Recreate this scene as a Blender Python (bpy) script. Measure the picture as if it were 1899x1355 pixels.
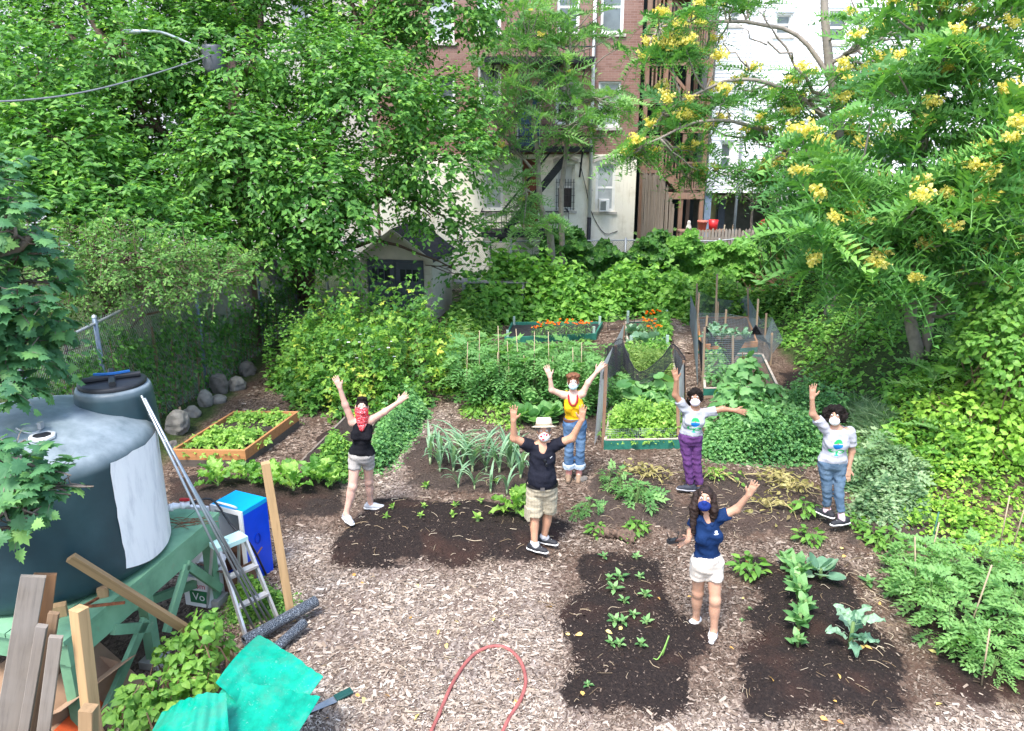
# Community garden behind row houses, seen from a low drone: camera, light, exposure first
import bpy, math, random
import numpy as np
from mathutils import Vector, Matrix

for o in list(bpy.data.objects):
    bpy.data.objects.remove(o, do_unlink=True)
sc = bpy.context.scene
C = sc.collection
R = math.radians
rng = np.random.default_rng(11)
random.seed(5)

# ---------------------------------------------------------------- camera
HC, FP, PW, PH = 4.95, 1450.0, 1899.0, 1355.0
PITCH = math.atan(437.0 / 1450.0)
cd = bpy.data.cameras.new('camera')
cam = bpy.data.objects.new('camera', cd)
C.objects.link(cam)
cam.location = (0, 0, HC)
cam.rotation_euler = (math.pi / 2 - PITCH, 0, 0)
cd.sensor_width = 36.0
cd.lens = 36.0 * FP / PW
cd.clip_start = 0.05
cd.clip_end = 900
sc.camera = cam

# ---------------------------------------------------------------- sky, sun, exposure
SUN_EL, SUN_AZ = R(62), R(205)
wd = bpy.data.worlds.new('World')
sc.world = wd
wd.use_nodes = True
wn = wd.node_tree.nodes
sky = wn.new('ShaderNodeTexSky')
sky.sky_type = 'NISHITA'
sky.sun_disc = False
sky.sun_elevation = SUN_EL
sky.sun_rotation = SUN_AZ
sky.air_density = 1.0
sky.dust_density = 2.0
sky.ozone_density = 0.6
wn['Background'].inputs['Strength'].default_value = 0.15
wd.node_tree.links.new(sky.outputs[0], wn['Background'].inputs[0])
sl = bpy.data.lights.new('sun', 'SUN')
sl.energy = 1.6
sl.angle = R(15)
sl.color = (1.0, 0.96, 0.9)
sun = bpy.data.objects.new('sun', sl)
C.objects.link(sun)
sdir = Vector((math.sin(SUN_AZ) * math.cos(SUN_EL), math.cos(SUN_AZ) * math.cos(SUN_EL), math.sin(SUN_EL)))
sun.rotation_euler = (-sdir).to_track_quat('-Z', 'Y').to_euler()
sun.location = (0, 0, 30)
sc.view_settings.view_transform = 'Standard'
sc.view_settings.look = 'None'
sc.view_settings.gamma = 1.0
sc.view_settings.use_curve_mapping = False
sc.view_settings.exposure = 1.9
sc.render.engine = 'CYCLES'
cy = sc.cycles
cy.max_bounces = 8
cy.diffuse_bounces = 6
cy.glossy_bounces = 2
cy.transmission_bounces = 4
cy.transparent_max_bounces = 8
cy.use_denoising = True
cy.caustics_reflective = False
cy.caustics_refractive = False

# ---------------------------------------------------------------- pixel rays and terrain
CP, SP = math.cos(PITCH), math.sin(PITCH)
def ray(px, py):
    u = (px - PW / 2) / FP
    v = -(py - PH / 2) / FP
    return np.array([u, CP + v * SP, -SP + v * CP])
def at(px, py, Y):
    """the point of that line of sight at distance Y in front of the camera's foot"""
    d = ray(px, py)
    return np.array([0, 0, HC]) + d * (Y / d[1])
def atz(px, py, z=0.0):
    d = ray(px, py)
    return np.array([0, 0, HC]) + d * ((z - HC) / d[2])
def sst(a, b, x):
    t = np.clip((x - a) / (b - a), 0, 1)
    return t * t * (3 - 2 * t)
def fnoise(x, y, s=1.0, seed=0):
    """cheap smooth noise in about -1..1"""
    r = np.random.default_rng(seed + 991)
    o = 0
    for k in range(6):
        a, f, p = r.uniform(0, 6.28), r.uniform(.6, 1.9) / s, r.uniform(0, 6.28)
        o = o + np.sin((x * math.cos(a) + y * math.sin(a)) * f * 2.2 + p + 1.1 * np.sin((x * math.sin(a) - y * math.cos(a)) * f * 1.3 + p * 2))
    return o / 3.2
def base_h(x, y):
    x, y = np.asarray(x, float), np.asarray(y, float)
    b = 1.55 * sst(4.9, 7.4, x - 0.17 * (y - 11)) * sst(8.6, 12.0, y)
    l = 0.35 * sst(-5.4, -7.0, x + 0.28 * (y - 13)) * sst(9, 12, y)
    return b + l + 0.025 * fnoise(x, y, 1.6, 1) + 0.008 * fnoise(x, y, .3, 2)
def flat(px, py):
    return atz(px, py, 0)[:2]
def poly(*pts):
    return np.array([flat(*p) for p in pts])
# bed outline (pixels on the flat ground), mound height, blackness of the compost, edge width
BEDS = [
    (poly((700, 930), (985, 937), (1045, 985), (1010, 1040), (600, 1050), (610, 1010)), .10, 1.0, .28),
    (poly((1078, 1035), (1240, 1035), (1290, 1200), (1300, 1310), (1070, 1320), (1040, 1180)), .09, 1.0, .3),
    (poly((1385, 1045), (1560, 1050), (1640, 1180), (1690, 1310), (1640, 1345), (1370, 1330), (1385, 1180)), .10, 1.0, .3),
    (poly((1660, 1050), (1840, 1030), (2000, 1160), (2000, 1345), (1850, 1320), (1740, 1240)), .09, 1.0, .28),
    (poly((1105, 868), (1235, 872), (1255, 985), (1085, 985)), .13, .35, .3),
    (poly((1275, 885), (1490, 872), (1540, 985), (1270, 1000)), .12, .45, .3),
    (poly((770, 815), (985, 840), (985, 925), (745, 905)), .10, .4, .35),
    (poly((850, 735), (1105, 742), (1110, 800), (880, 772)), .10, .4, .3),
    (poly((880, 640), (1125, 640), (1120, 705), (860, 700)), .08, .25, .35),
    (poly((310, 888), (640, 885), (620, 958), (330, 960)), .09, .8, .3),
    (poly((560, 868), (648, 762), (700, 770), (640, 872)), .12, .9, .2),
    (poly((1440, 690), (1560, 700), (1570, 735), (1460, 730)), .0, .9, .25),
    (poly((1555, 965), (1700, 950), (1800, 985), (1780, 1010), (1590, 1015)), .10, .3, .3),
    (poly((540, 905), (625, 898), (622, 955), (520, 962)), .05, .8, .3),
]
def sdpoly(P, x, y):
    """signed distance to a polygon, negative inside"""
    x, y = np.asarray(x, float), np.asarray(y, float)
    d = np.full(x.shape, 1e9)
    s = np.ones(x.shape)
    n = len(P)
    for i in range(n):
        a, b = P[i], P[i - 1]
        ex, ey = b - a
        wx, wy = x - a[0], y - a[1]
        t = np.clip((wx * ex + wy * ey) / (ex * ex + ey * ey), 0, 1)
        d = np.minimum(d, (wx - ex * t) ** 2 + (wy - ey * t) ** 2)
        c1, c2, c3 = y >= a[1], y < b[1], ex * wy > ey * wx
        s = np.where((c1 & c2 & c3) | (~c1 & ~c2 & ~c3), -s, s)
    return s * np.sqrt(d)
def soil_at(x, y):
    """soil share, compost blackness, mound height"""
    x, y = np.asarray(x, float), np.asarray(y, float)
    s, k, h = np.zeros(x.shape), np.zeros(x.shape), np.zeros(x.shape)
    for P, hh, bl, ew in BEDS:
        c = P.mean(0)
        if np.ndim(x) == 0 and math.hypot(x - c[0], y - c[1]) > 6:
            continue
        d = sdpoly(P, x, y) + .12 * fnoise(x, y, .5, 5)
        m = sst(ew * .7, -ew * .7, d)
        k = np.where(m > s, bl, k)
        s = np.maximum(s, m)
        h = np.maximum(h, hh * sst(ew * .5, -ew * 1.3, d))
    return s, k, h
_hx, _hy = np.arange(-16, 18.01, .06), np.arange(2, 31.01, .06)
_HX, _HY = np.meshgrid(_hx, _hy, indexing='ij')
_HB = base_h(_HX, _HY)
_HT = _HB + soil_at(_HX, _HY)[2]
def _look(T, x, y):
    i = np.clip((np.asarray(x, float) + 16) / .06, 0, T.shape[0] - 1.001)
    j = np.clip((np.asarray(y, float) - 2) / .06, 0, T.shape[1] - 1.001)
    a, b = i.astype(int), j.astype(int)
    u, v = i - a, j - b
    return (T[a, b] * (1 - u) + T[a + 1, b] * u) * (1 - v) + (T[a, b + 1] * (1 - u) + T[a + 1, b + 1] * u) * v
def gh(x, y):
    return _look(_HT, x, y)
def G(px, py, up=0.0):
    """where the line of sight meets the ground"""
    d = ray(px, py)
    ts = np.arange(3.0, 60.0, .12)
    hit = np.nonzero(HC + d[2] * ts <= _look(_HB, d[0] * ts, d[1] * ts) + up)[0]
    if not len(hit):
        return at(px, py, 40.0)
    t1 = ts[hit[0]]
    lo, hi = t1 - .12, t1
    for _ in range(14):
        m = (lo + hi) / 2
        p = np.array([0, 0, HC]) + d * m
        if p[2] <= float(gh(p[0], p[1])) + up:
            hi = m
        else:
            lo = m
    p = np.array([0, 0, HC]) + d * hi
    return np.array([p[0], p[1], float(gh(p[0], p[1]))])

# ---------------------------------------------------------------- mesh building
def nrm(v):
    v = np.asarray(v, float)
    return v / (np.linalg.norm(v, axis=-1, keepdims=True) + 1e-12)
def frame(z, hint=(0, 0, 1)):
    z = nrm(z)
    h = np.array(hint, float)
    if abs(np.dot(z, nrm(h))) > .97:
        h = np.array([1., 0, 0]) if abs(z[0]) < .9 else np.array([0, 1., 0])
    x = nrm(np.cross(h, z))
    return x, np.cross(z, x), z
class MB:
    """collects shapes for ONE mesh"""
    def __init__(s):
        s.v, s.f, s.a, s.n = [], [], [], 0
    def add(s, v, faces, att=None):
        v = np.asarray(v, float).reshape(-1, 3)
        s.v.append(v)
        for f in faces:
            f = np.asarray(f, int)
            if f.size:
                s.f.append(f + s.n)
        s.a.append(np.full(len(v), .5) if att is None else np.broadcast_to(np.asarray(att, float), (len(v),)))
        s.n += len(v)
        return s
    def hexa(s, p, att=None):
        """eight corners: bottom ring then top ring"""
        return s.add(p, [[[3, 2, 1, 0], [4, 5, 6, 7], [0, 1, 5, 4], [1, 2, 6, 5], [2, 3, 7, 6], [3, 0, 4, 7]]], att)
    def box(s, c, size, rz=0.0, M=None, att=None):
        sx, sy, sz = (q / 2 for q in size)
        p = np.array([[-sx, -sy, -sz], [sx, -sy, -sz], [sx, sy, -sz], [-sx, sy, -sz], [-sx, -sy, sz], [sx, -sy, sz], [sx, sy, sz], [-sx, sy, sz]])
        if M is not None:
            p = p @ np.asarray(M, float).T
        if rz:
            ca, sa = math.cos(rz), math.sin(rz)
            p = p @ np.array([[ca, sa, 0], [-sa, ca, 0], [0, 0, 1]])
        return s.hexa(p + np.asarray(c, float), att)
    def b2(s, lo, hi, att=None):
        lo, hi = np.asarray(lo, float), np.asarray(hi, float)
        return s.box((lo + hi) / 2, hi - lo, att=att)
    def bar(s, p0, p1, w, h, hint=(0, 0, 1), att=None, bev=0.0):
        """a timber from p0 to p1, w across, h along the hint"""
        p0, p1 = np.asarray(p0, float), np.asarray(p1, float)
        x, y, z = frame(p1 - p0, hint)
        w, h = w / 2, h / 2
        b = min(bev, w * .6, h * .6)
        if b <= 0:
            ring = [(-w, -h), (w, -h), (w, h), (-w, h)]
        else:
            ring = [(-w + b, -h), (w - b, -h), (w, -h + b), (w, h - b), (w - b, h), (-w + b, h), (-w, h - b), (-w, -h + b)]
        n = len(ring)
        r = np.array([x * a + y * c for a, c in ring])
        v = np.vstack([p0 + r, p1 + r])
        q = [[i, (i + 1) % n, n + (i + 1) % n, n + i] for i in range(n)]
        return s.add(v, [q, [list(range(n))[::-1]], [list(range(n, 2 * n))]], att)
    def tube(s, pts, rad, n=6, cap=True, att=None, flatten=None):
        pts = np.asarray(pts, float)
        m = len(pts)
        rad = np.broadcast_to(np.asarray(rad, float), (m,))
        t = np.gradient(pts, axis=0)
        x, y, z = frame(t[0])
        V = []
        for i in range(m):
            z = nrm(t[i])
            x = nrm(x - z * np.dot(x, z))
            y = np.cross(z, x)
            a = np.arange(n) * 2 * math.pi / n
            V.append(pts[i] + rad[i] * (np.outer(np.cos(a), x) + np.outer(np.sin(a), y)))
        V = np.vstack(V)
        i, j = np.meshgrid(np.arange(m - 1), np.arange(n), indexing='ij')
        q = np.stack([i * n + j, i * n + (j + 1) % n, (i + 1) * n + (j + 1) % n, (i + 1) * n + j], -1).reshape(-1, 4)
        f = [q]
        if cap:
            f += [[list(range(n))[::-1]], [list(range((m - 1) * n, m * n))]]
        return s.add(V, f, att)
    def lathe(s, prof, c=(0, 0, 0), n=32, a0=0.0, a1=2 * math.pi, M=None, att=None):
        prof = np.asarray(prof, float)
        full = abs(a1 - a0 - 2 * math.pi) < 1e-6
        k = n if full else n + 1
        a = a0 + (a1 - a0) * np.arange(k) / n
        V = np.stack([np.outer(np.cos(a), prof[:, 0]), np.outer(np.sin(a), prof[:, 0]), np.outer(np.ones(k), prof[:, 1])], -1)
        m = len(prof)
        i, j = np.meshgrid(np.arange(n), np.arange(m - 1), indexing='ij')
        i2 = (i + 1) % k
        q = np.stack([i * m + j, i2 * m + j, i2 * m + j + 1, i * m + j + 1], -1).reshape(-1, 4)
        V = V.reshape(-1, 3)
        if M is not None:
            V = V @ np.asarray(M, float).T
        return s.add(V + np.asarray(c, float), [q], att)
    def grid(s, P, att=None, two=False):
        """P: (m,n,3) points"""
        m, n = P.shape[:2]
        i, j = np.meshgrid(np.arange(m - 1), np.arange(n - 1), indexing='ij')
        q = np.stack([i * n + j, (i + 1) * n + j, (i + 1) * n + j + 1, i * n + j + 1], -1).reshape(-1, 4)
        return s.add(P.reshape(-1, 3), [q], None if att is None else np.asarray(att).reshape(-1))
    def mesh(s, name, mat, off=(0, 0, 0), smooth=False, extra=None):
        v = np.vstack(s.v) - np.asarray(off, float)
        me = bpy.data.meshes.new(name)
        me.vertices.add(len(v))
        me.vertices.foreach_set('co', v.astype(np.float32).ravel())
        loops = np.concatenate([f.ravel() for f in s.f]).astype(np.int32)
        tot = np.concatenate([np.full(len(f), f.shape[1]) for f in s.f]).astype(np.int32)
        me.loops.add(len(loops))
        me.loops.foreach_set('vertex_index', loops)
        me.polygons.add(len(tot))
        me.polygons.foreach_set('loop_start', np.concatenate([[0], np.cumsum(tot)[:-1]]).astype(np.int32))
        me.polygons.foreach_set('loop_total', tot)
        me.polygons.foreach_set('use_smooth', np.full(len(tot), bool(smooth)))
        me.update(calc_edges=True)
        at_ = me.attributes.new('rnd', 'FLOAT', 'POINT')
        at_.data.foreach_set('value', np.concatenate(s.a).astype(np.float32))
        for k, val in (extra or {}).items():
            e = me.attributes.new(k, 'FLOAT', 'POINT')
            e.data.foreach_set('value', np.asarray(val, np.float32))
        if mat is not None:
            me.materials.append(mat)
        return me
    def build(s, name, mat, parent=None, smooth=False, extra=None):
        off = tuple(world_of(parent)) if parent is not None else (0, 0, 0)
        o = bpy.data.objects.new(name, s.mesh(name, mat, off, smooth, extra))
        C.objects.link(o)
        o.parent = parent
        return o
def world_of(o):
    p = np.zeros(3)
    while o is not None:
        p = p + np.array(o.location)
        o = o.parent
    return p
def tag(o, label=None, cat=None, group=None, kind=None):
    if label: o['label'] = label
    if cat: o['category'] = cat
    if group: o['group'] = group
    if kind: o['kind'] = kind
    return o
def thing(name, label, cat, loc=(0, 0, 0), group=None):
    o = bpy.data.objects.new(name, None)
    o.empty_display_size = .1
    C.objects.link(o)
    o.location = tuple(loc)
    return tag(o, label, cat, group)
def single(name, mb, mat, label, cat, base, group=None, smooth=False):
    """a thing that is one mesh, its origin at its base"""
    o = bpy.data.objects.new(name, mb.mesh(name, mat, base, smooth))
    C.objects.link(o)
    o.location = tuple(base)
    return tag(o, label, cat, group)
def copy_tree(o, loc=None, rz=None, label=None, parent=None, scale=None):
    c = o.copy()
    C.objects.link(c)
    c.parent = parent
    if loc is not None: c.location = tuple(loc)
    if rz is not None: c.rotation_euler = (0, 0, rz)
    if scale is not None: c.scale = (scale,) * 3 if np.isscalar(scale) else scale
    if label: c['label'] = label
    for ch in list(o.children):
        copy_tree(ch, parent=c)
    return c

# ---------------------------------------------------------------- materials
MATS = {}
def rgb(c):
    return (c[0], c[1], c[2], 1.0)
class NT:
    def __init__(s, name):
        s.m = bpy.data.materials.new(name)
        s.m.use_nodes = True
        s.t = s.m.node_tree
        s.p = s.t.nodes['Principled BSDF']
        s.out = s.t.nodes['Material Output']
    def n(s, typ, **kw):
        n = s.t.nodes.new('ShaderNode' + typ)
        for k, v in kw.items():
            setattr(n, k, v)
        return n
    def l(s, a, b):
        s.t.links.new(a, b)
    def tc(s, scale=(1, 1, 1), kind='Object', rot=(0, 0, 0)):
        t = s.n('TexCoord')
        m = s.n('Mapping')
        m.inputs['Scale'].default_value = scale if not np.isscalar(scale) else (scale,) * 3
        m.inputs['Rotation'].default_value = rot
        s.l(t.outputs[kind], m.inputs[0])
        return m.outputs[0]
    def noise(s, vec, scale=5.0, detail=4.0, rough=.55, dist=0.0):
        t = s.n('TexNoise')
        t.inputs['Scale'].default_value = scale
        t.inputs['Detail'].default_value = detail
        t.inputs['Roughness'].default_value = rough
        t.inputs['Distortion'].default_value = dist
        if vec is not None: s.l(vec, t.inputs['Vector'])
        return t.outputs['Fac']
    def ramp(s, fac, stops, interp='LINEAR'):
        r = s.n('ValToRGB')
        e = r.color_ramp.elements
        r.color_ramp.interpolation = interp
        while len(e) < len(stops): e.new(.5)
        for q, (p, c) in zip(e, stops):
            q.position = p
            q.color = rgb(c) if not np.isscalar(c) else (c, c, c, 1)
        s.l(fac, r.inputs[0])
        return r.outputs[0]
    def mix(s, fac, a, b, blend='MIX'):
        m = s.n('Mix', data_type='RGBA', blend_type=blend)
        for sock, val in ((m.inputs[0], fac), (m.inputs[6], a), (m.inputs[7], b)):
            if hasattr(val, 'links'): s.l(val, sock)
            elif np.isscalar(val): sock.default_value = val
            else: sock.default_value = rgb(val)
        return m.outputs[2]
    def math(s, op, a, b=None, clamp=False):
        m = s.n('Math', operation=op, use_clamp=clamp)
        for i, val in enumerate((a, b)):
            if val is None: continue
            if hasattr(val, 'links'): s.l(val, m.inputs[i])
            else: m.inputs[i].default_value = val
        return m.outputs[0]
    def att(s, name='rnd'):
        a = s.n('Attribute')
        a.attribute_name = name
        return a.outputs['Fac']
    def bump(s, h, strength=.4, dist=.01):
        b = s.n('Bump')
        b.inputs['Strength'].default_value = strength
        b.inputs['Distance'].default_value = dist
        s.l(h, b.inputs['Height'])
        s.l(b.outputs[0], s.p.inputs['Normal'])
        return b
    def base(s, c, rough=.6, metal=0.0, spec=.5):
        if hasattr(c, 'links'): s.l(c, s.p.inputs['Base Color'])
        else: s.p.inputs['Base Color'].default_value = rgb(c)
        s.p.inputs['Roughness'].default_value = rough
        s.p.inputs['Metallic'].default_value = metal
        s.p.inputs['Specular IOR Level'].default_value = spec
        return s.m
def mul(c, k):
    return tuple(min(1, q * k) for q in c)
def plain(name, c, rough=.6, metal=0.0, var=.18, scale=6.0, bump=.15, spec=.4, bscale=None):
    """a colour with blotches and slight relief"""
    if name in MATS: return MATS[name]
    s = NT(name)
    v = s.tc(1)
    f = s.noise(v, scale, 5)
    col = s.ramp(f, [(.28, mul(c, 1 - var * 1.4)), (.5, c), (.75, mul(c, 1 + var))])
    if bump: s.bump(s.noise(v, bscale or scale * 6, 3), bump, .01)
    MATS[name] = s.base(col, rough, metal, spec)
    return MATS[name]
def wood(name, c, dark=.45, scale=7.0, axis='z', rough=.75, weather=0.0, grey=(.32, .3, .28)):
    """grain running along an object axis, shifted by each piece's own number"""
    if name in MATS: return MATS[name]
    s = NT(name)
    sq = {'x': (.06, 1, 1), 'y': (1, .06, 1), 'z': (1, 1, .06)}[axis]
    v = s.tc(sq)
    add = s.n('VectorMath', operation='ADD')
    s.l(v, add.inputs[0])
    info = s.n('ObjectInfo')
    mu = s.math('MULTIPLY', info.outputs['Random'], 31.0)
    s.l(mu, add.inputs[1])
    f = s.noise(add.outputs[0], scale * 4, 6, .65, .6)
    g = s.noise(add.outputs[0], scale * .9, 3)
    col = s.ramp(f, [(.25, mul(c, dark)), (.5, c), (.8, mul(c, 1.25))])
    col = s.mix(s.math('MULTIPLY', g, .5), col, mul(c, .6), 'MIX')
    if weather:
        w = s.ramp(s.noise(s.tc(1), 2.2, 4), [(.35, 0.0), (.65, 1.0)])
        col = s.mix(s.math('MULTIPLY', w, weather), col, grey)
    tint = s.ramp(info.outputs['Random'], [(0, (.82, .8, .78)), (1, (1.12, 1.1, 1.06))])
    col = s.mix(1.0, col, tint, 'MULTIPLY')
    s.bump(f, .35, .006)
    MATS[name] = s.base(col, rough, 0, .3)
    return MATS[name]
def leafmat(name, stops, trans=.4, rough=.5, gloss=.35):
    """leaf colour chosen by each leaf's own number; light passes through"""
    if name in MATS: return MATS[name]
    s = NT(name)
    col = s.ramp(s.att(), stops)
    n = s.noise(s.tc(1), 14.0, 2)
    col = s.mix(1.0, col, s.ramp(n, [(.3, (1.15, 1.1, 1.15)), (.7, (1.42, 1.28, 1.3))]), 'MULTIPLY')
    s.base(col, rough, 0, gloss)
    tr = s.n('BsdfTranslucent')
    tcol = s.mix(1.0, col, (1.15, 1.2, .55), 'MULTIPLY')
    s.l(tcol, tr.inputs[0])
    ms = s.n('MixShader')
    ms.inputs[0].default_value = trans + .08
    s.l(s.p.outputs[0], ms.inputs[1])
    s.l(tr.outputs[0], ms.inputs[2])
    s.l(ms.outputs[0], s.out.inputs[0])
    MATS[name] = s.m
    return s.m
# ---------------------------------------------------------------- leaves
def T_leaf(w=.3, fold=.06, droop=.15, n=1):
    """one blade along +x, length 1; n=1: 4 triangles, n=2: 8 triangles"""
    if n == 1:
        v = [[0, 0, 0], [.45, 0, .02], [1, 0, -droop], [.4, w, fold], [.4, -w, fold]]
        f = [[0, 1, 3], [1, 2, 3], [0, 4, 1], [1, 4, 2]]
        return np.array(v, float), [np.array(f)]
    v = [[0, 0, 0], [.35, 0, .03], [.7, 0, 0], [1, 0, -droop], [.28, w * .92, fold], [.65, w * .72, fold * .6 - droop * .2], [.28, -w * .92, fold], [.65, -w * .72, fold * .6 - droop * .2]]
    f3 = [[0, 1, 4], [2, 3, 5], [0, 6, 1], [2, 7, 3]]
    f4 = [[1, 2, 5, 4], [1, 6, 7, 2]]
    return np.array(v, float), [np.array(f3), np.array(f4)]
def T_outline(pts, center=(.35, 0), cz=.03, tipz=-.12):
    """a lobed blade: half outline mirrored, fan from a centre"""
    pts = np.array(pts, float)
    full = np.vstack([pts, (pts * [1, -1])[::-1][1:-1]]) if abs(pts[0, 1]) < 1e-6 and abs(pts[-1, 1]) < 1e-6 else np.vstack([pts, (pts * [1, -1])[::-1]])
    r = np.hypot(full[:, 0] - center[0], full[:, 1])
    z = tipz * (r / r.max()) ** 2
    v = np.vstack([[center[0], center[1], cz], np.c_[full, z]])
    n = len(full)
    f = [[0, 1 + i, 1 + (i + 1) % n] for i in range(n)]
    return v, [np.array(f)]
MAPLE = T_outline([(0, 0), (-.12, .22), (.02, .30), (-.05, .52), (.18, .42), (.30, .62), (.40, .40), (.52, .46), (.50, .26), (.72, .30), (.70, .14), (1, 0)], (.28, 0))
GRAPE = T_outline([(0, 0), (-.14, .2), (-.02, .42), (.22, .5), (.36, .36), (.62, .36), (.66, .18), (1, 0)], (.3, 0))
LOBE = T_outline([(0, 0), (0, .34), (.34, .5), (.5, .3), (1, 0)], (.3, 0))
_k = lambda w: (np.array([[0, 0, 0], [.42, w, .1], [1, 0, -.12], [.42, -w, .1]], float), [np.array([[0, 2, 1], [0, 3, 2]])])
BROAD, KITE = _k(.46), _k(.32)
HEART = T_outline([(0, 0), (-.1, .3), (.25, .45), (.65, .26), (1, 0)], (.35, 0), .04, -.1)
ROUND = T_outline([(0, 0), (-.08, .25), (.12, .46), (.42, .52), (.7, .42), (.92, .2), (1, 0)], (.42, 0), -.06, .08)
def join_t(parts):
    V, F, n = [], {}, 0
    for v, fs in parts:
        V.append(v)
        for f in fs:
            F.setdefault(f.shape[1], []).append(f + n)
        n += len(v)
    return np.vstack(V), [np.vstack(q) for q in F.values()]
def tf(t, scale=1.0, yaw=0.0, pos=(0, 0, 0), roll=0.0, pitch=0.0):
    v, f = t
    v = v * scale
    cr, sr = math.cos(roll), math.sin(roll)
    v = v @ np.array([[1, 0, 0], [0, cr, sr], [0, -sr, cr]])
    cp, sp = math.cos(pitch), math.sin(pitch)
    v = v @ np.array([[cp, 0, sp], [0, 1, 0], [-sp, 0, cp]])
    cy_, sy = math.cos(yaw), math.sin(yaw)
    v = v @ np.array([[cy_, sy, 0], [-sy, cy_, 0], [0, 0, 1]])
    return v + np.asarray(pos, float), f
def T_pinnate(pairs=9, w=.2, ll=.24, droop=.35, fine=1, spread=62, taper=.35, curl=.0):
    """a compound leaf of length 1 along +x drooping, with paired leaflets"""
    r = np.random.default_rng(pairs * 7 + int(w * 100) + int(droop * 50))
    P = []
    def pos(t): return np.array([t * (1 - .12 * droop * t), 0, .18 * t - (droop + .18) * t * t])
    lf = T_leaf(w, .05, .22, fine)
    for k in range(pairs):
        t = .16 + .8 * k / (pairs - .5)
        sc_ = ll * (1 - taper * (k / pairs) ** 2) * (.75 + .25 * min(1, (k + 1) / 3))
        for s_ in (-1, 1):
            P.append(tf(lf, sc_ * r.uniform(.88, 1.08), s_ * R(spread + r.uniform(-8, 8) - 14 * k / pairs), pos(t), roll=s_ * R(-12 + r.uniform(-10, 10)), pitch=R(14 + 30 * droop + r.uniform(-8, 12))))
    P.append(tf(lf, ll * .8, 0, pos(.97), pitch=R(30)))
    m = 5
    ts = np.linspace(0, .97, m)
    c = np.array([pos(t) for t in ts])
    wd_ = .008
    v = np.vstack([c + [0, wd_, 0], c - [0, wd_, 0], c + [0, 0, -wd_ * 1.5]])
    q = [[i, i + 1, m + i + 1, m + i] for i in range(m - 1)] + [[m + i, m + i + 1, 2 * m + i + 1, 2 * m + i] for i in range(m - 1)]
    P.append((v, [np.array(q)]))
    return join_t(P)
def T_trifol(w=.34):
    lf = T_leaf(w, .05, .12, 1)
    return join_t([tf(lf, .62, 0, (.38, 0, 0)), tf(lf, .5, R(75), (.3, 0, 0), roll=-.15), tf(lf, .5, R(-75), (.3, 0, 0), roll=.15)])
def T_tomato():
    lf = T_leaf(.26, .05, .25, 1)
    P = []
    def pos(t): return np.array([t, 0, .2 * t - .45 * t * t])
    for t, s_ in ((.3, .3), (.5, .36), (.72, .34)):
        for sd in (-1, 1):
            P.append(tf(lf, s_, sd * R(60), pos(t), roll=sd * -.25, pitch=R(25)))
            P.append(tf(lf, s_ * .5, sd * R(35), pos(t - .08) + [0, sd * .08, 0], roll=sd * -.2, pitch=R(15)))
    P.append(tf(lf, .38, 0, pos(.82), pitch=R(32)))
    return join_t(P)
def T_strap(n=6, w=.05, arch=1.0, up=1.2):
    """a strap leaf rising then arching over"""
    t = np.linspace(0, 1, n)
    ang = up - arch * 1.9 * t ** 1.6
    d = np.c_[np.cos(ang), np.zeros(n), np.sin(ang)]
    c = np.vstack([[0, 0, 0], np.cumsum((d[:-1] + d[1:]) / 2 / (n - 1), 0)])
    ww = w * np.clip(np.minimum(1.0, (1.02 - t) * 2.2), .05, 1)
    side = np.array([0, 1, 0])
    v = np.vstack([c + side * ww[:, None] + [0, 0, .012], c, c - side * ww[:, None] + [0, 0, .012]])
    q = [[i, i + 1, n + i + 1, n + i] for i in range(n - 1)] + [[n + i, n + i + 1, 2 * n + i + 1, 2 * n + i] for i in range(n - 1)]
    return v, [np.array(q)]
def T_wavy(n=7, w=.34, seed=0, stalk=.3, ruffle=.1):
    """a broad ruffled leaf (kale, chard) on a pale stalk, length 1 + stalk"""
    r = np.random.default_rng(seed)
    t = np.linspace(0, 1, n)
    prof = np.sin(np.pi * np.clip(t * .9 + .08, 0, 1)) ** .7 * w * (1 + .25 * r.uniform(-1, 1, n))
    z = .15 * np.sin(t * 2.2) - .28 * t ** 2
    rows = []
    for k, s_ in enumerate((-1, -.55, 0, .55, 1)):
        rr = ruffle * abs(s_) * r.uniform(-1, 1, n)
        rows.append(np.c_[stalk + t, prof * s_, z + .1 * abs(s_) + rr])
    P = np.array(rows)
    m = 5
    i, j = np.meshgrid(np.arange(m - 1), np.arange(n - 1), indexing='ij')
    q = np.stack([i * n + j, (i + 1) * n + j, (i + 1) * n + j + 1, i * n + j + 1], -1).reshape(-1, 4)
    st = np.array([[0, .02, -.02], [0, -.02, -.02], [stalk, -.018, .0], [stalk, .018, .0]])
    return join_t([(P.reshape(-1, 3), [q]), (st, [np.array([[0, 1, 2, 3]])])])
def scatter(mb, t, pos, d, up, scale, att):
    """put the template at every pos, its x along d, its z near up"""
    v, fs = t
    pos, d, up = (np.asarray(q, float) for q in (pos, d, up))
    N = len(pos)
    if N == 0: return
    x = nrm(d)
    y = np.cross(up, x)
    bad = np.linalg.norm(y, axis=1) < 1e-4
    y[bad] = [1, 0, 0]
    y = nrm(y)
    z = np.cross(x, y)
    scale = np.broadcast_to(np.asarray(scale, float), (N,))
    M = np.stack([x, y, z], 1) * scale[:, None, None]
    V = np.einsum('kj,njl->nkl', v, M) + pos[:, None, :]
    k = len(v)
    off = (np.arange(N) * k)[:, None, None]
    mb.add(V.reshape(-1, 3), [(f[None] + off).reshape(-1, f.shape[1]) for f in fs], np.repeat(np.broadcast_to(att, (N,)), k))
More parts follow.
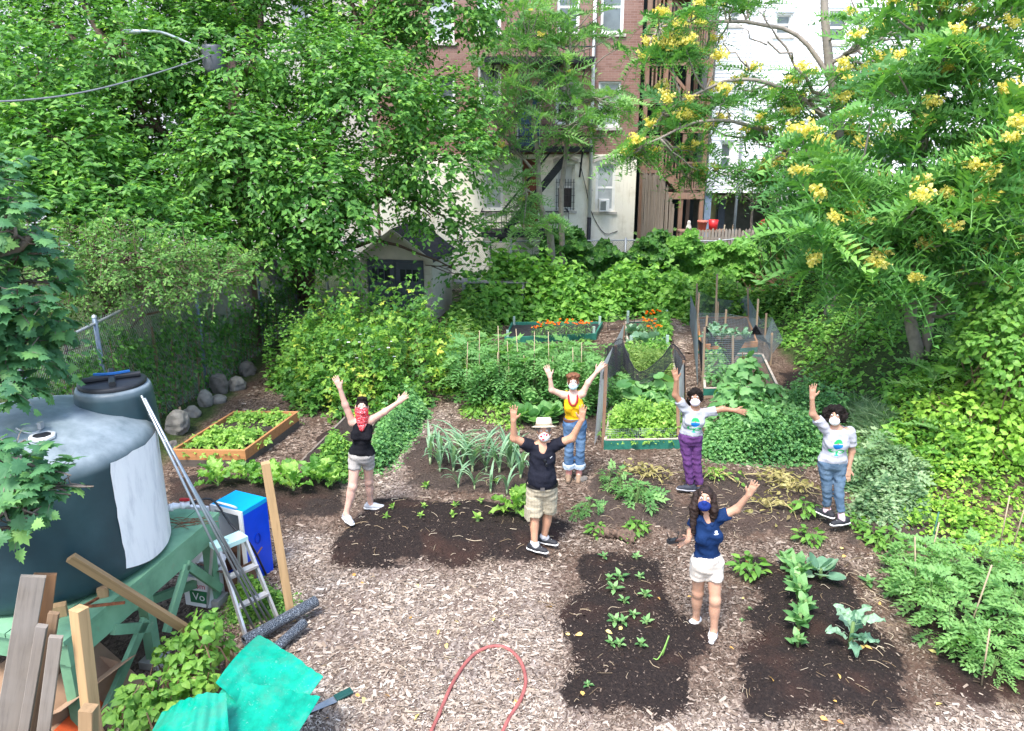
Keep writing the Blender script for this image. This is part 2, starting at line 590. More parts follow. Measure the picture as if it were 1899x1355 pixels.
def rdir(n, zmin=-1.0, zmax=1.0, r=None):
    r = r or rng
    z = r.uniform(zmin, zmax, n)
    a = r.uniform(0, 2 * math.pi, n)
    q = np.sqrt(np.clip(1 - z * z, 0, 1))
    return np.c_[q * np.cos(a), q * np.sin(a), z]
def in_poly(P, n, r=None):
    r = r or rng
    lo, hi = P.min(0), P.max(0)
    out = []
    got = 0
    while got < n:
        q = r.uniform(lo, hi, (max(64, n * 2), 2))
        q = q[sdpoly(P, q[:, 0], q[:, 1]) < 0]
        out.append(q)
        got += len(q)
    return np.vstack(out)[:n]
def path3(pts, n=12, wob=0.0, r=None):
    """smooth curve through points"""
    pts = np.asarray(pts, float)
    if len(pts) == 2:
        pts = np.vstack([pts[0], pts.mean(0), pts[1]])
    P = np.vstack([2 * pts[0] - pts[1], pts, 2 * pts[-1] - pts[-2]])
    out = []
    seg = len(pts) - 1
    for t in np.linspace(0, seg - 1e-6, n):
        i = int(t)
        u = t - i
        a, b, c, d = P[i], P[i + 1], P[i + 2], P[i + 3]
        out.append(.5 * ((2 * b) + (-a + c) * u + (2 * a - 5 * b + 4 * c - d) * u * u + (-a + 3 * b - 3 * c + d) * u ** 3))
    out = np.array(out)
    if wob:
        w = (r or rng).normal(0, wob, out.shape)
        w[0] = 0
        out = out + w
    return out
def mass(mb, P, n, hfun, t, size, tilt=.6, att=(0, 1), droop=.15, depth=.6, r=None, ground=gh, cl=0):
    """fill the footprint P with n leaves up to the height hfun(x, y, edge distance)"""
    r = r or rng
    q = in_poly(P, n, r)
    if cl:
        k = in_poly(P, cl, r)
        idx = r.integers(0, cl, n)
        q = np.where(r.random(n)[:, None] < .7, k[idx] + r.normal(0, .09, (n, 2)), q)
    e = -sdpoly(P, q[:, 0], q[:, 1])
    h = hfun(q[:, 0], q[:, 1], np.maximum(e, 0))
    g = ground(q[:, 0], q[:, 1])
    h = h * (1 + .38 * fnoise(q[:, 0], q[:, 1], .14, 77))
    u = 1 - depth * r.random(n) ** 1.6 + r.normal(0, .15, n)
    z = g + np.maximum(h * u, .01)
    d = rdir(n, -.5, .35, r)
    d[:, 2] -= droop
    up = rdir(n, -.2, 1, r) * tilt * 1.7 + np.array([0, -.35, .8])
    k = np.clip(fnoise(q[:, 0], q[:, 1], .4, 78), -1, 1) * .3
    scatter(mb, t, np.c_[q, z], d, up, size[0] * .75 + (size[1] - size[0] * .75) * r.random(n), np.clip(r.uniform(att[0], att[1], n) + k, 0, 1))
def spray_leaves(mb, mbt, roots, dirs, length, nl, t, size, r=None, droop=.5, att=(0, 1), twig=.006, upb=1.0, spread=55):
    """twigs from roots along dirs bending down, leaves alternating along them"""
    r = r or rng
    N = len(roots)
    dirs = nrm(dirs)
    length = np.broadcast_to(length, (N,))
    side = nrm(np.cross(dirs, np.tile([0, 0, 1.0], (N, 1))) + 1e-6)
    tips = []
    for k in range(nl):
        u = (k + .6) / nl
        p = roots + dirs * (length * u)[:, None]
        p[:, 2] -= droop * length * u * u * .5
        dd = dirs.copy()
        dd[:, 2] -= droop * u
        dd = nrm(dd)
        s_ = 1 if k % 2 else -1
        a = R(spread) + r.uniform(-.35, .35, N)
        ld = dd * np.cos(a)[:, None] + side * (s_ * np.sin(a))[:, None] + np.array([0, 0, -.25])
        ld += r.normal(0, .22, ld.shape)
        up = np.tile([0, 0, upb], (N, 1)) + r.normal(0, .38, (N, 3)) + dirs * .7
        pp = p + r.normal(0, .02, p.shape)
        scatter(mb, t, pp, ld, up, r.uniform(size[0], size[1], N) * (1.05 - .35 * u), np.clip(r.normal(0, .13, N) + att[0] + (att[1] - att[0]) * (.25 + .6 * r.random(N) * u), 0, 1))
    if mbt is not None:
        a = roots
        b = roots + dirs * length[:, None] * .55
        b[:, 2] -= droop * length * .15
        c = roots + dirs * length[:, None]
        c[:, 2] -= droop * length * .5
        w = side * twig
        k = np.tile([0, 0, twig], (N, 1))
        V = np.stack([a + w, a - w, a + k, b + w * .7, b - w * .7, b + k * .7, c], 1).reshape(-1, 3)
        o = (np.arange(N) * 7)[:, None, None]
        q = np.array([[0, 1, 4, 3], [1, 2, 5, 4], [2, 0, 3, 5]])
        tr = np.array([[3, 4, 6], [4, 5, 6], [5, 3, 6]])
        mbt.add(V, [(q[None] + o).reshape(-1, 4), (tr[None] + o).reshape(-1, 3)])

# ---------------------------------------------------------------- rounded bodies from blended solids
class Solid:
    """a distance field on a grid, meshed as one continuous surface"""
    def __init__(s, lo, hi, vox):
        s.lo, s.vox = np.asarray(lo, float), vox
        s.n = np.ceil((np.asarray(hi, float) - s.lo) / vox).astype(int) + 1
        s.d = np.full(s.n, 1.0, np.float32)
    def block(s, lo, hi):
        i0 = np.clip(np.floor((np.asarray(lo) - s.lo) / s.vox).astype(int), 0, s.n)
        i1 = np.clip(np.ceil((np.asarray(hi) - s.lo) / s.vox).astype(int) + 1, 0, s.n)
        sl_ = tuple(slice(a, b) for a, b in zip(i0, i1))
        ax = [(s.lo[k] + s.vox * np.arange(i0[k], i1[k])).astype(np.float32) for k in range(3)]
        return sl_, ax[0][:, None, None], ax[1][None, :, None], ax[2][None, None, :]
    def put(s, sl_, d, k, cut=False):
        a = s.d[sl_]
        if a.size == 0: return
        if cut:
            h = np.clip(.5 + .5 * (a + d) / k, 0, 1) if k else None
            s.d[sl_] = np.maximum(a, -d) if not k else (-d) * (1 - h) + a * h + k * h * (1 - h)
        elif k:
            h = np.clip(.5 + .5 * (d - a) / k, 0, 1)
            s.d[sl_] = d * (1 - h) + a * h - k * h * (1 - h)
        else:
            s.d[sl_] = np.minimum(a, d)
    def cap(s, p0, p1, r0, r1=None, k=.02, f0=False, f1=False, cut=False, fl=None):
        """tapered capsule; f0/f1: flat ends; fl=(dir, factor): flattened along dir"""
        p0, p1 = np.asarray(p0, float), np.asarray(p1, float)
        r1 = r0 if r1 is None else r1
        m = max(r0, r1) + k + 2 * s.vox
        sl_, x, y, z = s.block(np.minimum(p0, p1) - m, np.maximum(p0, p1) + m)
        e = p1 - p0
        L2 = float(e @ e) + 1e-12
        wx, wy, wz = x - p0[0], y - p0[1], z - p0[2]
        t = (wx * e[0] + wy * e[1] + wz * e[2]) / L2
        tc_ = np.clip(t, 0, 1)
        qx, qy, qz = wx - e[0] * tc_, wy - e[1] * tc_, wz - e[2] * tc_
        if fl is not None:
            fd = nrm(fl[0])
            dt = qx * fd[0] + qy * fd[1] + qz * fd[2]
            g = fl[1] - 1
            qx, qy, qz = qx + fd[0] * dt * g, qy + fd[1] * dt * g, qz + fd[2] * dt * g
        d = np.sqrt(qx * qx + qy * qy + qz * qz) - (r0 + (r1 - r0) * tc_)
        L = math.sqrt(L2)
        if f0: d = np.maximum(d, -t * L)
        if f1: d = np.maximum(d, (t - 1) * L)
        s.put(sl_, d, k, cut)
        return s
    def ell(s, c, r, k=.02, M=None, cut=False):
        """ellipsoid, axes in the columns of M"""
        c, r = np.asarray(c, float), np.asarray(r, float)
        m = r.max() + k + 2 * s.vox
        sl_, x, y, z = s.block(c - m, c + m)
        wx, wy, wz = x - c[0], y - c[1], z - c[2]
        if M is not None:
            M = np.asarray(M, float)
            wx, wy, wz = (wx * M[0, i] + wy * M[1, i] + wz * M[2, i] for i in range(3))
        a = np.sqrt((wx / r[0]) ** 2 + (wy / r[1]) ** 2 + (wz / r[2]) ** 2)
        b = np.sqrt((wx / r[0] ** 2) ** 2 + (wy / r[1] ** 2) ** 2 + (wz / r[2] ** 2) ** 2) + 1e-6
        s.put(sl_, (a * (a - 1) / b).astype(np.float32), k, cut)
        return s
    def plane(s, p, n):
        """keep the side the normal points away from"""
        n = nrm(n)
        sl_, x, y, z = s.block(s.lo - 1, s.lo + s.n * s.vox + 1)
        s.d = np.maximum(s.d, ((x - p[0]) * n[0] + (y - p[1]) * n[1] + (z - p[2]) * n[2]).astype(np.float32))
        return s
    def rough(s, amp, size, seed=0):
        r = np.random.default_rng(seed)
        sl_, x, y, z = s.block(s.lo - 1, s.lo + s.n * s.vox + 1)
        o = np.zeros(s.n, np.float32)
        for k in range(7):
            q = r.normal(size=3)
            q = q / np.linalg.norm(q) / size * r.uniform(2, 7)
            o += np.sin(x * q[0] + y * q[1] + z * q[2] + r.uniform(0, 6.28))
        s.d = s.d + amp * o / 2.6
        return s
    def mb(s):
        d = s.d
        ins = d < 0
        c = np.zeros(tuple(np.array(d.shape) - 1), np.int8)
        for i in (0, 1):
            for j in (0, 1):
                for k in (0, 1):
                    c += ins[i:d.shape[0] - 1 + i, j:d.shape[1] - 1 + j, k:d.shape[2] - 1 + k]
        cells = np.argwhere((c > 0) & (c < 8))
        idx = np.full(c.shape, -1, np.int32)
        idx[tuple(cells.T)] = np.arange(len(cells))
        acc = np.zeros((len(cells), 3))
        cnt = np.zeros(len(cells))
        corners = [(i, j, k) for i in (0, 1) for j in (0, 1) for k in (0, 1)]
        val = {q: d[cells[:, 0] + q[0], cells[:, 1] + q[1], cells[:, 2] + q[2]] for q in corners}
        for q in corners:
            for ax in range(3):
                if q[ax]: continue
                w = list(q); w[ax] = 1; w = tuple(w)
                a, b = val[q], val[w]
                m = (a < 0) != (b < 0)
                t = a[m] / (a[m] - b[m])
                p = np.tile(np.array(q, float), (m.sum(), 1))
                p[:, ax] = t
                acc[m] += p
                cnt[m] += 1
        V = s.lo + s.vox * (cells + acc / np.maximum(cnt, 1)[:, None])
        F = []
        for ax in range(3):
            o1, o2 = [(1, 2), (2, 0), (0, 1)][ax]
            a = ins
            sh = [slice(None)] * 3; sh[ax] = slice(0, -1)
            s2 = [slice(None)] * 3; s2[ax] = slice(1, None)
            ch = a[tuple(sh)] != a[tuple(s2)]
            E = np.argwhere(ch)
            E = E[(E[:, o1] > 0) & (E[:, o2] > 0) & (E[:, o1] < d.shape[o1] - 1) & (E[:, o2] < d.shape[o2] - 1)]
            def ci(b1, b2):
                q = E.copy(); q[:, o1] -= b1; q[:, o2] -= b2
                return idx[tuple(q.T)]
            quad = np.c_[ci(1, 1), ci(0, 1), ci(0, 0), ci(1, 0)]
            flip = ~a[tuple(E.T)]
            quad[flip] = quad[flip][:, ::-1]
            F.append(quad[(quad >= 0).all(1)])
        m = MB()
        m.add(V, [np.vstack(F)])
        return m
# ---------------------------------------------------------------- ground
def mat_ground():
    s = NT('ground')
    v = s.tc(1)
    soil, blk, grn = s.att('soil'), s.att('black'), s.att('green')
    vo = s.n('TexVoronoi', feature='F1')
    vo.inputs['Scale'].default_value = 42
    mp = s.n('Mapping')
    s.l(v, mp.inputs[0])
    mp.inputs['Scale'].default_value = (1, .55, 1)
    dn = s.n('TexNoise'); dn.inputs['Scale'].default_value = 9; s.l(v, dn.inputs['Vector'])
    av = s.n('VectorMath', operation='ADD'); s.l(mp.outputs[0], av.inputs[0])
    sv = s.n('VectorMath', operation='SCALE'); s.l(dn.outputs['Color'], sv.inputs[0]); sv.inputs['Scale'].default_value = .12
    s.l(sv.outputs[0], av.inputs[1])
    s.l(av.outputs[0], vo.inputs['Vector'])
    sep = s.n('SeparateColor'); s.l(vo.outputs['Color'], sep.inputs[0])
    chip = s.ramp(sep.outputs[0], [(0, (.06, .045, .037)), (.35, (.16, .125, .105)), (.7, (.28, .235, .2)), (1, (.42, .36, .315))])
    big = s.noise(v, 1.1, 4)
    chip = s.mix(s.ramp(big, [(.38, .75), (.62, 0.0)]), chip, (.13, .09, .07))
    so = s.noise(v, 30, 6, .7)
    brown = s.ramp(so, [(.3, (.035, .025, .02)), (.55, (.085, .064, .052)), (.8, (.16, .125, .10))])
    comp = s.ramp(so, [(.3, (.008, .006, .006)), (.55, (.02, .014, .012)), (.8, (.05, .036, .03))])
    red = s.ramp(s.noise(v, 1.6, 3), [(.5, 0.0), (.7, .55)])
    comp = s.mix(red, comp, (.055, .026, .018))
    sc_ = s.mix(blk, brown, comp)
    edge = s.math('ADD', soil, s.math('MULTIPLY', s.math('SUBTRACT', s.noise(v, 7, 8, .78), .5), 1.7))
    f = s.ramp(edge, [(.4, 0.0), (.6, 1.0)])
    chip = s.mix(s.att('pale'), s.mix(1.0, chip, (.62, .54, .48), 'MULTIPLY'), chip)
    col = s.mix(f, chip, sc_)
    gc = s.ramp(s.noise(v, 18, 5, .7), [(.35, (.02, .03, .012)), (.6, (.05, .08, .02)), (.8, (.09, .12, .03))])
    col = s.mix(s.ramp(s.math('ADD', grn, s.math('MULTIPLY', s.math('SUBTRACT', big, .5), .8)), [(.4, 0.0), (.65, 1.0)]), col, gc)
    hb = s.math('ADD', s.math('MULTIPLY', vo.outputs['Distance'], .8), so)
    s.bump(hb, .6, .03)
    return s.base(col, .9, 0, .2)
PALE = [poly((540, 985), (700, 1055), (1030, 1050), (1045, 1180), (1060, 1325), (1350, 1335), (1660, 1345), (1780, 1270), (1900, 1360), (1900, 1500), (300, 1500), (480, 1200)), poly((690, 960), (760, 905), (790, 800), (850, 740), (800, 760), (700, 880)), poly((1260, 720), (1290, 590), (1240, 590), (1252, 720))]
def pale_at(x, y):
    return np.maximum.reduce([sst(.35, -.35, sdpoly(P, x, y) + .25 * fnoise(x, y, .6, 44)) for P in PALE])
def grid_axis(segs):
    out = []
    for a, b, st in segs:
        out.append(np.arange(a, b - 1e-6, st))
    return np.concatenate(out + [[segs[-1][1]]])
gx = grid_axis([(-320, -40, 40), (-40, -12, 2), (-12, -6, .3), (-6, 8, .075), (8, 14, .3), (14, 40, 2), (40, 320, 40)])
gy = grid_axis([(-40, 2, 6), (2, 5.4, .4), (5.4, 13.5, .075), (13.5, 28, .14), (28, 40, 1.5), (40, 420, 38)])
X, Y = np.meshgrid(gx, gy, indexing='ij')
S_, K_, Hh = soil_at(X, Y)
Z = base_h(X, Y) + Hh + .012 * fnoise(X, Y, .12, 9) * S_
far = np.clip((np.maximum(np.abs(X) - 14, 0) + np.maximum(Y - 30, 0)) / 10, 0, 1)
Z = Z * (1 - far)
GR = np.clip(sst(4.7, 5.8, X - .13 * (Y - 10)) * sst(9.0, 10.5, Y) + sst(21.5, 23.5, Y) + sst(-4.6, -6.2, X) * sst(8, 10, Y), 0, 1)
mb = MB().grid(np.stack([X, Y, Z], -1))
mb.f = [f[:, ::-1] for f in mb.f] if False else mb.f
ground = mb.build('ground', mat_ground(), None, True, {'soil': S_.ravel(), 'black': K_.ravel(), 'green': GR.ravel(), 'pale': pale_at(X, Y).ravel()})
tag(ground, kind='structure')
tag(ground, 'trodden garden ground of wood chip paths and dark dug beds')

def chipmat():
    s = NT('wood_chip')
    col = s.ramp(s.att(), [(0, (.07, .05, .037)), (.25, (.17, .128, .098)), (.55, (.3, .24, .19)), (.85, (.43, .365, .305)), (1, (.58, .52, .45))])
    return s.base(col, .85, 0, .2)
def chips(n, xr, yr, keep_soil, size, name, label, seed, t=None, hi=1.0):
    r = np.random.default_rng(seed)
    x, y = r.uniform(*xr, n), r.uniform(*yr, n)
    so, bk, _ = soil_at(x, y)
    w = np.clip(1 - so * 1.15 + .5 * fnoise(x, y, .35, 21), 0, 1) * (1 - .75 * sst(.15, .9, fnoise(x, y, .8, 33)) * (1 - keep_soil))
    gr = np.clip(sst(4.9, 6.4, x) * sst(9.0, 10.5, y) + sst(-4.6, -6.2, x), 0, 1)
    k = r.random(n) < np.maximum(w, keep_soil) * (1 - .85 * gr)
    x, y, so = x[k], y[k], so[k]
    m = len(x)
    z = gh(x, y) + r.uniform(.002, .016, m)
    d = rdir(m, -.16, .16, r)
    up = np.array([0, 0, 1]) + r.normal(0, .34, (m, 3))
    t = (np.array([[-.5, -.13, 0], [.45, -.17, .02], [.55, .1, 0], [-.4, .18, .03]]), [np.array([[0, 1, 2, 3]])])
    mb = MB()
    L = size[0] * np.exp(r.normal(0, .62, m))
    L = np.clip(L, .3 * size[0], size[1]) * (1 - .45 * so)
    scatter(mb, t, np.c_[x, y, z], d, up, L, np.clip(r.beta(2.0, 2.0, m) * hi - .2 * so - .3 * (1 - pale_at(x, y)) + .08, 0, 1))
    o = mb.build(name, MATS.setdefault('chip', chipmat()))
    return tag(o, label, None, None, 'stuff')
chips(135000, (-3.4, 4.6), (5.3, 9.2), .09, (.021, .11), 'wood_chips', 'pale wood chips strewn over the foreground path', 3)
chips(62000, (-5.2, 6.2), (9.2, 15.5), .10, (.033, .11), 'wood_chips', 'brown wood chips between the middle beds', 4, hi=.92)
chips(16000, (-5.0, 5.5), (15.5, 25), .12, (.07, .16), 'wood_chips', 'wood chips on the far paths by the netted beds', 5, hi=.9)

# crumbs and clods of soil on the beds
r_ = np.random.default_rng(15)
n = 32000
x, y = r_.uniform(-4.2, 6, n), r_.uniform(5.6, 12.5, n)
so, bk, _ = soil_at(x, y)
k = r_.random(n) < so * 1.1
x, y, bk = x[k], y[k], bk[k]
oct_ = (np.array([[1, 0, 0], [-.8, .2, 0], [0, .9, 0], [.1, -.9, 0], [.1, 0, .7]], float), [np.array([[0, 2, 4], [2, 1, 4], [1, 3, 4], [3, 0, 4]])])
s_ = NT('soil_clod')
cm = s_.base(s_.ramp(s_.att(), [(0, (.012, .008, .007)), (.5, (.035, .024, .019)), (1, (.13, .095, .075))]), .95, 0, .15)
mb = MB()
m = len(x)
scatter(mb, oct_, np.c_[x, y, gh(x, y) - .002], rdir(m, -.2, .2, r_), rdir(m, .5, 1, r_), np.clip(.006 * np.exp(r_.normal(0, .6, m)), .003, .035), np.clip(r_.normal(.35, .15, m) + .35 * (1 - bk), 0, 1))
tag(mb.build('soil_clods', cm), 'dark crumbs and clods of soil on the beds', None, None, 'stuff')
# ---------------------------------------------------------------- row houses behind the garden
def brickmat():
    s = NT('brick')
    t = s.n('TexCoord')
    mp = s.n('Mapping'); s.l(t.outputs['Object'], mp.inputs[0]); mp.inputs['Rotation'].default_value = (R(90), 0, 0)
    b = s.n('TexBrick')
    s.l(mp.outputs[0], b.inputs['Vector'])
    b.inputs['Scale'].default_value = 4.6
    b.inputs['Color1'].default_value = (.19, .1, .08, 1)
    b.inputs['Color2'].default_value = (.27, .155, .125, 1)
    b.inputs['Mortar'].default_value = (.36, .3, .27, 1)
    b.inputs['Mortar Size'].default_value = .014
    b.inputs['Brick Width'].default_value = 1.0
    b.inputs['Row Height'].default_value = .34
    col = s.mix(s.ramp(s.noise(s.tc(1), 1.2, 5), [(.35, .0), (.7, .5)]), b.outputs['Color'], (.3, .2, .17))
    s.bump(s.math('SUBTRACT', 1.0, b.outputs['Fac']), .6, .012)
    return s.base(col, .9, 0, .2)
def stuccomat():
    s = NT('cream_stucco')
    v = s.tc(1)
    col = s.ramp(s.noise(v, 1.5, 6, .65), [(.3, (.66, .62, .5)), (.5, (.82, .79, .68)), (.8, (.86, .84, .75))])
    st = s.ramp(s.noise(s.tc((3, 3, .35)), 2.4, 5, .7), [(.55, 0.0), (.75, .5)])
    col = s.mix(st, col, (.42, .38, .28))
    ck = s.ramp(s.noise(v, 5, 6, .75), [(.62, 0.0), (.7, .6)])
    col = s.mix(ck, col, (.35, .3, .24))
    s.bump(s.noise(v, 40, 4), .3, .02)
    return s.base(col, .9, 0, .2)
M_brick, M_stucco = brickmat(), stuccomat()
M_wtrim = plain('white_trim', (.76, .76, .74), .55, var=.06, scale=9)
M_black = plain('black_iron', (.022, .024, .03), .5, .3, var=.3)
M_glass = plain('window_glass', (.10, .125, .135), .08, var=.5, scale=1.2, bump=0, spec=.8)
M_blind = plain('window_blind', (.42, .46, .47), .12, var=.25, scale=1.5, bump=0, spec=.8)
M_dglass = plain('dark_glass', (.03, .035, .04), .06, var=.5, scale=1.5, bump=0, spec=.8)
M_dark = plain('dark_interior', (.02, .02, .022), .9, bump=0)
M_stone = plain('stone_sill', (.5, .47, .42), .8)
M_pwood = wood('porch_wood', (.23, .13, .085), weather=.35, grey=(.25, .2, .17))
M_clap = plain('white_clapboard', (.82, .82, .83), .55, var=.05, scale=2, bump=.1)
YB = 27.0
def bx_(px, py=300, Y=YB): return at(px, py, Y)[0]
def bz_(py, px=1050, Y=YB): return at(px, py, Y)[2]
def wall_cells(mb, x0, x1, z0, z1, y, th, holes):
    xs = sorted({x0, x1} | {h[0] for h in holes} | {h[1] for h in holes})
    zs = sorted({z0, z1} | {h[2] for h in holes} | {h[3] for h in holes})
    xs = [a for a in xs if x0 <= a <= x1]; zs = [a for a in zs if z0 <= a <= z1]
    for a, b in zip(xs[:-1], xs[1:]):
        run = None
        for c, d in zip(zs[:-1], zs[1:]):
            mx, mz = (a + b) / 2, (c + d) / 2
            if any(h[0] < mx < h[1] and h[2] < mz < h[3] for h in holes):
                if run: mb.b2((a, y, run[0]), (b, y + th, run[1])); run = None
            else: run = (run[0], d) if run else (c, d)
        if run: mb.b2((a, y, run[0]), (b, y + th, run[1]))
def window(par, x0, x1, z0, z1, y, pane=None, low=None, mid=.5, arch=False, fr=None, sill=True):
    """double-hung sash window set back in its opening"""
    fr = fr or M_wtrim
    w = MB()
    t = .06
    w.b2((x0, y + .06, z0), (x0 + t, y + .15, z1)).b2((x1 - t, y + .06, z0), (x1, y + .15, z1)).b2((x0 + t, y + .06, z1 - t), (x1 - t, y + .15, z1)).b2((x0 + t, y + .06, z0), (x1 - t, y + .15, z0 + t))
    f = w.build('window', fr, par)
    zm = z0 + (z1 - z0) * mid
    for a, b, m, dy in ((z0 + t, zm, low or pane or M_glass, .10), (zm, z1 - t, pane or M_glass, .125)):
        q = MB()
        s_ = .035
        q.b2((x0 + t, y + dy, a), (x1 - t, y + dy + .03, a + s_)).b2((x0 + t, y + dy, b - s_), (x1 - t, y + dy + .03, b)).b2((x0 + t, y + dy, a + s_), (x0 + t + s_, y + dy + .03, b - s_)).b2((x1 - t - s_, y + dy, a + s_), (x1 - t, y + dy + .03, b - s_))
        q.build('sash', fr, f)
        MB().b2((x0 + t + s_, y + dy + .012, a + s_), (x1 - t - s_, y + dy + .018, b - s_)).build('pane', m, f)
    if sill: MB().b2((x0 - .08, y - .06, z0 - .09), (x1 + .08, y + .1, z0 - .003)).build('sill', M_stone, f)
    if arch:
        n = 9
        xs = np.linspace(x0 - .1, x1 + .1, n)
        zz = z1 + .02 + .13 * (1 - ((xs - (x0 + x1) / 2) / ((x1 - x0) / 2 + .1)) ** 2)
        a = MB()
        for k in range(n - 1):
            a.hexa([(xs[k], y - .05, zz[k]), (xs[k + 1], y - .05, zz[k + 1]), (xs[k + 1], y + .02, zz[k + 1]), (xs[k], y + .02, zz[k]), (xs[k], y - .05, zz[k] + .12), (xs[k + 1], y - .05, zz[k + 1] + .12), (xs[k + 1], y + .02, zz[k + 1] + .12), (xs[k], y + .02, zz[k] + .12)])
        a.build('arch_hood', M_stone, f)
    return f
bld = thing('brick_house', 'brick row house with cream stucco ground storey and black fire escapes', 'house', (bx_(960), YB, 0))
XL, XR = bx_(700), bx_(1181)
zc = bz_(286)
GW = [(1031, 1067, 303, 390), (1106, 1143, 303, 392), (897, 933, 303, 390)]
UW = [(1029, 1069, 150, 231), (1106, 1147, 150, 236), (888, 930, 120, 195), (804, 847, -10, 78), (1029, 1069, -40, 62), (1106, 1147, -40, 62), (888, 930, -40, 62), (804, 847, 140, 235)]
holes = lambda L: [(bx_(a), bx_(b), bz_(d), bz_(c)) for a, b, c, d in L]
hg, hu = holes(GW), holes(UW)
dg, du_ = (bx_(966), bx_(1001), bz_(423), bz_(292)), (bx_(958), bx_(1003), bz_(271), bz_(180))
mb = MB(); wall_cells(mb, XL, XR, 0, zc, YB, .32, hg + [dg]); mb.build('stucco_wall', M_stucco, bld)
mb = MB(); wall_cells(mb, XL, XR, zc, 13.0, YB + .02, .30, hu + [du_]); mb.build('brick_wall', M_brick, bld)
MB().b2((XL, YB + .32, 0), (XR, YB + 9, 13)).build('house_body', M_brick, bld)
MB().b2((XL - .1, YB - .25, 13), (XR + .1, YB + 9, 13.4)).build('cornice', M_black, bld)
for i, h in enumerate(hg):
    window(bld, *h, YB, M_blind, M_dglass if i == 0 else M_blind, arch=True)
for i, h in enumerate(hu):
    window(bld, *h, YB + .02, M_blind if i in (1, 3, 6) else M_glass, M_dglass if i == 0 else M_blind if i in (1, 3) else M_glass)
def door(par, h, y, c, hd=True):
    d = MB().b2((h[0] + .05, y + .14, h[2]), (h[1] - .05, y + .2, h[3] - .05)).build('door', c, par)
    f = MB().b2((h[0], y + .08, h[2]), (h[0] + .05, y + .2, h[3])).b2((h[1] - .05, y + .08, h[2]), (h[1], y + .2, h[3])).b2((h[0] + .05, y + .08, h[3] - .05), (h[1] - .05, y + .2, h[3])).build('door_frame', M_wtrim, d)
    w = h[1] - h[0]
    for a, b in ((.12, .45), (.52, .85)):
        for k in (0, 1):
            x0 = h[0] + w * (.16 + .36 * k)
            MB().b2((x0, y + .125, h[2] + (h[3] - h[2]) * a), (x0 + w * .28, y + .14, h[2] + (h[3] - h[2]) * b)).build('door_panel', c, d)
    MB().tube([(h[1] - .14, y + .11, h[2] + 1.0), (h[1] - .14, y + .09, h[2] + 1.0)], .03, 8).build('handle', M_black, d)
door(bld, dg, YB, plain('red_door', (.2, .055, .035), .6))
door(bld, du_, YB + .02, plain('blue_door', (.06, .11, .19), .5))
x = bx_(1095)
MB().tube([(x, YB - .09, bz_(402)), (x, YB - .09, 12.9)], .06, 10).build('drain_pipe', M_wtrim, bld, True)
MB().tube([(x, YB - .09, .1), (x, YB - .09, bz_(402) - .01)], .07, 10).build('lower_drain_pipe', M_black, bld, True)
for zz in (3, 5, 7, 9): MB().box((x, YB - .07, zz), (.2, .06, .05)).build('pipe_strap', M_stone, bld)
MB().tube(path3([(bx_(1075), YB - .03, bz_(300)), (bx_(1088), YB - .05, bz_(350)), (bx_(1100), YB - .03, bz_(395)), (bx_(1125), YB - .03, bz_(432)), (bx_(1150), YB - .02, bz_(428))], 14), .012, 4).build('wall_cable', M_black, bld)
# window air conditioner and window guard
h = hg[1]
ac = thing('air_conditioner', 'small white window air conditioner in stucco wall window', 'air conditioner', ((h[0] + h[1]) / 2, YB, h[2] + .05))
MB().b2((h[0] + .12, YB - .28, h[2] + .03), (h[1] - .22, YB + .09, h[2] + .42)).build('case', M_wtrim, ac)
for k in range(9):
    MB().b2((h[0] + .15, YB - .295, h[2] + .08 + .034 * k), (h[1] - .33, YB - .281, h[2] + .094 + .034 * k)).build('grille_slat', M_black, ac)
h = hg[0]
wg = thing('window_guard', 'black iron bars over lower half of a stucco wall window', 'window guard', ((h[0] + h[1]) / 2, YB - .05, h[2]))
for k in range(7): MB().bar((h[0] + .04 + k * (h[1] - h[0] - .08) / 6, YB - .04, h[2] + .02), (h[0] + .04 + k * (h[1] - h[0] - .08) / 6, YB - .04, h[2] + 1.05), .018, .018).build('bar', M_black, wg)
for k in range(5): MB().bar((h[0], YB - .055, h[2] + .06 + .22 * k), (h[1], YB - .055, h[2] + .06 + .22 * k), .03, .012).build('rail', M_black, wg)
# fire escape balconies
def balcony(px0, px1, pyf, pyr, lab, dep=1.05):
    x0, x1, zf, zr = bx_(px0), bx_(px1), bz_(pyf), bz_(pyr)
    t = thing('fire_escape', lab, 'fire escape', ((x0 + x1) / 2, YB - dep / 2, zf))
    y0, y1 = YB - dep, YB - .02
    f = MB().b2((x0, y0, zf - .12), (x1, y0 + .05, zf + .04)).b2((x0, y1 - .05, zf - .12), (x1, y1, zf + .04)).b2((x0, y0 + .05, zf - .12), (x0 + .05, y1 - .05, zf + .04)).b2((x1 - .05, y0 + .05, zf - .12), (x1, y1 - .05, zf + .04)).build('platform_frame', M_black, t)
    for k in range(11): MB().b2((x0 + .05, y0 + .07 + k * (dep - .16) / 11, zf), (x1 - .05, y0 + .11 + k * (dep - .16) / 11, zf + .03)).build('deck_slat', M_black, f)
    for zz in (zr, zf + (zr - zf) * .5): MB().bar((x0, y0 + .02, zz), (x1, y0 + .02, zz), .04, .04).build('rail', M_black, t)
    for xx in (x0 + .02, x1 - .02): MB().bar((xx, y0, zr), (xx, y1, zr), .035, .035).build('side_rail', M_black, t)
    n = int((x1 - x0) / .16)
    for k in range(n + 1):
        xx = x0 + k * (x1 - x0) / n
        MB().bar((xx, y0 + .02, zf), (xx, y0 + .02, zr), .02, .02).build('baluster', M_black, t)
    for xx in (x0 + .3, x1 - .3): MB().bar((xx, y0 + .1, zf - .1), (xx, YB - .01, zf - .95), .05, .05).build('bracket', M_black, t)
    return t
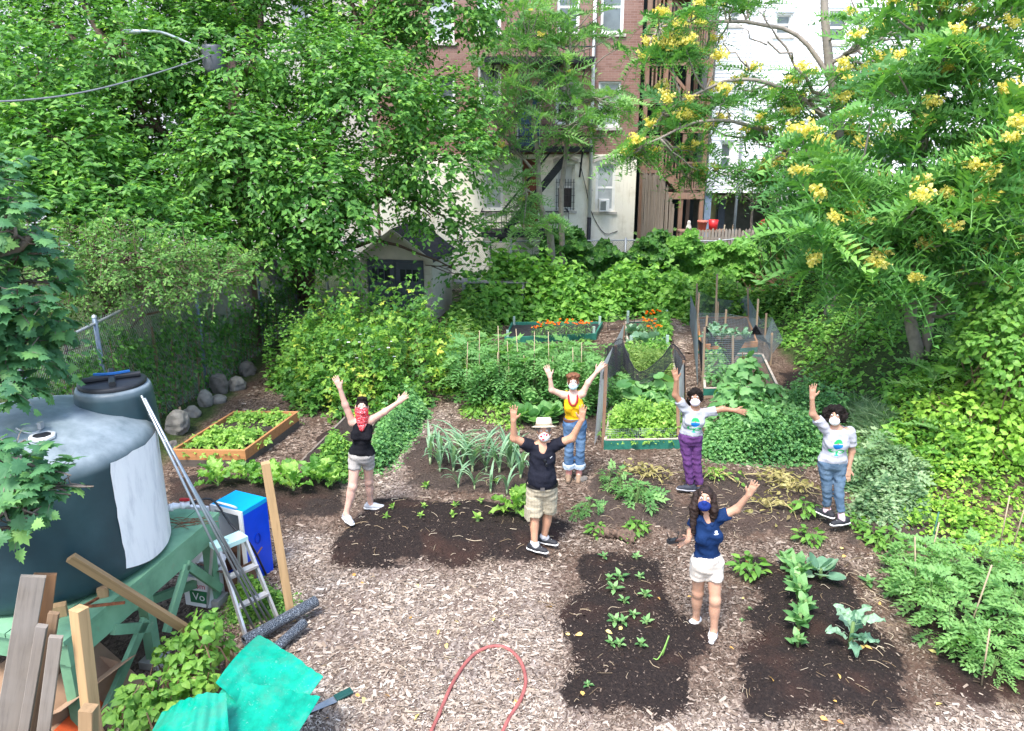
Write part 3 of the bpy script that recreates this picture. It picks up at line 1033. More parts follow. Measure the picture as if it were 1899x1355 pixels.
balcony(862, 1092, 273, 232, 'black iron fire escape balcony between brick and cream stucco storeys')
balcony(900, 1092, 112, 72, 'black iron fire escape balcony high on the brick wall')
balcony(893, 1052, 425, 386, 'black iron landing above the basement of the stucco storey', 1.2)
def stair(p0, p1, n, lab, w=.6):
    p0, p1 = np.array(p0), np.array(p1)
    t = thing('fire_escape_stair', lab, 'stair', p0)
    for dy in (0, w):
        MB().bar(p0 + [0, -dy, 0], p1 + [0, -dy, 0], .05, .2).build('stringer', M_black, t)
        MB().bar(p0 + [0, -dy, .8], p1 + [0, -dy, .8], .035, .035).build('handrail', M_black, t)
    for k in range(n):
        c = p0 + (p1 - p0) * (k + .5) / n
        MB().box(c + [0, -w / 2, 0], (.22, w - .06, .03)).build('tread', M_black, t)
    return t
stair((bx_(925), YB - .35, bz_(440)), (bx_(1048), YB - .35, bz_(290)), 12, 'black iron stair climbing past the red door', .5)
stair((bx_(905), YB - .35, bz_(275)), (bx_(1035), YB - .35, bz_(115)), 12, 'black iron stair between the two upper fire escape balconies', .5)

# white clapboard house
YW = 27.6
xw0, xw1 = at(1314, 300, YW)[0], at(2250, 300, YW)[0]
wb = thing('clapboard_house', 'tall white clapboard house behind flowering trees', 'house', ((xw0 + xw1) / 2, YW, 0))
zb = bz_(357, 1400, YW)
WW = [(1340, 1362, 15, 46), (1424, 1455, 24, 66), (1341, 1366, 262, 320), (1520, 1556, 20, 80), (1640, 1676, 20, 80), (1760, 1796, 20, 80), (1520, 1556, 250, 320), (1760, 1796, 250, 320), (1640, 1676, 250, 320)]
wh = [(at(a, 200, YW)[0], at(b, 200, YW)[0], bz_(d, 1400, YW), bz_(c, 1400, YW)) for a, b, c, d in WW]
mb = MB(); wall_cells(mb, xw0, xw1, zb, 13.5, YW, .3, wh); mb.build('wall', M_clap, wb)
MB().b2((xw0, YW + .3, zb), (xw1, YW + 9, 13.5)).build('house_body', M_clap, wb)
for h in wh: window(wb, *h, YW, M_glass, M_glass)
n = int((13.5 - zb) / .125)
for k in range(n):
    z0 = zb + k * .125
    cuts = sorted([(h[0] - .06, h[1] + .06) for h in wh if h[2] - .08 < z0 + .06 < h[3] + .05])
    x = xw0
    segs = []
    for a, b in cuts:
        segs.append((x, a)); x = b
    segs.append((x, xw1))
    mb = MB()
    for a, b in segs:
        if b - a > .05: mb.hexa([(a, YW - .028, z0), (b, YW - .028, z0), (b, YW - .002, z0), (a, YW - .002, z0), (a, YW - .01, z0 + .124), (b, YW - .01, z0 + .124), (b, YW - .002, z0 + .124), (a, YW - .002, z0 + .124)])
    tag(mb.build('clapboard', M_clap, wb), None, None, None, 'stuff' if len(segs) > 1 else None)
MB().tube([(at(1378, 200, YW)[0], YW - .1, .3), (at(1378, 200, YW)[0], YW - .1, 13)], .05, 8).build('downspout', plain('grey_pipe', (.55, .57, .6), .5), wb, True)
mb = MB(); mb.b2((xw0, YW + 2.2, 0), (xw1, YW + 2.5, zb)); mb.build('basement_wall', plain('basement_paint', (.2, .19, .17), .9), wb)
MB().b2((xw0, YW + .1, 0), (xw0 + .22, YW + .4, zb)).build('porch_pier', plain('blue_grey_paint', (.28, .36, .46), .7), wb)
MB().b2((xw0 + .22, YW + 1.2, 0), (at(1343, 400, YW)[0], YW + 1.3, zb)).build('yellow_panel', plain('ochre_paint', (.5, .42, .2), .8), wb)
MB().b2((at(1345, 400, YW)[0], YW + 1.0, 0), (at(1358, 400, YW)[0], YW + 1.15, zb - .3)).build('basement_door', plain('slate_door', (.07, .08, .1), .6), wb)
MB().b2((at(1440, 400, YW)[0], YW + .02, 0), (xw1, YW + .3, zb - .004)).build('foundation_wall', plain('grey_block', (.33, .32, .3), .9), wb)
# wooden back porch with stairs between the houses
pr = thing('wooden_porch', 'brown timber back porch with stairs and railings beside white house', 'porch', (bx_(1250), 26.9, 0))
yf, yb_ = 26.2, 28.2
PX = [bx_(a, 250, yf) for a in (1194, 1229, 1270, 1309)]
zt = 12.5
for xx in PX:
    for yy in (yf, yb_): MB().bar((xx, yy, 0), (xx, yy, zt), .13, .13, (0, 1, 0)).build('post', M_pwood, pr)
FL = [bz_(p, 1250, yf) for p in (357, 234, 109, -15)]
LD = [bz_(p, 1250, yf) for p in (310, 180, 52)]
def rail(x0, x1, z, y, n):
    r = MB().bar((x0, y, z + .95), (x1, y, z + .95), .09, .06).build('handrail', M_pwood, pr)
    MB().bar((x0, y, z + .12), (x1, y, z + .12), .05, .05).build('bottom_rail', M_pwood, r)
    for k in range(n):
        xx = x0 + (k + .5) * (x1 - x0) / n
        MB().bar((xx, y + .002, z + .1), (xx, y + .002, z + .93), .045, .035, (0, 1, 0)).build('baluster', M_pwood, r)
for z in FL:
    MB().b2((PX[1] - .07, yf - .09, z - .2), (PX[3] + .07, yf - .03, z)).build('rim_beam', M_pwood, pr)
    for k in range(14):
        MB().b2((PX[1], yf + .02 + k * .14, z - .03), (PX[3], yf + .15 + k * .14, z)).build('deck_board', M_pwood, pr)
    rail(PX[2] if z < FL[-1] else PX[1], PX[3], z, yf - .03, 9)
for z in LD:
    MB().b2((PX[0] - .07, yf - .09, z - .18), (PX[1] - .08, yf - .03, z)).build('rim_beam', M_pwood, pr)
    for k in range(14):
        MB().b2((PX[0], yf + .02 + k * .14, z - .03), (PX[1], yf + .15 + k * .14, z)).build('deck_board', M_pwood, pr)
    rail(PX[0], PX[1], z, yf - .03, 5)
for i, z in enumerate(LD):
    a, b = np.array((PX[1], yf + .1, z)), np.array((PX[2] + .05, yf + .1, FL[i] + .05))
    MB().bar(a, b, .06, .26).build('stair_stringer', M_pwood, pr)
    MB().bar(a + [0, .9, 0], b + [0, .9, 0], .06, .26).build('stair_stringer', M_pwood, pr)
    hr = MB().bar(a + [0, -.04, .95], b + [0, -.04, .95], .07, .09).build('stair_handrail', M_pwood, pr)
    for k in range(7):
        c = a + (b - a) * (k + .5) / 7
        MB().bar(c + [0, -.035, .1], c + [0, -.035, .92], .045, .035, (0, 1, 0)).build('baluster', M_pwood, hr)
    for k in range(6):
        c = a + (b - a) * (k + .5) / 6
        MB().box(c + [0, .45, .05], (.25, .86, .04)).build('tread', M_pwood, pr)
MB().b2((PX[0] - .3, yb_ + .4, 0), (PX[3] + .3, yb_ + .5, zt)).build('back_wall', plain('recess_shade_wall', (.02, .03, .032), .9), pr)  # shade of the porch recess painted as a near-black wall colour
# reed screen on the porch's lower left, curved top
rs = thing('reed_screen', 'tattered reed screen with sloping top fixed to timber porch', 'screen', (bx_(1220), 26.0, 0))
reed = wood('reed', (.3, .25, .2), .5, 14)
def reedtop(u): return bz_(318 + 62 * u ** 2.2 + 6 * math.sin(u * 9), 1220, 26)
x0, x1 = bx_(1194, 350, 26), bx_(1252, 350, 26)
mb = MB()
rr = np.random.default_rng(9)
for k in range(150):
    u = k / 149
    mb.bar((x0 + (x1 - x0) * u + rr.normal(0, .012), 26.0 + rr.normal(0, .015), 0), (x0 + (x1 - x0) * u + rr.normal(0, .03), 26.0 + rr.normal(0, .03), reedtop(u) + rr.normal(0, .05)), .016, .016)
tag(mb.build('reeds', reed, rs), None, None, None, 'stuff')
for zz in (.6, 1.5, 2.4): MB().bar((x0, 26.03, zz), (x0 + (x1 - x0) * .8, 26.03, zz), .03, .02).build('batten', M_pwood, rs)
# things at the foot of the white house
red = plain('red_paint', (.5, .02, .025), .4)
terra = plain('terracotta', (.5, .14, .1), .8)
def lath(name, prof, c, mat, lab, cat, n=20):
    return single(name, MB().lathe(prof, c, n), mat, lab, cat, c, None, True)
yq = 25.6
zq = .0
def lift(px, py, Y=yq): p = at(px, py, Y); return p
pt = lift(1302, 425); shelf_z = pt[2] - .02
bench = thing('potting_bench', 'low rough timber bench in front of the porch', 'bench', (pt[0], yq, 0))
for k in range(4): MB().b2((lift(1258, 425)[0], yq - .25 + k * .13, shelf_z - .05), (lift(1345, 425)[0], yq - .13 + k * .13, shelf_z)).build('plank', M_pwood, bench)
for a in (1260, 1300, 1343):
    for dy in (-.2, .2): MB().bar((lift(a, 425)[0], yq + dy, 0), (lift(a, 425)[0], yq + dy, shelf_z - .051), .07, .07, (0, 1, 0)).build('leg', M_pwood, bench)
lath('flower_pot', [(0, 0), (.11, 0), (.15, .24), (.17, .24), (.17, .3), (.14, .3), (.12, .06), (0, .05)], (pt[0], yq, shelf_z + .004), terra, 'terracotta red pot standing on the timber bench', 'pot')
lath('red_bucket', [(0, 0), (.13, 0), (.16, .32), (.15, .32), (.12, .02), (0, .02)], (lift(1322, 425)[0], yq, shelf_z + .004), red, 'shiny red bucket next to the terracotta pot', 'bucket')
cat_ = MB()
for px, h_, w_ in ((1277, .3, .1),):
    cat_.lathe([(0, 0), (w_, 0), (w_ * .9, .1), (w_ * .5, .2), (w_ * .6, .25), (w_ * .35, h_), (0, h_)], (lift(px, 425)[0], yq, shelf_z + .004), 12)
single('stone_figure', cat_, M_stone, 'small grey stone figure on the timber bench', 'figure', (lift(1277, 425)[0], yq, shelf_z), None, True)
def tool(px, tilt, mat, lab, name):
    b = np.array([lift(px, 430)[0], yq + .5, 0.0])
    t = thing(name, lab, 'tool', b)
    e = b + np.array([tilt, .35, 1.9])
    MB().tube([b + [0, 0, .25], e], .022, 6).build('handle', mat, t)
    MB().hexa([b + a for a in ((-.17, -.04, 0), (.17, -.04, 0), (.17, .06, 0), (-.17, .06, 0), (-.05, 0, .28), (.05, 0, .28), (.05, .04, .28), (-.05, .04, .28))]).build('head', plain('broom_bristle', (.35, .28, .16), .9), t)
tool(1342, .25, plain('broom_stick', (.5, .42, .3), .7), 'pale handled broom leaning by the ochre panel', 'broom')
tool(1366, .1, wood('rake_handle', (.4, .3, .2)), 'wooden handled rake leaning by the slate door', 'rake')
p = lift(1428, 420)
gr = thing('kettle_grill', 'red lidded kettle grill behind the picket fence', 'grill', (p[0], yq + .4, 0))
zg = p[2]
MB().lathe([(0, zg + .2), (.1, zg + .19), (.22, zg + .12), (.28, zg), (.27, zg)], (p[0], yq + .4, 0), 24).build('lid', red, gr, True)
MB().lathe([(.28, zg - .005), (.25, zg - .14), (.12, zg - .22), (0, zg - .24)], (p[0], yq + .4, 0), 24).build('bowl', M_black, gr, True)
for k in range(3):
    a = k * 2.09 + .4
    MB().tube([(p[0] + .15 * math.cos(a), yq + .4 + .15 * math.sin(a), zg - .2), (p[0] + .32 * math.cos(a), yq + .4 + .32 * math.sin(a), 0)], .015, 6).build('leg', M_black, gr)
MB().tube(path3([(p[0] - .06, yq + .4, zg + .195), (p[0], yq + .4, zg + .25), (p[0] + .06, yq + .4, zg + .195)], 7), .012, 5).build('handle', M_black, gr)
# picket fence
pf = thing('picket_fence', 'weathered grey picket fence below the white house', 'fence', (lift(1380, 430)[0], 25.0, 0))
grw = wood('grey_picket', (.3, .25, .21), weather=.6)
xa, xb = at(1285, 430, 25)[0], at(1600, 430, 25)[0]
zt_ = bz_(424, 1400, 25.0)
n = 52
for k in range(n):
    x = xa + (xb - xa) * k / (n - 1)
    h_ = zt_ + rr.normal(0, .02)
    MB().add([(x - .04, 24.99, 0), (x + .04, 24.99, 0), (x + .04, 24.99, h_ - .06), (x, 24.99, h_), (x - .04, 24.99, h_ - .06), (x - .04, 25.01, 0), (x + .04, 25.01, 0), (x + .04, 25.01, h_ - .06), (x, 25.01, h_), (x - .04, 25.01, h_ - .06)],
             [[[0, 1, 2, 3, 4], [9, 8, 7, 6, 5]], [[0, 5, 6, 1], [1, 6, 7, 2], [2, 7, 8, 3], [3, 8, 9, 4], [4, 9, 5, 0]]]).build('picket', grw, pf)
for z in (.5, zt_ - .3): MB().bar((xa, 25.03, z), (xb, 25.03, z), .035, .08).build('rail', grw, pf)
# pale houses behind the big tree on the other side
YG = 31.0
for (a, b, top, lab, c, wins) in ((-350, 330, 15, 'pale grey rendered house behind the broad leafy tree', (.45, .46, .48), ((40, 80, -60, 20), (90, 130, 170, 240), (180, 220, -60, 20), (30, 62, 160, 235))), (345, 690, 14, 'off-white rendered house half hidden by the leafy tree', (.45, .44, .4), ((420, 460, 0, 80), (540, 580, 0, 80), (540, 580, 180, 260)))):
    xa, xb = at(a, 200, YG)[0], at(b, 200, YG)[0]
    t = thing('rendered_house', lab, 'house', ((xa + xb) / 2, YG, 0))
    hs = [(at(p, 100, YG)[0], at(q_, 100, YG)[0], at(p, s_, YG)[2], at(p, r_, YG)[2]) for p, q_, r_, s_ in wins]
    mb = MB(); wall_cells(mb, xa, xb, 0, top, YG, .3, hs); mb.build('wall', plain('render_' + str(a + 500), c, .8, var=.1, scale=1.5), t)
    MB().b2((xa, YG + .3, 0), (xb, YG + 8, top)).build('house_body', MATS['render_' + str(a + 500)], t)
    MB().b2((xa - .2, YG - .3, top), (xb + .2, YG + 8, top + .3)).build('roof', M_stone, t)
    for h in hs: window(t, *h, YG, M_glass, M_glass)
# ---------------------------------------------------------------- trees
M_bark = plain('grey_bark', (.17, .14, .115), .9, var=.35, scale=14, bump=.7, bscale=40)
M_bark2 = plain('brown_bark', (.095, .062, .045), .9, var=.35, scale=12, bump=.7, bscale=40)
M_ail_bark = plain('smooth_bark', (.25, .215, .18), .8, var=.2, scale=10, bump=.4, bscale=30)
L_mul = leafmat('mulberry_leaf', [(0, (.03, .11, .028)), (.4, (.07, .21, .038)), (.75, (.14, .33, .055)), (1, (.28, .48, .08))], .32)
L_ail = leafmat('ailanthus_leaf', [(0, (.035, .13, .036)), (.5, (.085, .24, .055)), (1, (.19, .4, .09))], .3)
L_ail2 = leafmat('pale_ailanthus_leaf', [(0, (.06, .17, .055)), (.5, (.13, .3, .09)), (1, (.25, .46, .15))], .36)
L_maple = leafmat('maple_leaf', [(0, (.035, .12, .06)), (.5, (.075, .21, .08)), (1, (.18, .37, .09))], .3)
L_priv = leafmat('privet_leaf', [(0, (.045, .13, .03)), (.5, (.10, .24, .05)), (1, (.2, .36, .08))], .3)
L_ivy = leafmat('ivy_leaf', [(0, (.018, .065, .016)), (.5, (.045, .15, .025)), (1, (.12, .28, .045))], .28)
L_flow = leafmat('yellow_panicle', [(0, (.45, .45, .1)), (.5, (.66, .62, .16)), (1, (.8, .74, .28))], .3)
LEAF1, LEAF2 = T_leaf(.3, .06, .18, 1), T_leaf(.29, .07, .18, 2)
def limb(mb, pts, r0, r1, n=9, sides=6, wob=.03, r=None):
    p = path3(pts, n, wob, r)
    mb.tube(p, np.linspace(r0, r1, n), sides)
    return p
def leafy_tree(name, label, stems, lobes, nspray, tmpl, size, lm, bark, seed, nl=9, slen=(.45, .85), att=(0, 1), droop=.55, shell=.55, twigs=True, group=None):
    """stems: list of (points, r0, r1); lobes: (centre, radius)"""
    r = np.random.default_rng(seed)
    base = np.array(stems[0][0][0], float)
    t = thing(name, label, 'tree', base, group)
    tr = MB()
    tips = []
    for pts, r0, r1 in stems:
        tips.append(limb(tr, pts, r0, r1, 12, 8, .02, r))
    tr.build('trunk', bark, t, True)
    br, lf, tw = MB(), MB(), MB()
    for c, rad in lobes:
        c = np.asarray(c, float)
        st = min(tips, key=lambda q: np.min(np.linalg.norm(q - c, axis=1)))
        cand = st[len(st) // 4:]
        k = np.argmin(np.linalg.norm(cand - c, axis=1) + .8 * np.maximum(cand[:, 2] - c[2] + .8, 0))
        a = cand[k]
        mid = (a + c) / 2 + np.array([0, 0, .12 * np.linalg.norm(c - a)])
        L = np.linalg.norm(c - a)
        limb(br, [a, mid, c], .022 + .014 * L, .014, 8, 5, .04, r)
        for _ in range(5):
            e = c + rdir(1, -.4, .9, r)[0] * rad * .85
            limb(br, [c + (a - c) * r.uniform(0, .25), (c + e) / 2 + r.normal(0, .1, 3), e], .013, .004, 5, 4, .03, r)
        n = max(6, int(nspray * rad * rad))
        d = rdir(n, -.65, 1, r)
        u = shell + (1 - shell) * r.random(n) ** .6
        rt = c + d * (rad * u)[:, None] * np.array([1, 1, .8])
        dd = d + r.normal(0, .45, (n, 3)) + np.array([0, -.15, .1])
        spray_leaves(lf, tw if twigs else None, rt, dd, r.uniform(*slen, n), nl, tmpl, size, r, droop, att)
    tag(br.build('branches', bark, t, True), None, None, None, 'stuff')
    if twigs: tag(tw.build('twigs', bark, t), None, None, None, 'stuff')
    tag(lf.build('crown', lm, t), None, None, None, 'stuff')
    return t
def pix_lobes(rows):
    return [(at(px, py, Y), rad) for px, py, Y, rad in rows]
# the broad tree behind the chain link fence
rr = np.random.default_rng(21)
rows = []
for py, x0, x1, st, Y, rad in ((-90, 40, 800, 150, 20, 1.5), (30, 20, 830, 130, 19.5, 1.35), (130, 60, 800, 125, 18.7, 1.3), (220, 40, 850, 125, 18.2, 1.25), (300, 100, 840, 115, 17.8, 1.15), (370, 150, 700, 115, 17.6, 1.0), (425, 330, 640, 110, 17.6, .85)):
    for x in np.arange(x0, x1, st):
        rows.append((x + rr.uniform(-45, 45), py + rr.uniform(-28, 28), Y + rr.uniform(-1.6, 1.9), rad * rr.uniform(.75, 1.1)))
rows += [(640, 410, 17.6, .5), (800, 400, 18.6, .65), (620, 470, 17.4, .5), (560, 450, 17.2, .6), (860, 440, 19.2, .5), (850, 500, 19.4, .3), (640, 490, 18.5, .3), (450, 125, 16.6, .4), (420, 215, 16.6, .55), (470, 260, 16.6, .55), (60, 390, 14, .9), (160, 420, 14, .9), (260, 430, 14.2, .8), (0, 330, 14, .9), (340, 460, 14.5, .7), (120, 260, 15, .9), (220, 350, 14.8, .8), (60, 140, 16, .9), (20, 250, 15.5, .9), (120, 330, 15, .85)]
bA = G(560, 592); bA[2] = .3
leafy_tree('broadleaf_tree', 'broad dense green tree with many stems rising behind the chain link fence', [
    ([bA, at(540, 450, 19.4), at(500, 300, 19.2), at(470, 100, 19.0)], .2, .06), ([bA + [.25, .1, 0], at(575, 420, 19.6), at(620, 260, 19.3), at(660, 80, 19.2)], .17, .05),
    ([bA + [-.3, 0, 0], at(480, 430, 19), at(380, 320, 18.4), at(260, 200, 17.8)], .16, .05), ([bA + [.1, -.2, 0], at(600, 440, 19), at(720, 350, 18.6), at(800, 240, 18.8)], .14, .04),
    ([bA + [-.2, .2, 0], at(460, 470, 18.5), at(300, 400, 17.4), at(150, 330, 16.6)], .12, .04)],
    pix_lobes(rows), 205, KITE, (.12, .2), L_mul, M_bark2, 31, att=(.1, 1.0), twigs=False)
# fine-leaved shrub hanging over the fence
rows = [(x + rr.uniform(-15, 15), y, 12.6 + rr.uniform(-.7, .9), .55) for x, y in ((190, 460), (240, 480), (300, 500), (350, 510), (200, 530), (260, 535), (400, 515), (150, 530), (120, 580), (60, 480), (60, 560), (110, 500))]
bS = G(150, 800)
leafy_tree('privet_shrub', 'fine leaved pale green shrub spilling over the chain link fence', [([bS, at(170, 640, 12.9), at(220, 540, 12.8), at(280, 500, 12.7)], .05, .015), ([bS + [.1, .1, 0], at(230, 620, 12.8), at(330, 560, 12.6)], .04, .012), ([bS + [-.1, 0, 0], at(120, 620, 12.6), at(90, 520, 12.5)], .04, .012)],
    pix_lobes(rows), 300, KITE, (.05, .09), L_priv, M_bark2, 33, nl=11, slen=(.3, .55), att=(.1, 1), droop=.3)
# maple hanging into the picture, its trunk beside the tank
bM = np.array([-6.6, 6.2, 0.0])
rows = [(at(px, py, Y), rad) for px, py, Y, rad in ((10, 420, 6.6, .3), (40, 470, 6.8, .28), (70, 520, 7.0, .26), (20, 560, 6.5, .32), (70, 590, 6.9, .26), (30, 650, 6.6, .28), (90, 640, 7.0, .2), (-10, 700, 6.3, .28), (40, 720, 6.5, .16), (-20, 350, 6.8, .3),
        (10, 870, 5.2, .2), (50, 890, 5.2, .16), (0, 930, 5.1, .2), (50, 945, 5.1, .14), (-10, 985, 5.0, .16), (100, 900, 5.25, .08), (-70, 500, 6.5, .36), (-80, 620, 6.4, .36), (-80, 900, 5.2, .25))]
leafy_tree('maple_tree', 'maple with broad lobed leaves hanging beside the water tank', [([bM, bM + [.05, .05, 1.6], at(-90, 600, 6.5), at(0, 500, 6.6), at(60, 440, 6.7)], .16, .025), ([bM + [0, 0, .9], at(-90, 860, 5.4), at(10, 890, 5.2)], .04, .012)],
    rows, 260, MAPLE, (.1, .18), L_maple, M_bark, 35, nl=5, slen=(.16, .3), att=(.05, .95), droop=.5, shell=.25)

# trees of heaven: whorls of long pinnate leaves at branch ends
PIN = [T_pinnate(p, w, .26, dr, 1) for p, w, dr in ((8, .15, .25), (9, .14, .5), (8, .16, .8))]
PINF = [T_pinnate(p, w, .29, dr, 1) for p, w, dr in ((8, .18, .4), (8, .17, .7), (7, .19, 1.0))]
def panicle(mb, c, s, r):
    n = 130
    t = r.random(n)
    a = r.uniform(0, 6.28, n)
    k = r.integers(0, 7, n)
    lo = rdir(7, -.1, .8, r) * .55
    p = c + (lo[k] * t[:, None] + r.normal(0, .1, (n, 3)) * (1.05 - .5 * t)[:, None]) * s
    scatter(mb, (np.array([[0, 0, 0], [.5, .5, .15], [1, 0, 0], [.5, -.5, .15]], float), [np.array([[0, 1, 2, 3]])]), p, rdir(n, -1, 1, r), rdir(n, -1, 1, r), s * r.uniform(.11, .2, n), r.random(n))
def pinnate_tree(label, stems, tips, lsize, lm, seed, tset, flowers=0, fsize=.3, per=(7, 12), dead=(), bark=None, att=(0, 1), group='trees of heaven'):
    r = np.random.default_rng(seed)
    bark = bark or M_ail_bark
    base = np.array(stems[0][0][0], float)
    t = thing('tree_of_heaven', label, 'tree', base, group)
    tr, br, fl = MB(), MB(), MB()
    lf = MB()
    paths = [limb(tr, p, r0, r1, 14, 8, .015, r) for p, r0, r1 in stems]
    tr.build('trunk', bark, t, True)
    for i, c in enumerate(tips):
        c = np.asarray(c, float)
        st = min(paths, key=lambda q: np.min(np.linalg.norm(q[len(q) // 3:] - c, axis=1)))
        cand = st[len(st) // 3:]
        k = np.argmin(np.linalg.norm(cand - c, axis=1) + 1.2 * np.maximum(cand[:, 2] - c[2] + .5, 0))
        a = cand[k]
        out = nrm(c - a)
        mid = a * .45 + c * .55 + np.array([0, 0, -.06 * np.linalg.norm(c - a)])
        limb(br, [a, mid, c], .016 + .008 * np.linalg.norm(c - a), .01, 8, 5, .02, r)
        n = r.integers(*per)
        ang = np.arange(n) * 2.4 + r.uniform(0, 6)
        el = r.uniform(-.3, .5, n)
        d = np.c_[np.cos(ang) * np.cos(el), np.sin(ang) * np.cos(el), np.sin(el)] + out * .35
        pos = c - out * (r.random(n) * .28)[:, None] * lsize
        ho = c - base; ho[2] = 0
        up = np.tile([0, 0, 1.], (n, 1)) + nrm(ho) * .75 + r.normal(0, .2, (n, 3))
        s_ = lsize * r.uniform(.55, 1.1, n)
        which = r.integers(0, len(tset), n)
        for w in range(len(tset)):
            m = which == w
            scatter(lf, tset[w], pos[m], d[m], up[m], s_[m], np.clip(r.normal(.5, .2, m.sum()) * (att[1] - att[0]) + att[0], 0, 1))
        if r.random() < flowers: panicle(fl, c + np.array([0, -.05, .12 * lsize + .06]), fsize * r.uniform(.8, 1.3), r)
    if dead:
        for p in dead: limb(br, p[0], p[1], .006, 12, 5, .06, r)
    tag(br.build('branches', bark, t, True), None, None, None, 'stuff')
    tag(lf.build('crown', lm, t), None, None, None, 'stuff')
    if fl.n: tag(fl.build('flower_panicles', L_flow, t), 'yellow flower panicles', None, None, 'stuff')
    return t
def tipset(regs, r):
    out = []
    for (x0, x1, y0, y1, Y0, Y1, n) in regs:
        for _ in range(n):
            out.append(at(r.uniform(x0, x1), r.uniform(y0, y1), r.uniform(Y0, Y1)))
    return out
bR = G(1703, 672)
YR = bR[1]
tips = tipset([(1500, 1640, 400, 520, YR - 2.2, YR + .3, 16), (1600, 1880, 380, 560, YR - 2.4, YR, 22), (1480, 1700, 260, 400, YR - 1.6, YR + .8, 20), (1680, 1900, 200, 400, YR - 2, YR + .5, 24), (1620, 1900, 60, 220, YR - 1, YR + 1.2, 24), (1640, 1920, -60, 80, YR - .5, YR + 1.2, 18), (1880, 1960, 100, 560, YR - 2, YR, 10)], rr)
pinnate_tree('forked tree of heaven on the weedy bank hung with yellow flower panicles', [([bR, at(1690, 600, YR), at(1688, 540, YR), at(1700, 380, YR), at(1725, 200, YR + .3), at(1750, 0, YR + .4)], .115, .035), ([bR + [.12, .02, 0], at(1722, 600, YR), at(1740, 520, YR - .1), at(1790, 380, YR - .4), at(1850, 250, YR - .6)], .09, .03), ([at(1690, 500, YR), at(1640, 420, YR - .2), at(1580, 380, YR - .4)], .05, .02)],
    tips, .85, L_ail, 41, PINF, .75, .3, (8, 13), att=(.1, 1.0))
bR2 = G(1552, 560)
Y2 = 18.0
bR2 = np.array([at(1555, 470, Y2)[0], Y2, .3])
tips = tipset([(1190, 1330, 10, 130, Y2 - 1, Y2 + 1.5, 22), (1200, 1330, 170, 250, Y2 - 1, Y2 + 1, 18), (1150, 1230, 250, 300, Y2 - 1, Y2, 7), (1270, 1330, 280, 340, Y2 - 1, Y2, 9), (1330, 1500, 140, 260, Y2 - 1, Y2 + 1, 26), (1380, 1480, 250, 370, Y2 - 1, Y2 + 1, 18), (1480, 1640, 100, 360, Y2 - 1.5, Y2 + 1, 38), (1560, 1700, 20, 200, Y2 - 1, Y2 + 1, 18), (1330, 1420, -30, 20, Y2 - 1, Y2 + 1, 8), (1520, 1640, 330, 430, Y2 - 1, Y2 + .5, 12)], rr)
A = lambda *a: [at(x, y, Y2 + d) for x, y, d in a]
pinnate_tree('tall straight tree of heaven with bare grey limbs before the clapboard house', [([bR2, *A((1556, 330, 0), (1548, 180, 0), (1530, 40, .1), (1520, -120, .2))], .16, .07), (A((1553, 250, 0), (1510, 200, -.3), (1440, 160, -.4), (1350, 150, -.5), (1230, 210, -.6)), .07, .02), (A((1552, 300, 0), (1480, 290, -.4), (1400, 235, -.6), (1300, 225, -.8), (1190, 270, -.9)), .06, .02), (A((1540, 120, 0), (1590, 90, -.2), (1650, 60, -.3)), .05, .02), (A((1545, 160, 0), (1470, 60, .2), (1330, 40, .3), (1220, 50, .3)), .06, .02)],
    tips, .78, L_ail, 43, PIN, .75, .34, (6, 10), dead=[(A((1552, 200, 0), (1500, 150, -.6), (1440, 60, -.8), (1400, 20, -.9)), .05), (A((1555, 130, 0), (1590, 60, -.5), (1570, -20, -.6)), .05), (A((1470, 110, -.7), (1400, 70, -.8), (1360, 55, -.9)), .025), (A((1580, 90, -.5), (1640, 60, -.6), (1690, 10, -.7)), .03), (A((1390, 130, -.5), (1350, 90, -.5), (1345, 40, -.5)), .02)])
bC = np.array([at(1018, 505, 23.6)[0], 23.6, 0.0])
bC2 = np.array([at(1046, 500, 24.2)[0], 24.2, 0.0])
A = lambda *a: [at(x, y, 23.6 + d) for x, y, d in a]
tips = tipset([(880, 1060, 70, 150, 22.8, 24.8, 18), (860, 1160, 150, 220, 22.4, 24.6, 28), (880, 960, 230, 290, 22.6, 24, 6), (1080, 1180, 170, 260, 22.6, 24, 12), (920, 990, 310, 400, 22.2, 23.4, 9), (1000, 1080, 230, 280, 22.6, 24, 5), (900, 1150, -30, 90, 23, 25, 30), (950, 1040, 400, 450, 22.2, 23.2, 7)], rr)
pinnate_tree('slender twin-stemmed tree of heaven in front of the fire escapes', [([bC, *A((1022, 450, 0), (1003, 380, 0), (997, 290, 0), (985, 190, 0), (975, 90, 0))], .13, .03), ([bC2, *A((1040, 380, .4), (1050, 280, .4), (1052, 180, .4), (1058, 60, .4))], .1, .03), (A((998, 300, 0), (1030, 220, -.2), (1100, 180, -.3)), .05, .015), (A((1000, 330, 0), (950, 270, -.2), (900, 200, -.3)), .05, .015), (A((1003, 370, 0), (960, 340, -.5), (930, 330, -.6)), .03, .012)],
    tips, .92, L_ail2, 45, PIN, .06, .22, (5, 8))
rows = [(at(1395, 330, 25.7), .6), (at(1370, 352, 25.7), .48), (at(1420, 352, 25.7), .54)]
bX = np.array([at(1395, 430, 25.7)[0], 25.7, .0])
leafy_tree('young_tree', 'small young green tree standing before the clapboard house', [([bX, at(1395, 400, 25.7), at(1395, 340, 25.7)], .06, .02)], rows, 120, LEAF1, (.08, .13), L_priv, M_bark, 47, nl=8, slen=(.35, .6))
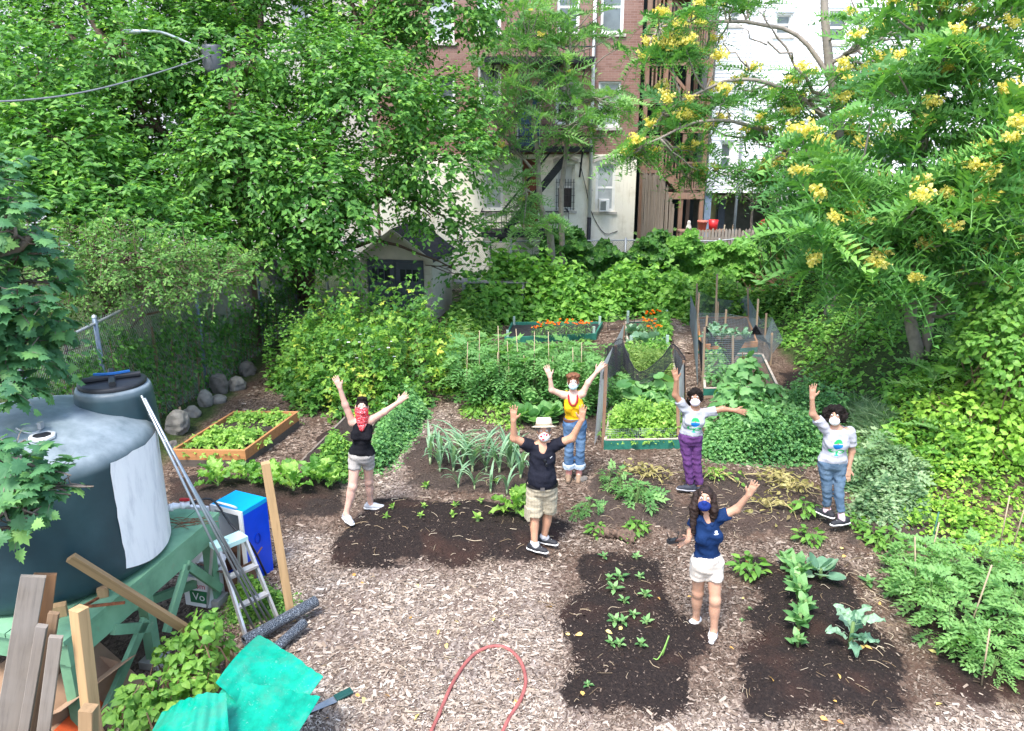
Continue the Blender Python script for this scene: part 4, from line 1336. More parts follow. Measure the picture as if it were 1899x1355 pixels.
# ---------------------------------------------------------------- chain link fences
M_galv = plain('galvanised', (.34, .36, .38), .5, .5, var=.15, scale=8)
M_wire = plain('fence_wire', (.26, .27, .28), .5, .4, bump=0)
M_bluepost = plain('blue_grey_post', (.11, .15, .2), .5, .3, var=.2)
def chainlink(label, pts, h, posts, sp=.06, r=.0024, group=None, z=None, pm=None):
    """fence along ground points; posts: distances along it"""
    pts = [np.array(p, float) for p in pts]
    t = thing('chain_link_fence', label, 'fence', (*pts[0][:2], float(base_h(*pts[0][:2]))), group)
    seg = np.array([np.linalg.norm(b[:2] - a[:2]) for a, b in zip(pts[:-1], pts[1:])])
    cum = np.r_[0, np.cumsum(seg)]
    P = np.array([p[:2] for p in pts])
    def pos(s_, zz):
        x, y = np.interp(s_, cum, P[:, 0]), np.interp(s_, cum, P[:, 1])
        return np.stack([x, y, base_h(x, y) + zz], -1)
    for s_ in posts:
        p = pos(s_, 0)
        q = MB().tube([p - [0, 0, .1], p + [0, 0, h + .04]], .036, 8).build('post', pm or M_bluepost, t, True)
        MB().lathe([(.04, 0), (.036, .03), (0, .05)], p + [0, 0, h + .04], 8).build('post_cap', M_galv, q, True)
    ss = np.linspace(0, cum[-1], max(2, int(cum[-1] / 1.2)))
    MB().tube(pos(ss, np.full(len(ss), h)), .022, 6).build('top_rail', M_galv, t, True)
    mb = MB()
    n = int((cum[-1] + h) / sp)
    V = []
    for k in range(n):
        for sg in (1, -1):
            s0 = k * sp if sg < 0 else k * sp - h
            s1 = s0 + sg * h
            a0, a1 = np.clip([s0, s1], 0, cum[-1])
            z0, z1 = abs(a0 - s0), abs(a1 - s0)
            if abs(a1 - a0) < .05: continue
            m = max(2, int(abs(z1 - z0) / .5) + 1)
            u = np.linspace(0, 1, m)
            mb.tube(pos(a0 + (a1 - a0) * u, z0 + (z1 - z0) * u + .02), r, 3, cap=False)
    tag(mb.build('wire_mesh', M_wire, t), None, None, None, 'stuff')
    return t
F2, F3 = G(385, 727), G(492, 648)
fd = nrm((F3 - F2)[:2])
LF = [np.r_[F2[:2] - fd * 5.2, 0], np.r_[F2[:2], 0], np.r_[F3[:2], 0], np.r_[F3[:2] + fd * 2.6, 0], np.array([-3.6, 23.2, 0])]
d23 = np.linalg.norm((F3 - F2)[:2])
chainlink('long chain link fence with blue-grey posts behind the rocks and cedar bed', LF, 1.98, [1.9, 5.2 - 0.0, 5.2 + d23, 5.2 + d23 + 2.4, 5.2 + d23 + 4.6, .2], .065, .0028)
YF = 24.6
BF = [np.array([at(600, 500, YF)[0], YF, 0]), np.array([at(1560, 500, YF)[0], YF, 0])]
L = BF[1][0] - BF[0][0]
chainlink('chain link fence with green vines along the back of the garden', BF, at(1000, 447, YF)[2], [.1, 2.4, at(948, 500, YF)[0] - BF[0][0], at(1158, 500, YF)[0] - BF[0][0], at(1330, 500, YF)[0] - BF[0][0], L - .1], .075, .003, pm=M_galv)
# ---------------------------------------------------------------- shed
sh0 = at(737, 590, 20.6); sh0[2] = 0.0
shd = thing('garden_shed', 'beige garden shed with dark grey double doors under a tree', 'shed', sh0)
M_beige = plain('beige_vinyl', (.5, .46, .38), .6, var=.08)
M_dkdoor = plain('shed_door_grey', (.065, .075, .095), .55, var=.12)
M_shingle = plain('dark_shingle', (.035, .035, .042), .85, var=.4, scale=20)
w, dp, ez, az_ = 1.95, 1.95, 1.72, 2.42
th = -.2
ca, sa = math.cos(th), math.sin(th)
MZ = np.array([[ca, -sa, 0], [sa, ca, 0], [0, 0, 1]])
def sp_(p): return (np.asarray(p, float) @ MZ.T) + sh0
def sbox(lo, hi): 
    lo, hi = np.array(lo, float), np.array(hi, float)
    m = MB(); m.b2(lo, hi); m.v = [sp_(m.v[0])]; return m
def spoly(pts, y0, y1):
    n = len(pts); m = MB()
    v = [(x, y0, z) for x, z in pts] + [(x, y1, z) for x, z in pts]
    m.add(sp_(v), [[list(range(n))], [list(range(n, 2 * n))[::-1]], [[(i + 1) % n, i, n + i, n + (i + 1) % n] for i in range(n)]])
    return m
hw_ = w / 2
spoly([(-hw_, 0), (hw_, 0), (hw_, ez), (0, az_), (-hw_, ez)], .04, dp).build('wall', M_beige, shd)
n = 14
for k in range(n):
    z0 = .02 + k * ez / n
    m = MB(); m.hexa([sp_(p) for p in ((hw_, .05, z0), (hw_ + .035, .05, z0), (hw_ + .035, dp, z0), (hw_, dp, z0), (hw_, .05, z0 + ez / n - .004), (hw_ + .008, .05, z0 + ez / n - .004), (hw_ + .008, dp, z0 + ez / n - .004), (hw_, dp, z0 + ez / n - .004))])
    m.build('siding_board', M_beige, shd)
for sx in (-1, 1):
    for k in range(12):
        z0 = .02 + k * ez / 12
        sbox((sx * hw_ - (.16 if sx > 0 else .0), -.0, z0), (sx * hw_ + (.0 if sx > 0 else .16), .035, z0 + ez / 12 - .012)).build('corner_block', M_beige, shd)
spoly([(-hw_ + .02, ez - .02), (hw_ - .02, ez - .02), (0, az_ - .03)], .0, .036).build('gable_panel', M_beige, shd)
for sx in (-1, 1):
    d = sbox((sx * .39 - .385, -.02, .04), (sx * .39 + .385, .03, ez - .06)).build('door', M_dkdoor, shd)
    for a, b in (((-.36, .04), (.36, .16)), ((-.36, 1.0), (.36, 1.1)), ((-.36, 1.42), (.36, 1.58)), ((-.37, .16), (-.27, 1.42)), ((.27, .16), (.37, 1.42))):
        sbox((sx * .39 + a[0], -.045, a[1]), (sx * .39 + b[0], -.021, b[1])).build('door_rail', M_dkdoor, d)
    sbox((sx * .39 - .265, -.03, 1.105), (sx * .39 + .265, -.024, 1.415)).build('door_glass', M_dglass, d)
    for k in range(4):
        x = sx * .39 - .26 + .173 * k
        sbox((x - .012, -.042, 1.105), (x + .012, -.031, 1.415)).build('muntin', M_dkdoor, d)
    a, b = sp_((sx * .39 + sx * .3, -.034, .17)), sp_((sx * .39 - sx * .28, -.034, 1.0))
    MB().bar(a, b, .09, .02, hint=(0, -1, 0)).build('door_brace', M_dkdoor, d)
    MB().tube(path3([sp_((sx * .06, -.045, .72)), sp_((sx * .06, -.1, .76)), sp_((sx * .06, -.1, .9)), sp_((sx * .06, -.045, .94))], 9), .014, 6).build('handle', M_black, d, True)
for sx in (-1, 1):
    e = np.array([sx * (hw_ + .12), ez - .08]); tp = np.array([0, az_ + .02])
    rf = MB(); rf.hexa([sp_(p) for p in ((e[0], -.15, e[1]), (tp[0], -.15, tp[1]), (tp[0], dp + .1, tp[1]), (e[0], dp + .1, e[1]), (e[0], -.15, e[1] + .06), (tp[0], -.15, tp[1] + .06), (tp[0], dp + .1, tp[1] + .06), (e[0], dp + .1, e[1] + .06))])
    r_ = rf.build('roof', M_shingle, shd)
    fs = MB(); fs.hexa([sp_(p) for p in ((e[0], -.185, e[1] - .06), (tp[0], -.185, tp[1] - .06), (tp[0], -.152, tp[1] - .06), (e[0], -.152, e[1] - .06), (e[0], -.185, e[1] + .06), (tp[0], -.185, tp[1] + .06), (tp[0], -.152, tp[1] + .06), (e[0], -.152, e[1] + .06))])
    fs.build('fascia', M_beige, r_)
# grey rail table beside the shed
gt = thing('plank_table', 'long low grey plank table standing beside the garden shed', 'table', (at(880, 560, 21.5)[0], 21.5, 0))
zt2 = at(880, 520, 21.5)[2]
for k in range(4): MB().b2((at(842, 520, 21.5)[0], 21.3 + .15 * k, zt2 - .04), (at(985, 520, 21.5)[0], 21.44 + .15 * k, zt2)).build('plank', wood('table_grey', (.34, .35, .36), axis='x'), gt)
for a in (860, 970):
    for dy in (21.32, 21.82): MB().bar((at(a, 520, 21.5)[0], dy, 0), (at(a, 520, 21.5)[0], dy, zt2 - .041), .07, .07, (0, 1, 0)).build('leg', MATS['table_grey'], gt)
bn = np.array([at(895, 560, 21.9)[0], 22.0, 0.0])
single('blue_bin', MB().lathe([(0, 0), (.2, 0), (.25, .55), (.27, .55), (.27, .6), (.235, .6), (.19, .04), (0, .04)], bn, 20), plain('blue_bin', (.02, .06, .2), .4), 'dark blue plastic bin under the grey plank table', 'bin', bn, None, True)
stp = G(940, 590)
st_ = Solid(stp - [.35, .35, .1], stp + [.35, .35, .75], .02)
st_.cap(stp, stp + [.02, .03, .55], .25, .2, k=0, f1=True).rough(.02, .12, 3)
stump = thing('tree_stump', 'old brown cut tree stump among bramble leaves', 'stump', stp)
st_.mb().build('trunk', M_bark2, stump, True)
MB().lathe([(0, .004), (.12, .006), (.17, .0)], stp + [.02, .03, .552], 16).build('cut_face', wood('cut_wood', (.3, .22, .15)), stump)
cp = G(600, 905); 
# ---------------------------------------------------------------- utility pole, lamp arm, cable
YP = 17.4
pb = np.array([at(468, 600, YP)[0], YP, .2])
up_ = thing('utility_pole', 'brown wooden utility pole rising through the tree crown', 'pole', pb)
ptop = at(427, 106, YP)
MB().tube([pb, (pb + ptop) / 2, ptop], [.17, .145, .12], 12).build('shaft', plain('pole_wood', (.15, .095, .075), .9, var=.3, scale=10, bump=.6), up_, True)
MB().tube(path3([at(420, 112, YP), at(385, 98, YP - .1), at(345, 78, YP - .3), at(300, 60, YP - .5), at(262, 57, YP - .7)], 14), .03, 8).build('lamp_arm', plain('pale_metal', (.6, .62, .64), .35, .5), up_, True)
hd_ = at(245, 58, YP - .75)
MB().lathe([(0, -.1), (.1, -.09), (.14, 0), (.1, .07), (0, .09)], hd_, 16, M=np.diag([1.5, .7, .5])).build('lamp_head', MATS['pale_metal'], up_, True)
MB().lathe([(0, -.45), (.2, -.42), (.22, -.3), (.22, .3), (.2, .36), (0, .4)], at(396, 108, YP - .25), 18, M=np.diag([1, 1, .7])).build('transformer', plain('transformer_grey', (.09, .095, .11), .5, .3), up_, True)
cb = path3([at(395, 100, YP - .3), at(300, 132, 14.5), at(180, 165, 12.5), at(60, 184, 11), at(-120, 192, 10)], 24)
single('overhead_cable', MB().tube(cb, .014, 5), plain('cable_grey', (.2, .21, .22), .6), 'thin overhead cable sagging from the utility pole', 'cable', cb[0])
# ---------------------------------------------------------------- water tank on its stand
TA, TB = np.array([-3.13, 7.52]), np.array([-3.57, 5.37])
te = nrm(TB - TA); tn = np.array([-te[1] * -1, te[0] * -1]) if False else np.array([te[1], -te[0]])
if tn[0] > 0: tn = -tn
ZT = 1.035
def S3(a, b, z): return np.array([*(TA + te * a + tn * b), z])
M_gp = NT('green_paint')
_v = M_gp.tc(1)
_c = M_gp.ramp(M_gp.noise(_v, 3, 5, .6), [(.3, (.10, .22, .13)), (.5, (.15, .32, .19)), (.8, (.2, .38, .24))])
_c = M_gp.mix(M_gp.ramp(M_gp.noise(_v, 9, 6, .7), [(.6, 0.0), (.75, .6)]), _c, (.25, .2, .13))
M_gp.bump(M_gp.noise(M_gp.tc((1, 1, .2)), 30, 4), .25, .006)
M_green = M_gp.base(_c, .6, 0, .35)
std = thing('tank_stand', 'green painted timber stand carrying the big water tank', 'stand', S3(1.1, 1.1, 0))
SL = 2.2
for k in range(8):
    b0 = k * SL / 8
    v = [S3(-.03, b0 + .004, ZT - .04), S3(SL + .03, b0 + .004, ZT - .04), S3(SL + .03, b0 + SL / 8 - .008, ZT - .04), S3(-.03, b0 + SL / 8 - .008, ZT - .04)]
    MB().hexa(v + [p + [0, 0, .04] for p in v]).build('plank', M_green, std)
for b in (.03, SL - .05):
    MB().bar(S3(0, b, ZT - .15), S3(SL, b, ZT - .15), .05, .215).build('apron_beam', M_green, std)
for a in (.03, SL - .03, SL / 2):
    MB().bar(S3(a, .06, ZT - .15), S3(a, SL - .08, ZT - .15), .05, .2).build('cross_beam', M_green, std)
for a in (.09, SL * .52, SL - .09):
    for b in (.1, SL - .12):
        MB().bar(S3(a, b, 0), S3(a, b, ZT - .262 if b > 1 else ZT - .045), .1, .1, hint=(te[0], te[1], 0)).build('leg', M_green, std)
        MB().box(S3(a, b, .03), (.2, .2, .09), math.atan2(te[1], te[0])).build('footing', plain('concrete', (.33, .32, .3), .9), std)
for (a0, z0), (a1, z1) in (((.12, .2), (.62, ZT - .25)), ((1.05, .3), (.62, ZT - .25)), ((1.25, .5), (1.7, ZT - .25)), ((1.95, .12), (1.3, .62))):
    MB().bar(S3(a0, .0, z0), S3(a1, .0, z1), .045, .09).build('brace', M_green, std)
MB().bar(S3(.1, .16, .28), S3(1.1, .9, .28), .045, .09).build('low_brace', M_green, std)
TC = np.array([-4.41, 6.66]); TR = 1.05
tk = thing('water_tank', 'huge dark green plastic water tank with white painted patch', 'tank', (*TC, ZT))
sT = NT('tank_plastic')
_v = sT.tc(1)
_c = sT.ramp(sT.noise(_v, 2.2, 5, .6), [(.3, (.010, .032, .042)), (.55, (.016, .048, .06)), (.8, (.03, .07, .085))])
gN = sT.n('NewGeometry'); sx_ = sT.n('SeparateXYZ'); sT.l(gN.outputs['Normal'], sx_.inputs[0])
top_mix = sT.math('MULTIPLY', sT.ramp(sx_.outputs[2], [(.1, 0.0), (.75, 1.0)]), sT.ramp(sT.noise(_v, 5, 6, .65), [(.25, .35), (.7, .95)]))
_c = sT.mix(top_mix, _c, (.27, .32, .35))  # blue-grey mixed in where the surface faces up, mottled by noise
sT.bump(sT.noise(_v, 60, 3), .08, .004)
M_tank = sT.base(_c, .42, 0, .5)
c3 = np.array([*TC, ZT])
prof = [(.0, .003), (TR - .1, .003), (TR - .02, .04), (TR, .12)] + [(TR + .004 * math.sin(k * 1.3), .12 + 1.0 * k / 8) for k in range(1, 8)] + [(TR, 1.12), (TR - .015, 1.19), (TR - .07, 1.26), (.8, 1.36), (.5, 1.44), (.2, 1.475), (0, 1.48)]
MB().lathe(prof, c3, 72).build('shell', M_tank, tk, True)
ang = np.linspace(R(-26), R(48), 22); zz = np.linspace(.06, 1.17, 14)
Pp = np.zeros((22, 14, 3))
rw = np.random.default_rng(8)
for i, a in enumerate(ang):
    for j, z in enumerate(zz):
        ed = (i == 0) * rw.uniform(-.01, .012)
        zc_ = z
        if j == 0: zc_ = .05 + .09 * (1 - math.sin(min(1, i / 8) * math.pi / 2)) + rw.uniform(-.004, .004)
        if j == 13: zc_ = 1.17 + rw.uniform(-.012, .012)
        Pp[i, j] = c3 + [(TR + .006) * math.cos(a + ed), (TR + .006) * math.sin(a + ed), zc_]
pm_ = NT('white_tank_paint')
_v = pm_.tc((1, 1, .25))
_c = pm_.ramp(pm_.noise(_v, 9, 6, .7), [(.3, (.62, .63, .64)), (.5, (.8, .8, .79)), (.8, (.85, .85, .83))])
pm_.bump(pm_.noise(_v, 20, 4), .25, .006)
MB().grid(Pp[:, ::1]).build('white_patch', pm_.base(_c, .7, 0, .3), tk, True)
mc = np.array([-3.83, 7.13, ZT])
co = MB().lathe([(.37, 1.1), (.345, 1.5), (.335, 1.55), (.32, 1.575), (.30, 1.58), (0, 1.58)], mc, 40).build('manhole_collar', M_tank, tk, True)
ld = MB().lathe([(.30, 1.584), (.305, 1.61), (.28, 1.625), (0, 1.63)], mc, 40).build('lid', plain('black_lid', (.02, .022, .026), .5, var=.3), co, True)
for a in (.5, 2.05):
    d = np.array([math.cos(a), math.sin(a), 0])
    MB().bar(mc + [0, 0, 1.65] - d * .25, mc + [0, 0, 1.65] + d * .25, .06, .045, bev=.012).build('lid_handle', plain('black_lid', (.02, .022, .026)), ld)
st2 = MB(); st2.tube(path3([mc + [-.16, -.02, 1.682], mc + [0, 0, 1.684], mc + [.13, .1, 1.682]], 8), .014, 5); st2.build('tie_strap', plain('blue_strap', (.02, .14, .42), .5), ld)
vc = np.array([-4.0, 6.2, ZT + 1.39])
MB().lathe([(.075, .03), (.105, .03), (.105, .0), (.075, .0)], vc + [0, 0, .01], 8).build('vent_rim', M_wtrim, tk, True)
MB().lathe([(0, .0), (.075, .0)], vc + [0, 0, .036], 16).build('vent_hole', M_dark, tk)
rg = vc + [-.16, .1, .06]
aa = np.linspace(0, 6.1, 26)
ring = np.c_[.1 * np.cos(aa), .085 * np.sin(aa), .02 * np.sin(aa * 2)] + rg
hc_ = thing('hose_clamp', 'loose steel hose clamp lying on top of the water tank', 'clamp', rg)
MB().tube(ring, .009, 4).build('band', M_galv, hc_); MB().box(rg + [.1, 0, .03], (.03, .05, .06)).build('screw_block', M_galv, hc_)
# outlet pipe
op = thing('outlet_pipe', 'white plastic outlet pipe with red valve at the tank foot', 'pipe', at(318, 950, 7.5))
a = at(298, 945, 7.42); b = at(352, 936, 7.55); a[2] = b[2] = ZT + .1
M_pvc = plain('white_pvc', (.75, .75, .74), .4, var=.05)
MB().tube([a, b], .03, 10).build('pipe', M_pvc, op, True)
for u in (.1, .35, .75): MB().tube([a + (b - a) * (u - .07), a + (b - a) * (u + .07)], .042, 10).build('coupling', M_pvc, op, True)
MB().box(a + (b - a) * .85 + [0, 0, .06], (.1, .03, .025)).build('valve_lever', red, op)
ct_ = path3([b, b + [.2, .1, 0], at(430, 975, 7.6), at(465, 1010, 7.5), G(492, 1062, .05) + [0, 0, .05], G(494, 1068)], 22)
single('black_tubing', MB().tube(ct_, .012, 6), M_black, 'black rubber tubing curving down from the tank outlet past the cooler', 'tubing', G(494, 1068), None, True)
# ---------------------------------------------------------------- timber, pipes and clutter round the stand
W_new = wood('new_lumber', (.42, .28, .145), .6, 5, 'z')
W_grey = wood('grey_lumber', (.26, .225, .19), .5, 7, 'z', weather=.5)
W_red = wood('red_lumber', (.34, .18, .09), .5, 6, 'z')
def timber(name, p0, p1, w, h, mat, lab, hint=(0, -1, 0), cat='timber', group=None, bev=.004):
    p0, p1 = np.array(p0, float), np.array(p1, float)
    o = bpy.data.objects.new(name, None)
    L = np.linalg.norm(p1 - p0)
    me = MB().bar((0, 0, 0), (0, 0, L), w, h, hint=(0, 1, 0), bev=bev).mesh(name, mat)
    o = bpy.data.objects.new(name, me)
    C.objects.link(o)
    x, y, z = frame(p1 - p0, hint)
    o.matrix_world = Matrix(((x[0], y[0], z[0], p0[0]), (x[1], y[1], z[1], p0[1]), (x[2], y[2], z[2], p0[2]), (0, 0, 0, 1)))
    return tag(o, lab, cat, group)
timber('timber_stud', G(446, 1234) + [0, 0, .03], at(131, 1033, 5.75), .095, .045, W_new, 'long tan timber leaning across the green stand and tank')
timber('timber_post', G(541, 1150), at(492, 858, 7.15), .085, .085, W_new, 'upright tan timber post beside the blue cooler', hint=(.4, -1, 0))
timber('timber_plank', at(-12, 1500, 4.72), at(62, 1068, 4.95), .16, .04, W_grey, 'wide grey weathered plank leaning against the stand', hint=(.45, -1, .1))
timber('timber_plank', at(30, 1500, 4.86), at(84, 1064, 5.1), .15, .04, W_red, 'reddish brown edged plank behind the wide grey plank', hint=(.45, -1, .1))
timber('timber_rail', at(20, 1500, 4.6), at(78, 1160, 4.72), .07, .05, W_grey, 'narrow grey split rail with dark broken top', hint=(.2, -1, 0))
timber('timber_rail', at(45, 1500, 4.68), at(100, 1136, 4.82), .07, .04, wood('split_wood', (.24, .16, .1), .4), 'splintered brown rail behind the grey rails', hint=(.2, -1, 0))
timber('timber_rail', at(62, 1500, 4.5), at(104, 1180, 4.6), .085, .04, W_grey, 'flat grey rail with rusty brown end', hint=(.25, -1, 0))
timber('timber_post', at(190, 1500, 4.62), at(146, 1128, 4.72), .095, .09, W_new, 'tan square post standing before the green stand', hint=(-.45, -1, 0))
timber('timber_post', at(164, 1500, 4.3), at(164, 1312, 4.35), .095, .09, wood('old_lumber', (.3, .2, .11), .5), 'short cut post end with pale paint mark', hint=(0, -1, 0))
for px, py, s_, lab in ((192, 1105, .085, 'small tan wood block on the green stand near the tank'), (113, 1140, .1, 'small tan wood offcut at the end of the green stand')):
    p = atz(px, py, ZT + .002)
    single('wood_block', MB().box(p + [0, 0, s_ / 2], (s_, s_ * .8, s_), .4), W_new, lab, 'block', p)
M_rust = plain('rust', (.2, .07, .03), .9, var=.5, scale=30)
for px, py, an, ln, lab in ((185, 1122, .2, .2, 'rusty iron bar lying on the green stand'), (176, 1112, 1.1, .13, 'short rusty bolt lying across the rusty bar'),):
    p = atz(px, py, ZT + .01)
    d = np.array([math.cos(an), math.sin(an), 0])
    single('rusty_bar', MB().bar(p - d * ln, p + d * ln, .02, .02), M_rust, lab, 'bar', p)
p = atz(352, 968, ZT + .004)
rm = MB()
rq = np.random.default_rng(2)
for k in range(16):
    a = rq.uniform(-.6, .9); d = np.array([math.cos(a), math.sin(a), 0]); o_ = p + [rq.uniform(-.16, .16), rq.uniform(-.08, .08), .004]
    rm.tube(path3([o_ - d * .14, o_ + rq.normal(0, .02, 3) * [1, 1, .2], o_ + d * .14], 5), .003, 4)
tag(single('rusty_wire', rm, M_rust, 'tangle of rusty wire on the stand by the outlet pipe', 'wire', p))
for k, (t0, b0) in enumerate((((262, 733), (476, 1176)), ((268, 738), (492, 1166)), ((272, 750), (500, 1160)), ((276, 766), (506, 1153)))):
    a = at(*t0, 6.95 + .02 * k); b = G(*b0)
    single('conduit_pipe', MB().tube([b, a], .0125, 8), plain('conduit', (.3, .34, .37), .35, .7, var=.12), 'long thin steel conduit leaning on the tank rim', 'pipe', b, 'steel conduits leaning on the tank', True)
# blue cooler standing on its end, open
ck = G(440, 1082); ck[2] = 0
cl = thing('cooler', 'bright blue cooler standing on end with white lid open', 'cooler', ck)
on = nrm(np.array([-.42, -.9, 0])); wy = np.array([-on[1], on[0], 0]); 
if wy[0] < 0: wy = -wy
DP, WD, HT = .4, .46, .93
c0 = ck + wy * -.05 + on * .0 + np.array([0, 0, 0])
def ck_(a, b, z): return c0 + on * (-a) + wy * b + np.array([0, 0, z])
M_blue = plain('cooler_blue', (.0, .055, .58), .3, var=.08, bump=.05)
M_blue_lit = plain('cooler_blue_lit', (.0, .3, .62), .35, var=.05, bump=.05)  # lighter blue: light on the upper end painted into its colour
M_white = plain('cooler_white', (.74, .75, .76), .4, var=.04, bump=.05)
def cbox(a0, a1, b0, b1, z0, z1): return MB().hexa([ck_(a0, b0, z0), ck_(a1, b0, z0), ck_(a1, b1, z0), ck_(a0, b1, z0), ck_(a0, b0, z1), ck_(a1, b0, z1), ck_(a1, b1, z1), ck_(a0, b1, z1)])
t_ = .05
for nm, args in (('bottom_shell', (DP - t_, DP, -WD / 2, WD / 2, t_, HT - t_)), ('side_shell', (.02, DP - t_, WD / 2 - t_, WD / 2, t_, HT - t_)), ('side_shell', (.02, DP - t_, -WD / 2, -WD / 2 + t_, t_, HT - t_)), ('end_shell', (.02, DP, -WD / 2, WD / 2, 0, t_))):
    cbox(*args).build(nm, M_blue, cl)
cbox(.02, DP, -WD / 2, WD / 2, HT - t_, HT).build('end_shell', M_blue_lit, cl)
for args in ((0, .02, -WD / 2, -WD / 2 + t_, 0, HT), (0, .02, WD / 2 - t_, WD / 2, 0, HT), (0, .02, -WD / 2 + t_, WD / 2 - t_, 0, t_), (0, .02, -WD / 2 + t_, WD / 2 - t_, HT - t_, HT), (DP - t_ - .012, DP - t_ - .002, -WD / 2 + t_, WD / 2 - t_, t_, HT - t_)):
    cbox(*args).build('white_rim', M_white, cl)
for sg in (-1, 1): cbox(.02, DP - t_ - .012, sg * (WD / 2 - t_ - .006) - .004, sg * (WD / 2 - t_ - .006) + .004, t_, HT - t_).build('white_liner', M_white, cl)
for k in range(4): cbox(DP - t_ - .022, DP - t_ - .013, -WD / 2 + .09, WD / 2 - .09, .14 + k * .18, .26 + k * .18).build('liner_rib', M_white, cl)
hx = ck_(.0, -WD / 2, 0); ldv = nrm(on * .25 - wy * .97)
lv = nrm(np.cross([0, 0, 1.], ldv))
q_ = [hx + ldv * a + lv * b for a, b in ((.01, 0), (.46, 0), (.46, .055), (.01, .055))]
lid = MB().hexa([p + [0, 0, .02] for p in q_] + [p + [0, 0, HT - .02] for p in q_]).build('lid', M_white, cl)
for k in range(3): MB().hexa([hx + ldv * a - lv * b + [0, 0, z] for z in (.1 + .27 * k, .3 + .27 * k) for a, b in ((.07, .001), (.4, .001), (.4, .014), (.07, .014))]).build('lid_rib', M_white, lid)
MB().tube(path3([ck_(.05, -.12, HT + .005), ck_(.0, -.1, HT + .05), ck_(.0, .1, HT + .05), ck_(.05, .12, HT + .005)], 12), .014, 6).build('rope_handle', M_white, cl, True)
MB().lathe([(.035, 0), (.045, 0), (.045, .006), (.035, .006)], ck_(.2, WD / 2 + .002, HT * .55), 18, M=np.stack([on, [0, 0, 1.], wy], 1) @ np.diag([1, 1.5, 1])).build('emblem_ring', plain('cooler_emblem', (.0, .03, .4), .3, bump=0), cl)
# stepladder
la = at(424, 1000, 7.3)
ldr = thing('stepladder', 'small aluminium stepladder with pale turquoise top tray', 'stepladder', (la[0], la[1], 0))
M_alu = plain('aluminium', (.5, .51, .52), .4, .6, var=.12)
lx = nrm(np.array([.75, -.66, 0])); ly = np.array([.66, .75, 0])
MB().hexa([la + lx * a + ly * b + [0, 0, z] for z in (-.05, 0) for a, b in ((-.09, -.17), (.09, -.17), (.09, .17), (-.09, .17))]).build('tray', plain('pale_turquoise', (.4, .62, .6), .5, var=.06), ldr)
MB().lathe([(.03, .0), (.045, .0), (.045, .004), (.03, .004)], la + [0, 0, .002] - ly * .05, 16).build('tray_ring', plain('tray_line', (.25, .42, .42), .5), ldr)
for b in (-.15, .15):
    MB().bar(la + ly * b + lx * .07 - [0, 0, .05], np.r_[(la + ly * b * 1.25 + lx * .5)[:2], 0], .06, .025, hint=ly).build('front_rail', M_alu, ldr)
    MB().bar(la + ly * b - lx * .07 - [0, 0, .05], np.r_[(la + ly * b * 1.25 - lx * .28)[:2], 0], .03, .02, hint=ly).build('rear_rail', M_alu, ldr)
for z, u in ((.28, .67), (.56, .33)):
    c_ = la + lx * (.07 + .43 * u); c_[2] = z
    MB().bar(c_ - ly * .17, c_ + ly * .17, .025, .08, hint=lx).build('step', M_alu, ldr)
# cartons
def lettering(txt, size, o, xdir, zdir, mat, parent):
    cu = bpy.data.curves.new('lettering', 'FONT'); cu.body = txt; cu.size = size; cu.align_x = 'CENTER'; cu.align_y = 'CENTER'
    tmp = bpy.data.objects.new('lettering_curve', cu); C.objects.link(tmp)
    me = bpy.data.meshes.new_from_object(tmp); bpy.data.objects.remove(tmp); me.materials.clear(); me.materials.append(mat)
    ob = bpy.data.objects.new('lettering', me); C.objects.link(ob)
    ob.parent = parent
    x, z = nrm(xdir), nrm(zdir); y = np.cross(x, z)
    o = np.asarray(o) - world_of(parent)
    ob.matrix_local = Matrix(((x[0], z[0], y[0], o[0]), (x[1], z[1], y[1], o[1]), (x[2], z[2], y[2], o[2]), (0, 0, 0, 1)))
    return ob
M_card = plain('cardboard', (.36, .23, .145), .85, var=.12)
M_cwhite = plain('white_carton', (.7, .7, .7), .7, var=.06)
def carton(label, c, sx, sy, sz, rz, mat, flaps=True):
    t = thing('cardboard_carton', label, 'carton', c)
    ca, sa = math.cos(rz), math.sin(rz)
    X_, Y_ = np.array([ca, sa, 0]), np.array([-sa, ca, 0])
    def bx3(a0, a1, b0, b1, z0, z1): return MB().hexa([c + X_ * a + Y_ * b + [0, 0, z] for z in (z0, z1) for a, b in ((a0, b0), (a1, b0), (a1, b1), (a0, b1))])
    e = .008
    for args in ((-sx / 2, sx / 2, -sy / 2, -sy / 2 + e, e, sz), (-sx / 2, sx / 2, sy / 2 - e, sy / 2, e, sz), (-sx / 2, -sx / 2 + e, -sy / 2 + e, sy / 2 - e, e, sz), (sx / 2 - e, sx / 2, -sy / 2 + e, sy / 2 - e, e, sz)):
        bx3(*args).build('side', mat, t)
    bx3(-sx / 2, sx / 2, -sy / 2, sy / 2, 0, e - .001).build('base', mat, t)
    if flaps:
        for sg in (-1, 1):
            p = c + Y_ * sg * sy / 2 + [0, 0, sz]
            o_ = nrm(Y_ * sg * .8 + np.array([0, 0, .5])) * sy * .4
            MB().hexa([p - X_ * sx / 2, p + X_ * sx / 2, p + X_ * sx / 2 + [0, 0, .006], p - X_ * sx / 2 + [0, 0, .006], p - X_ * sx / 2 + o_, p + X_ * sx / 2 + o_, p + X_ * sx / 2 + o_ + [0, 0, .006], p - X_ * sx / 2 + o_ + [0, 0, .006]]).build('flap', mat, t)
    return t, X_, Y_
g = G(383, 1110); g[2] = 0
t, X_, Y_ = carton('white printed carton with green label below the stand', g, .3, .3, .36, -.25, M_cwhite)
fc = g - Y_ * .152
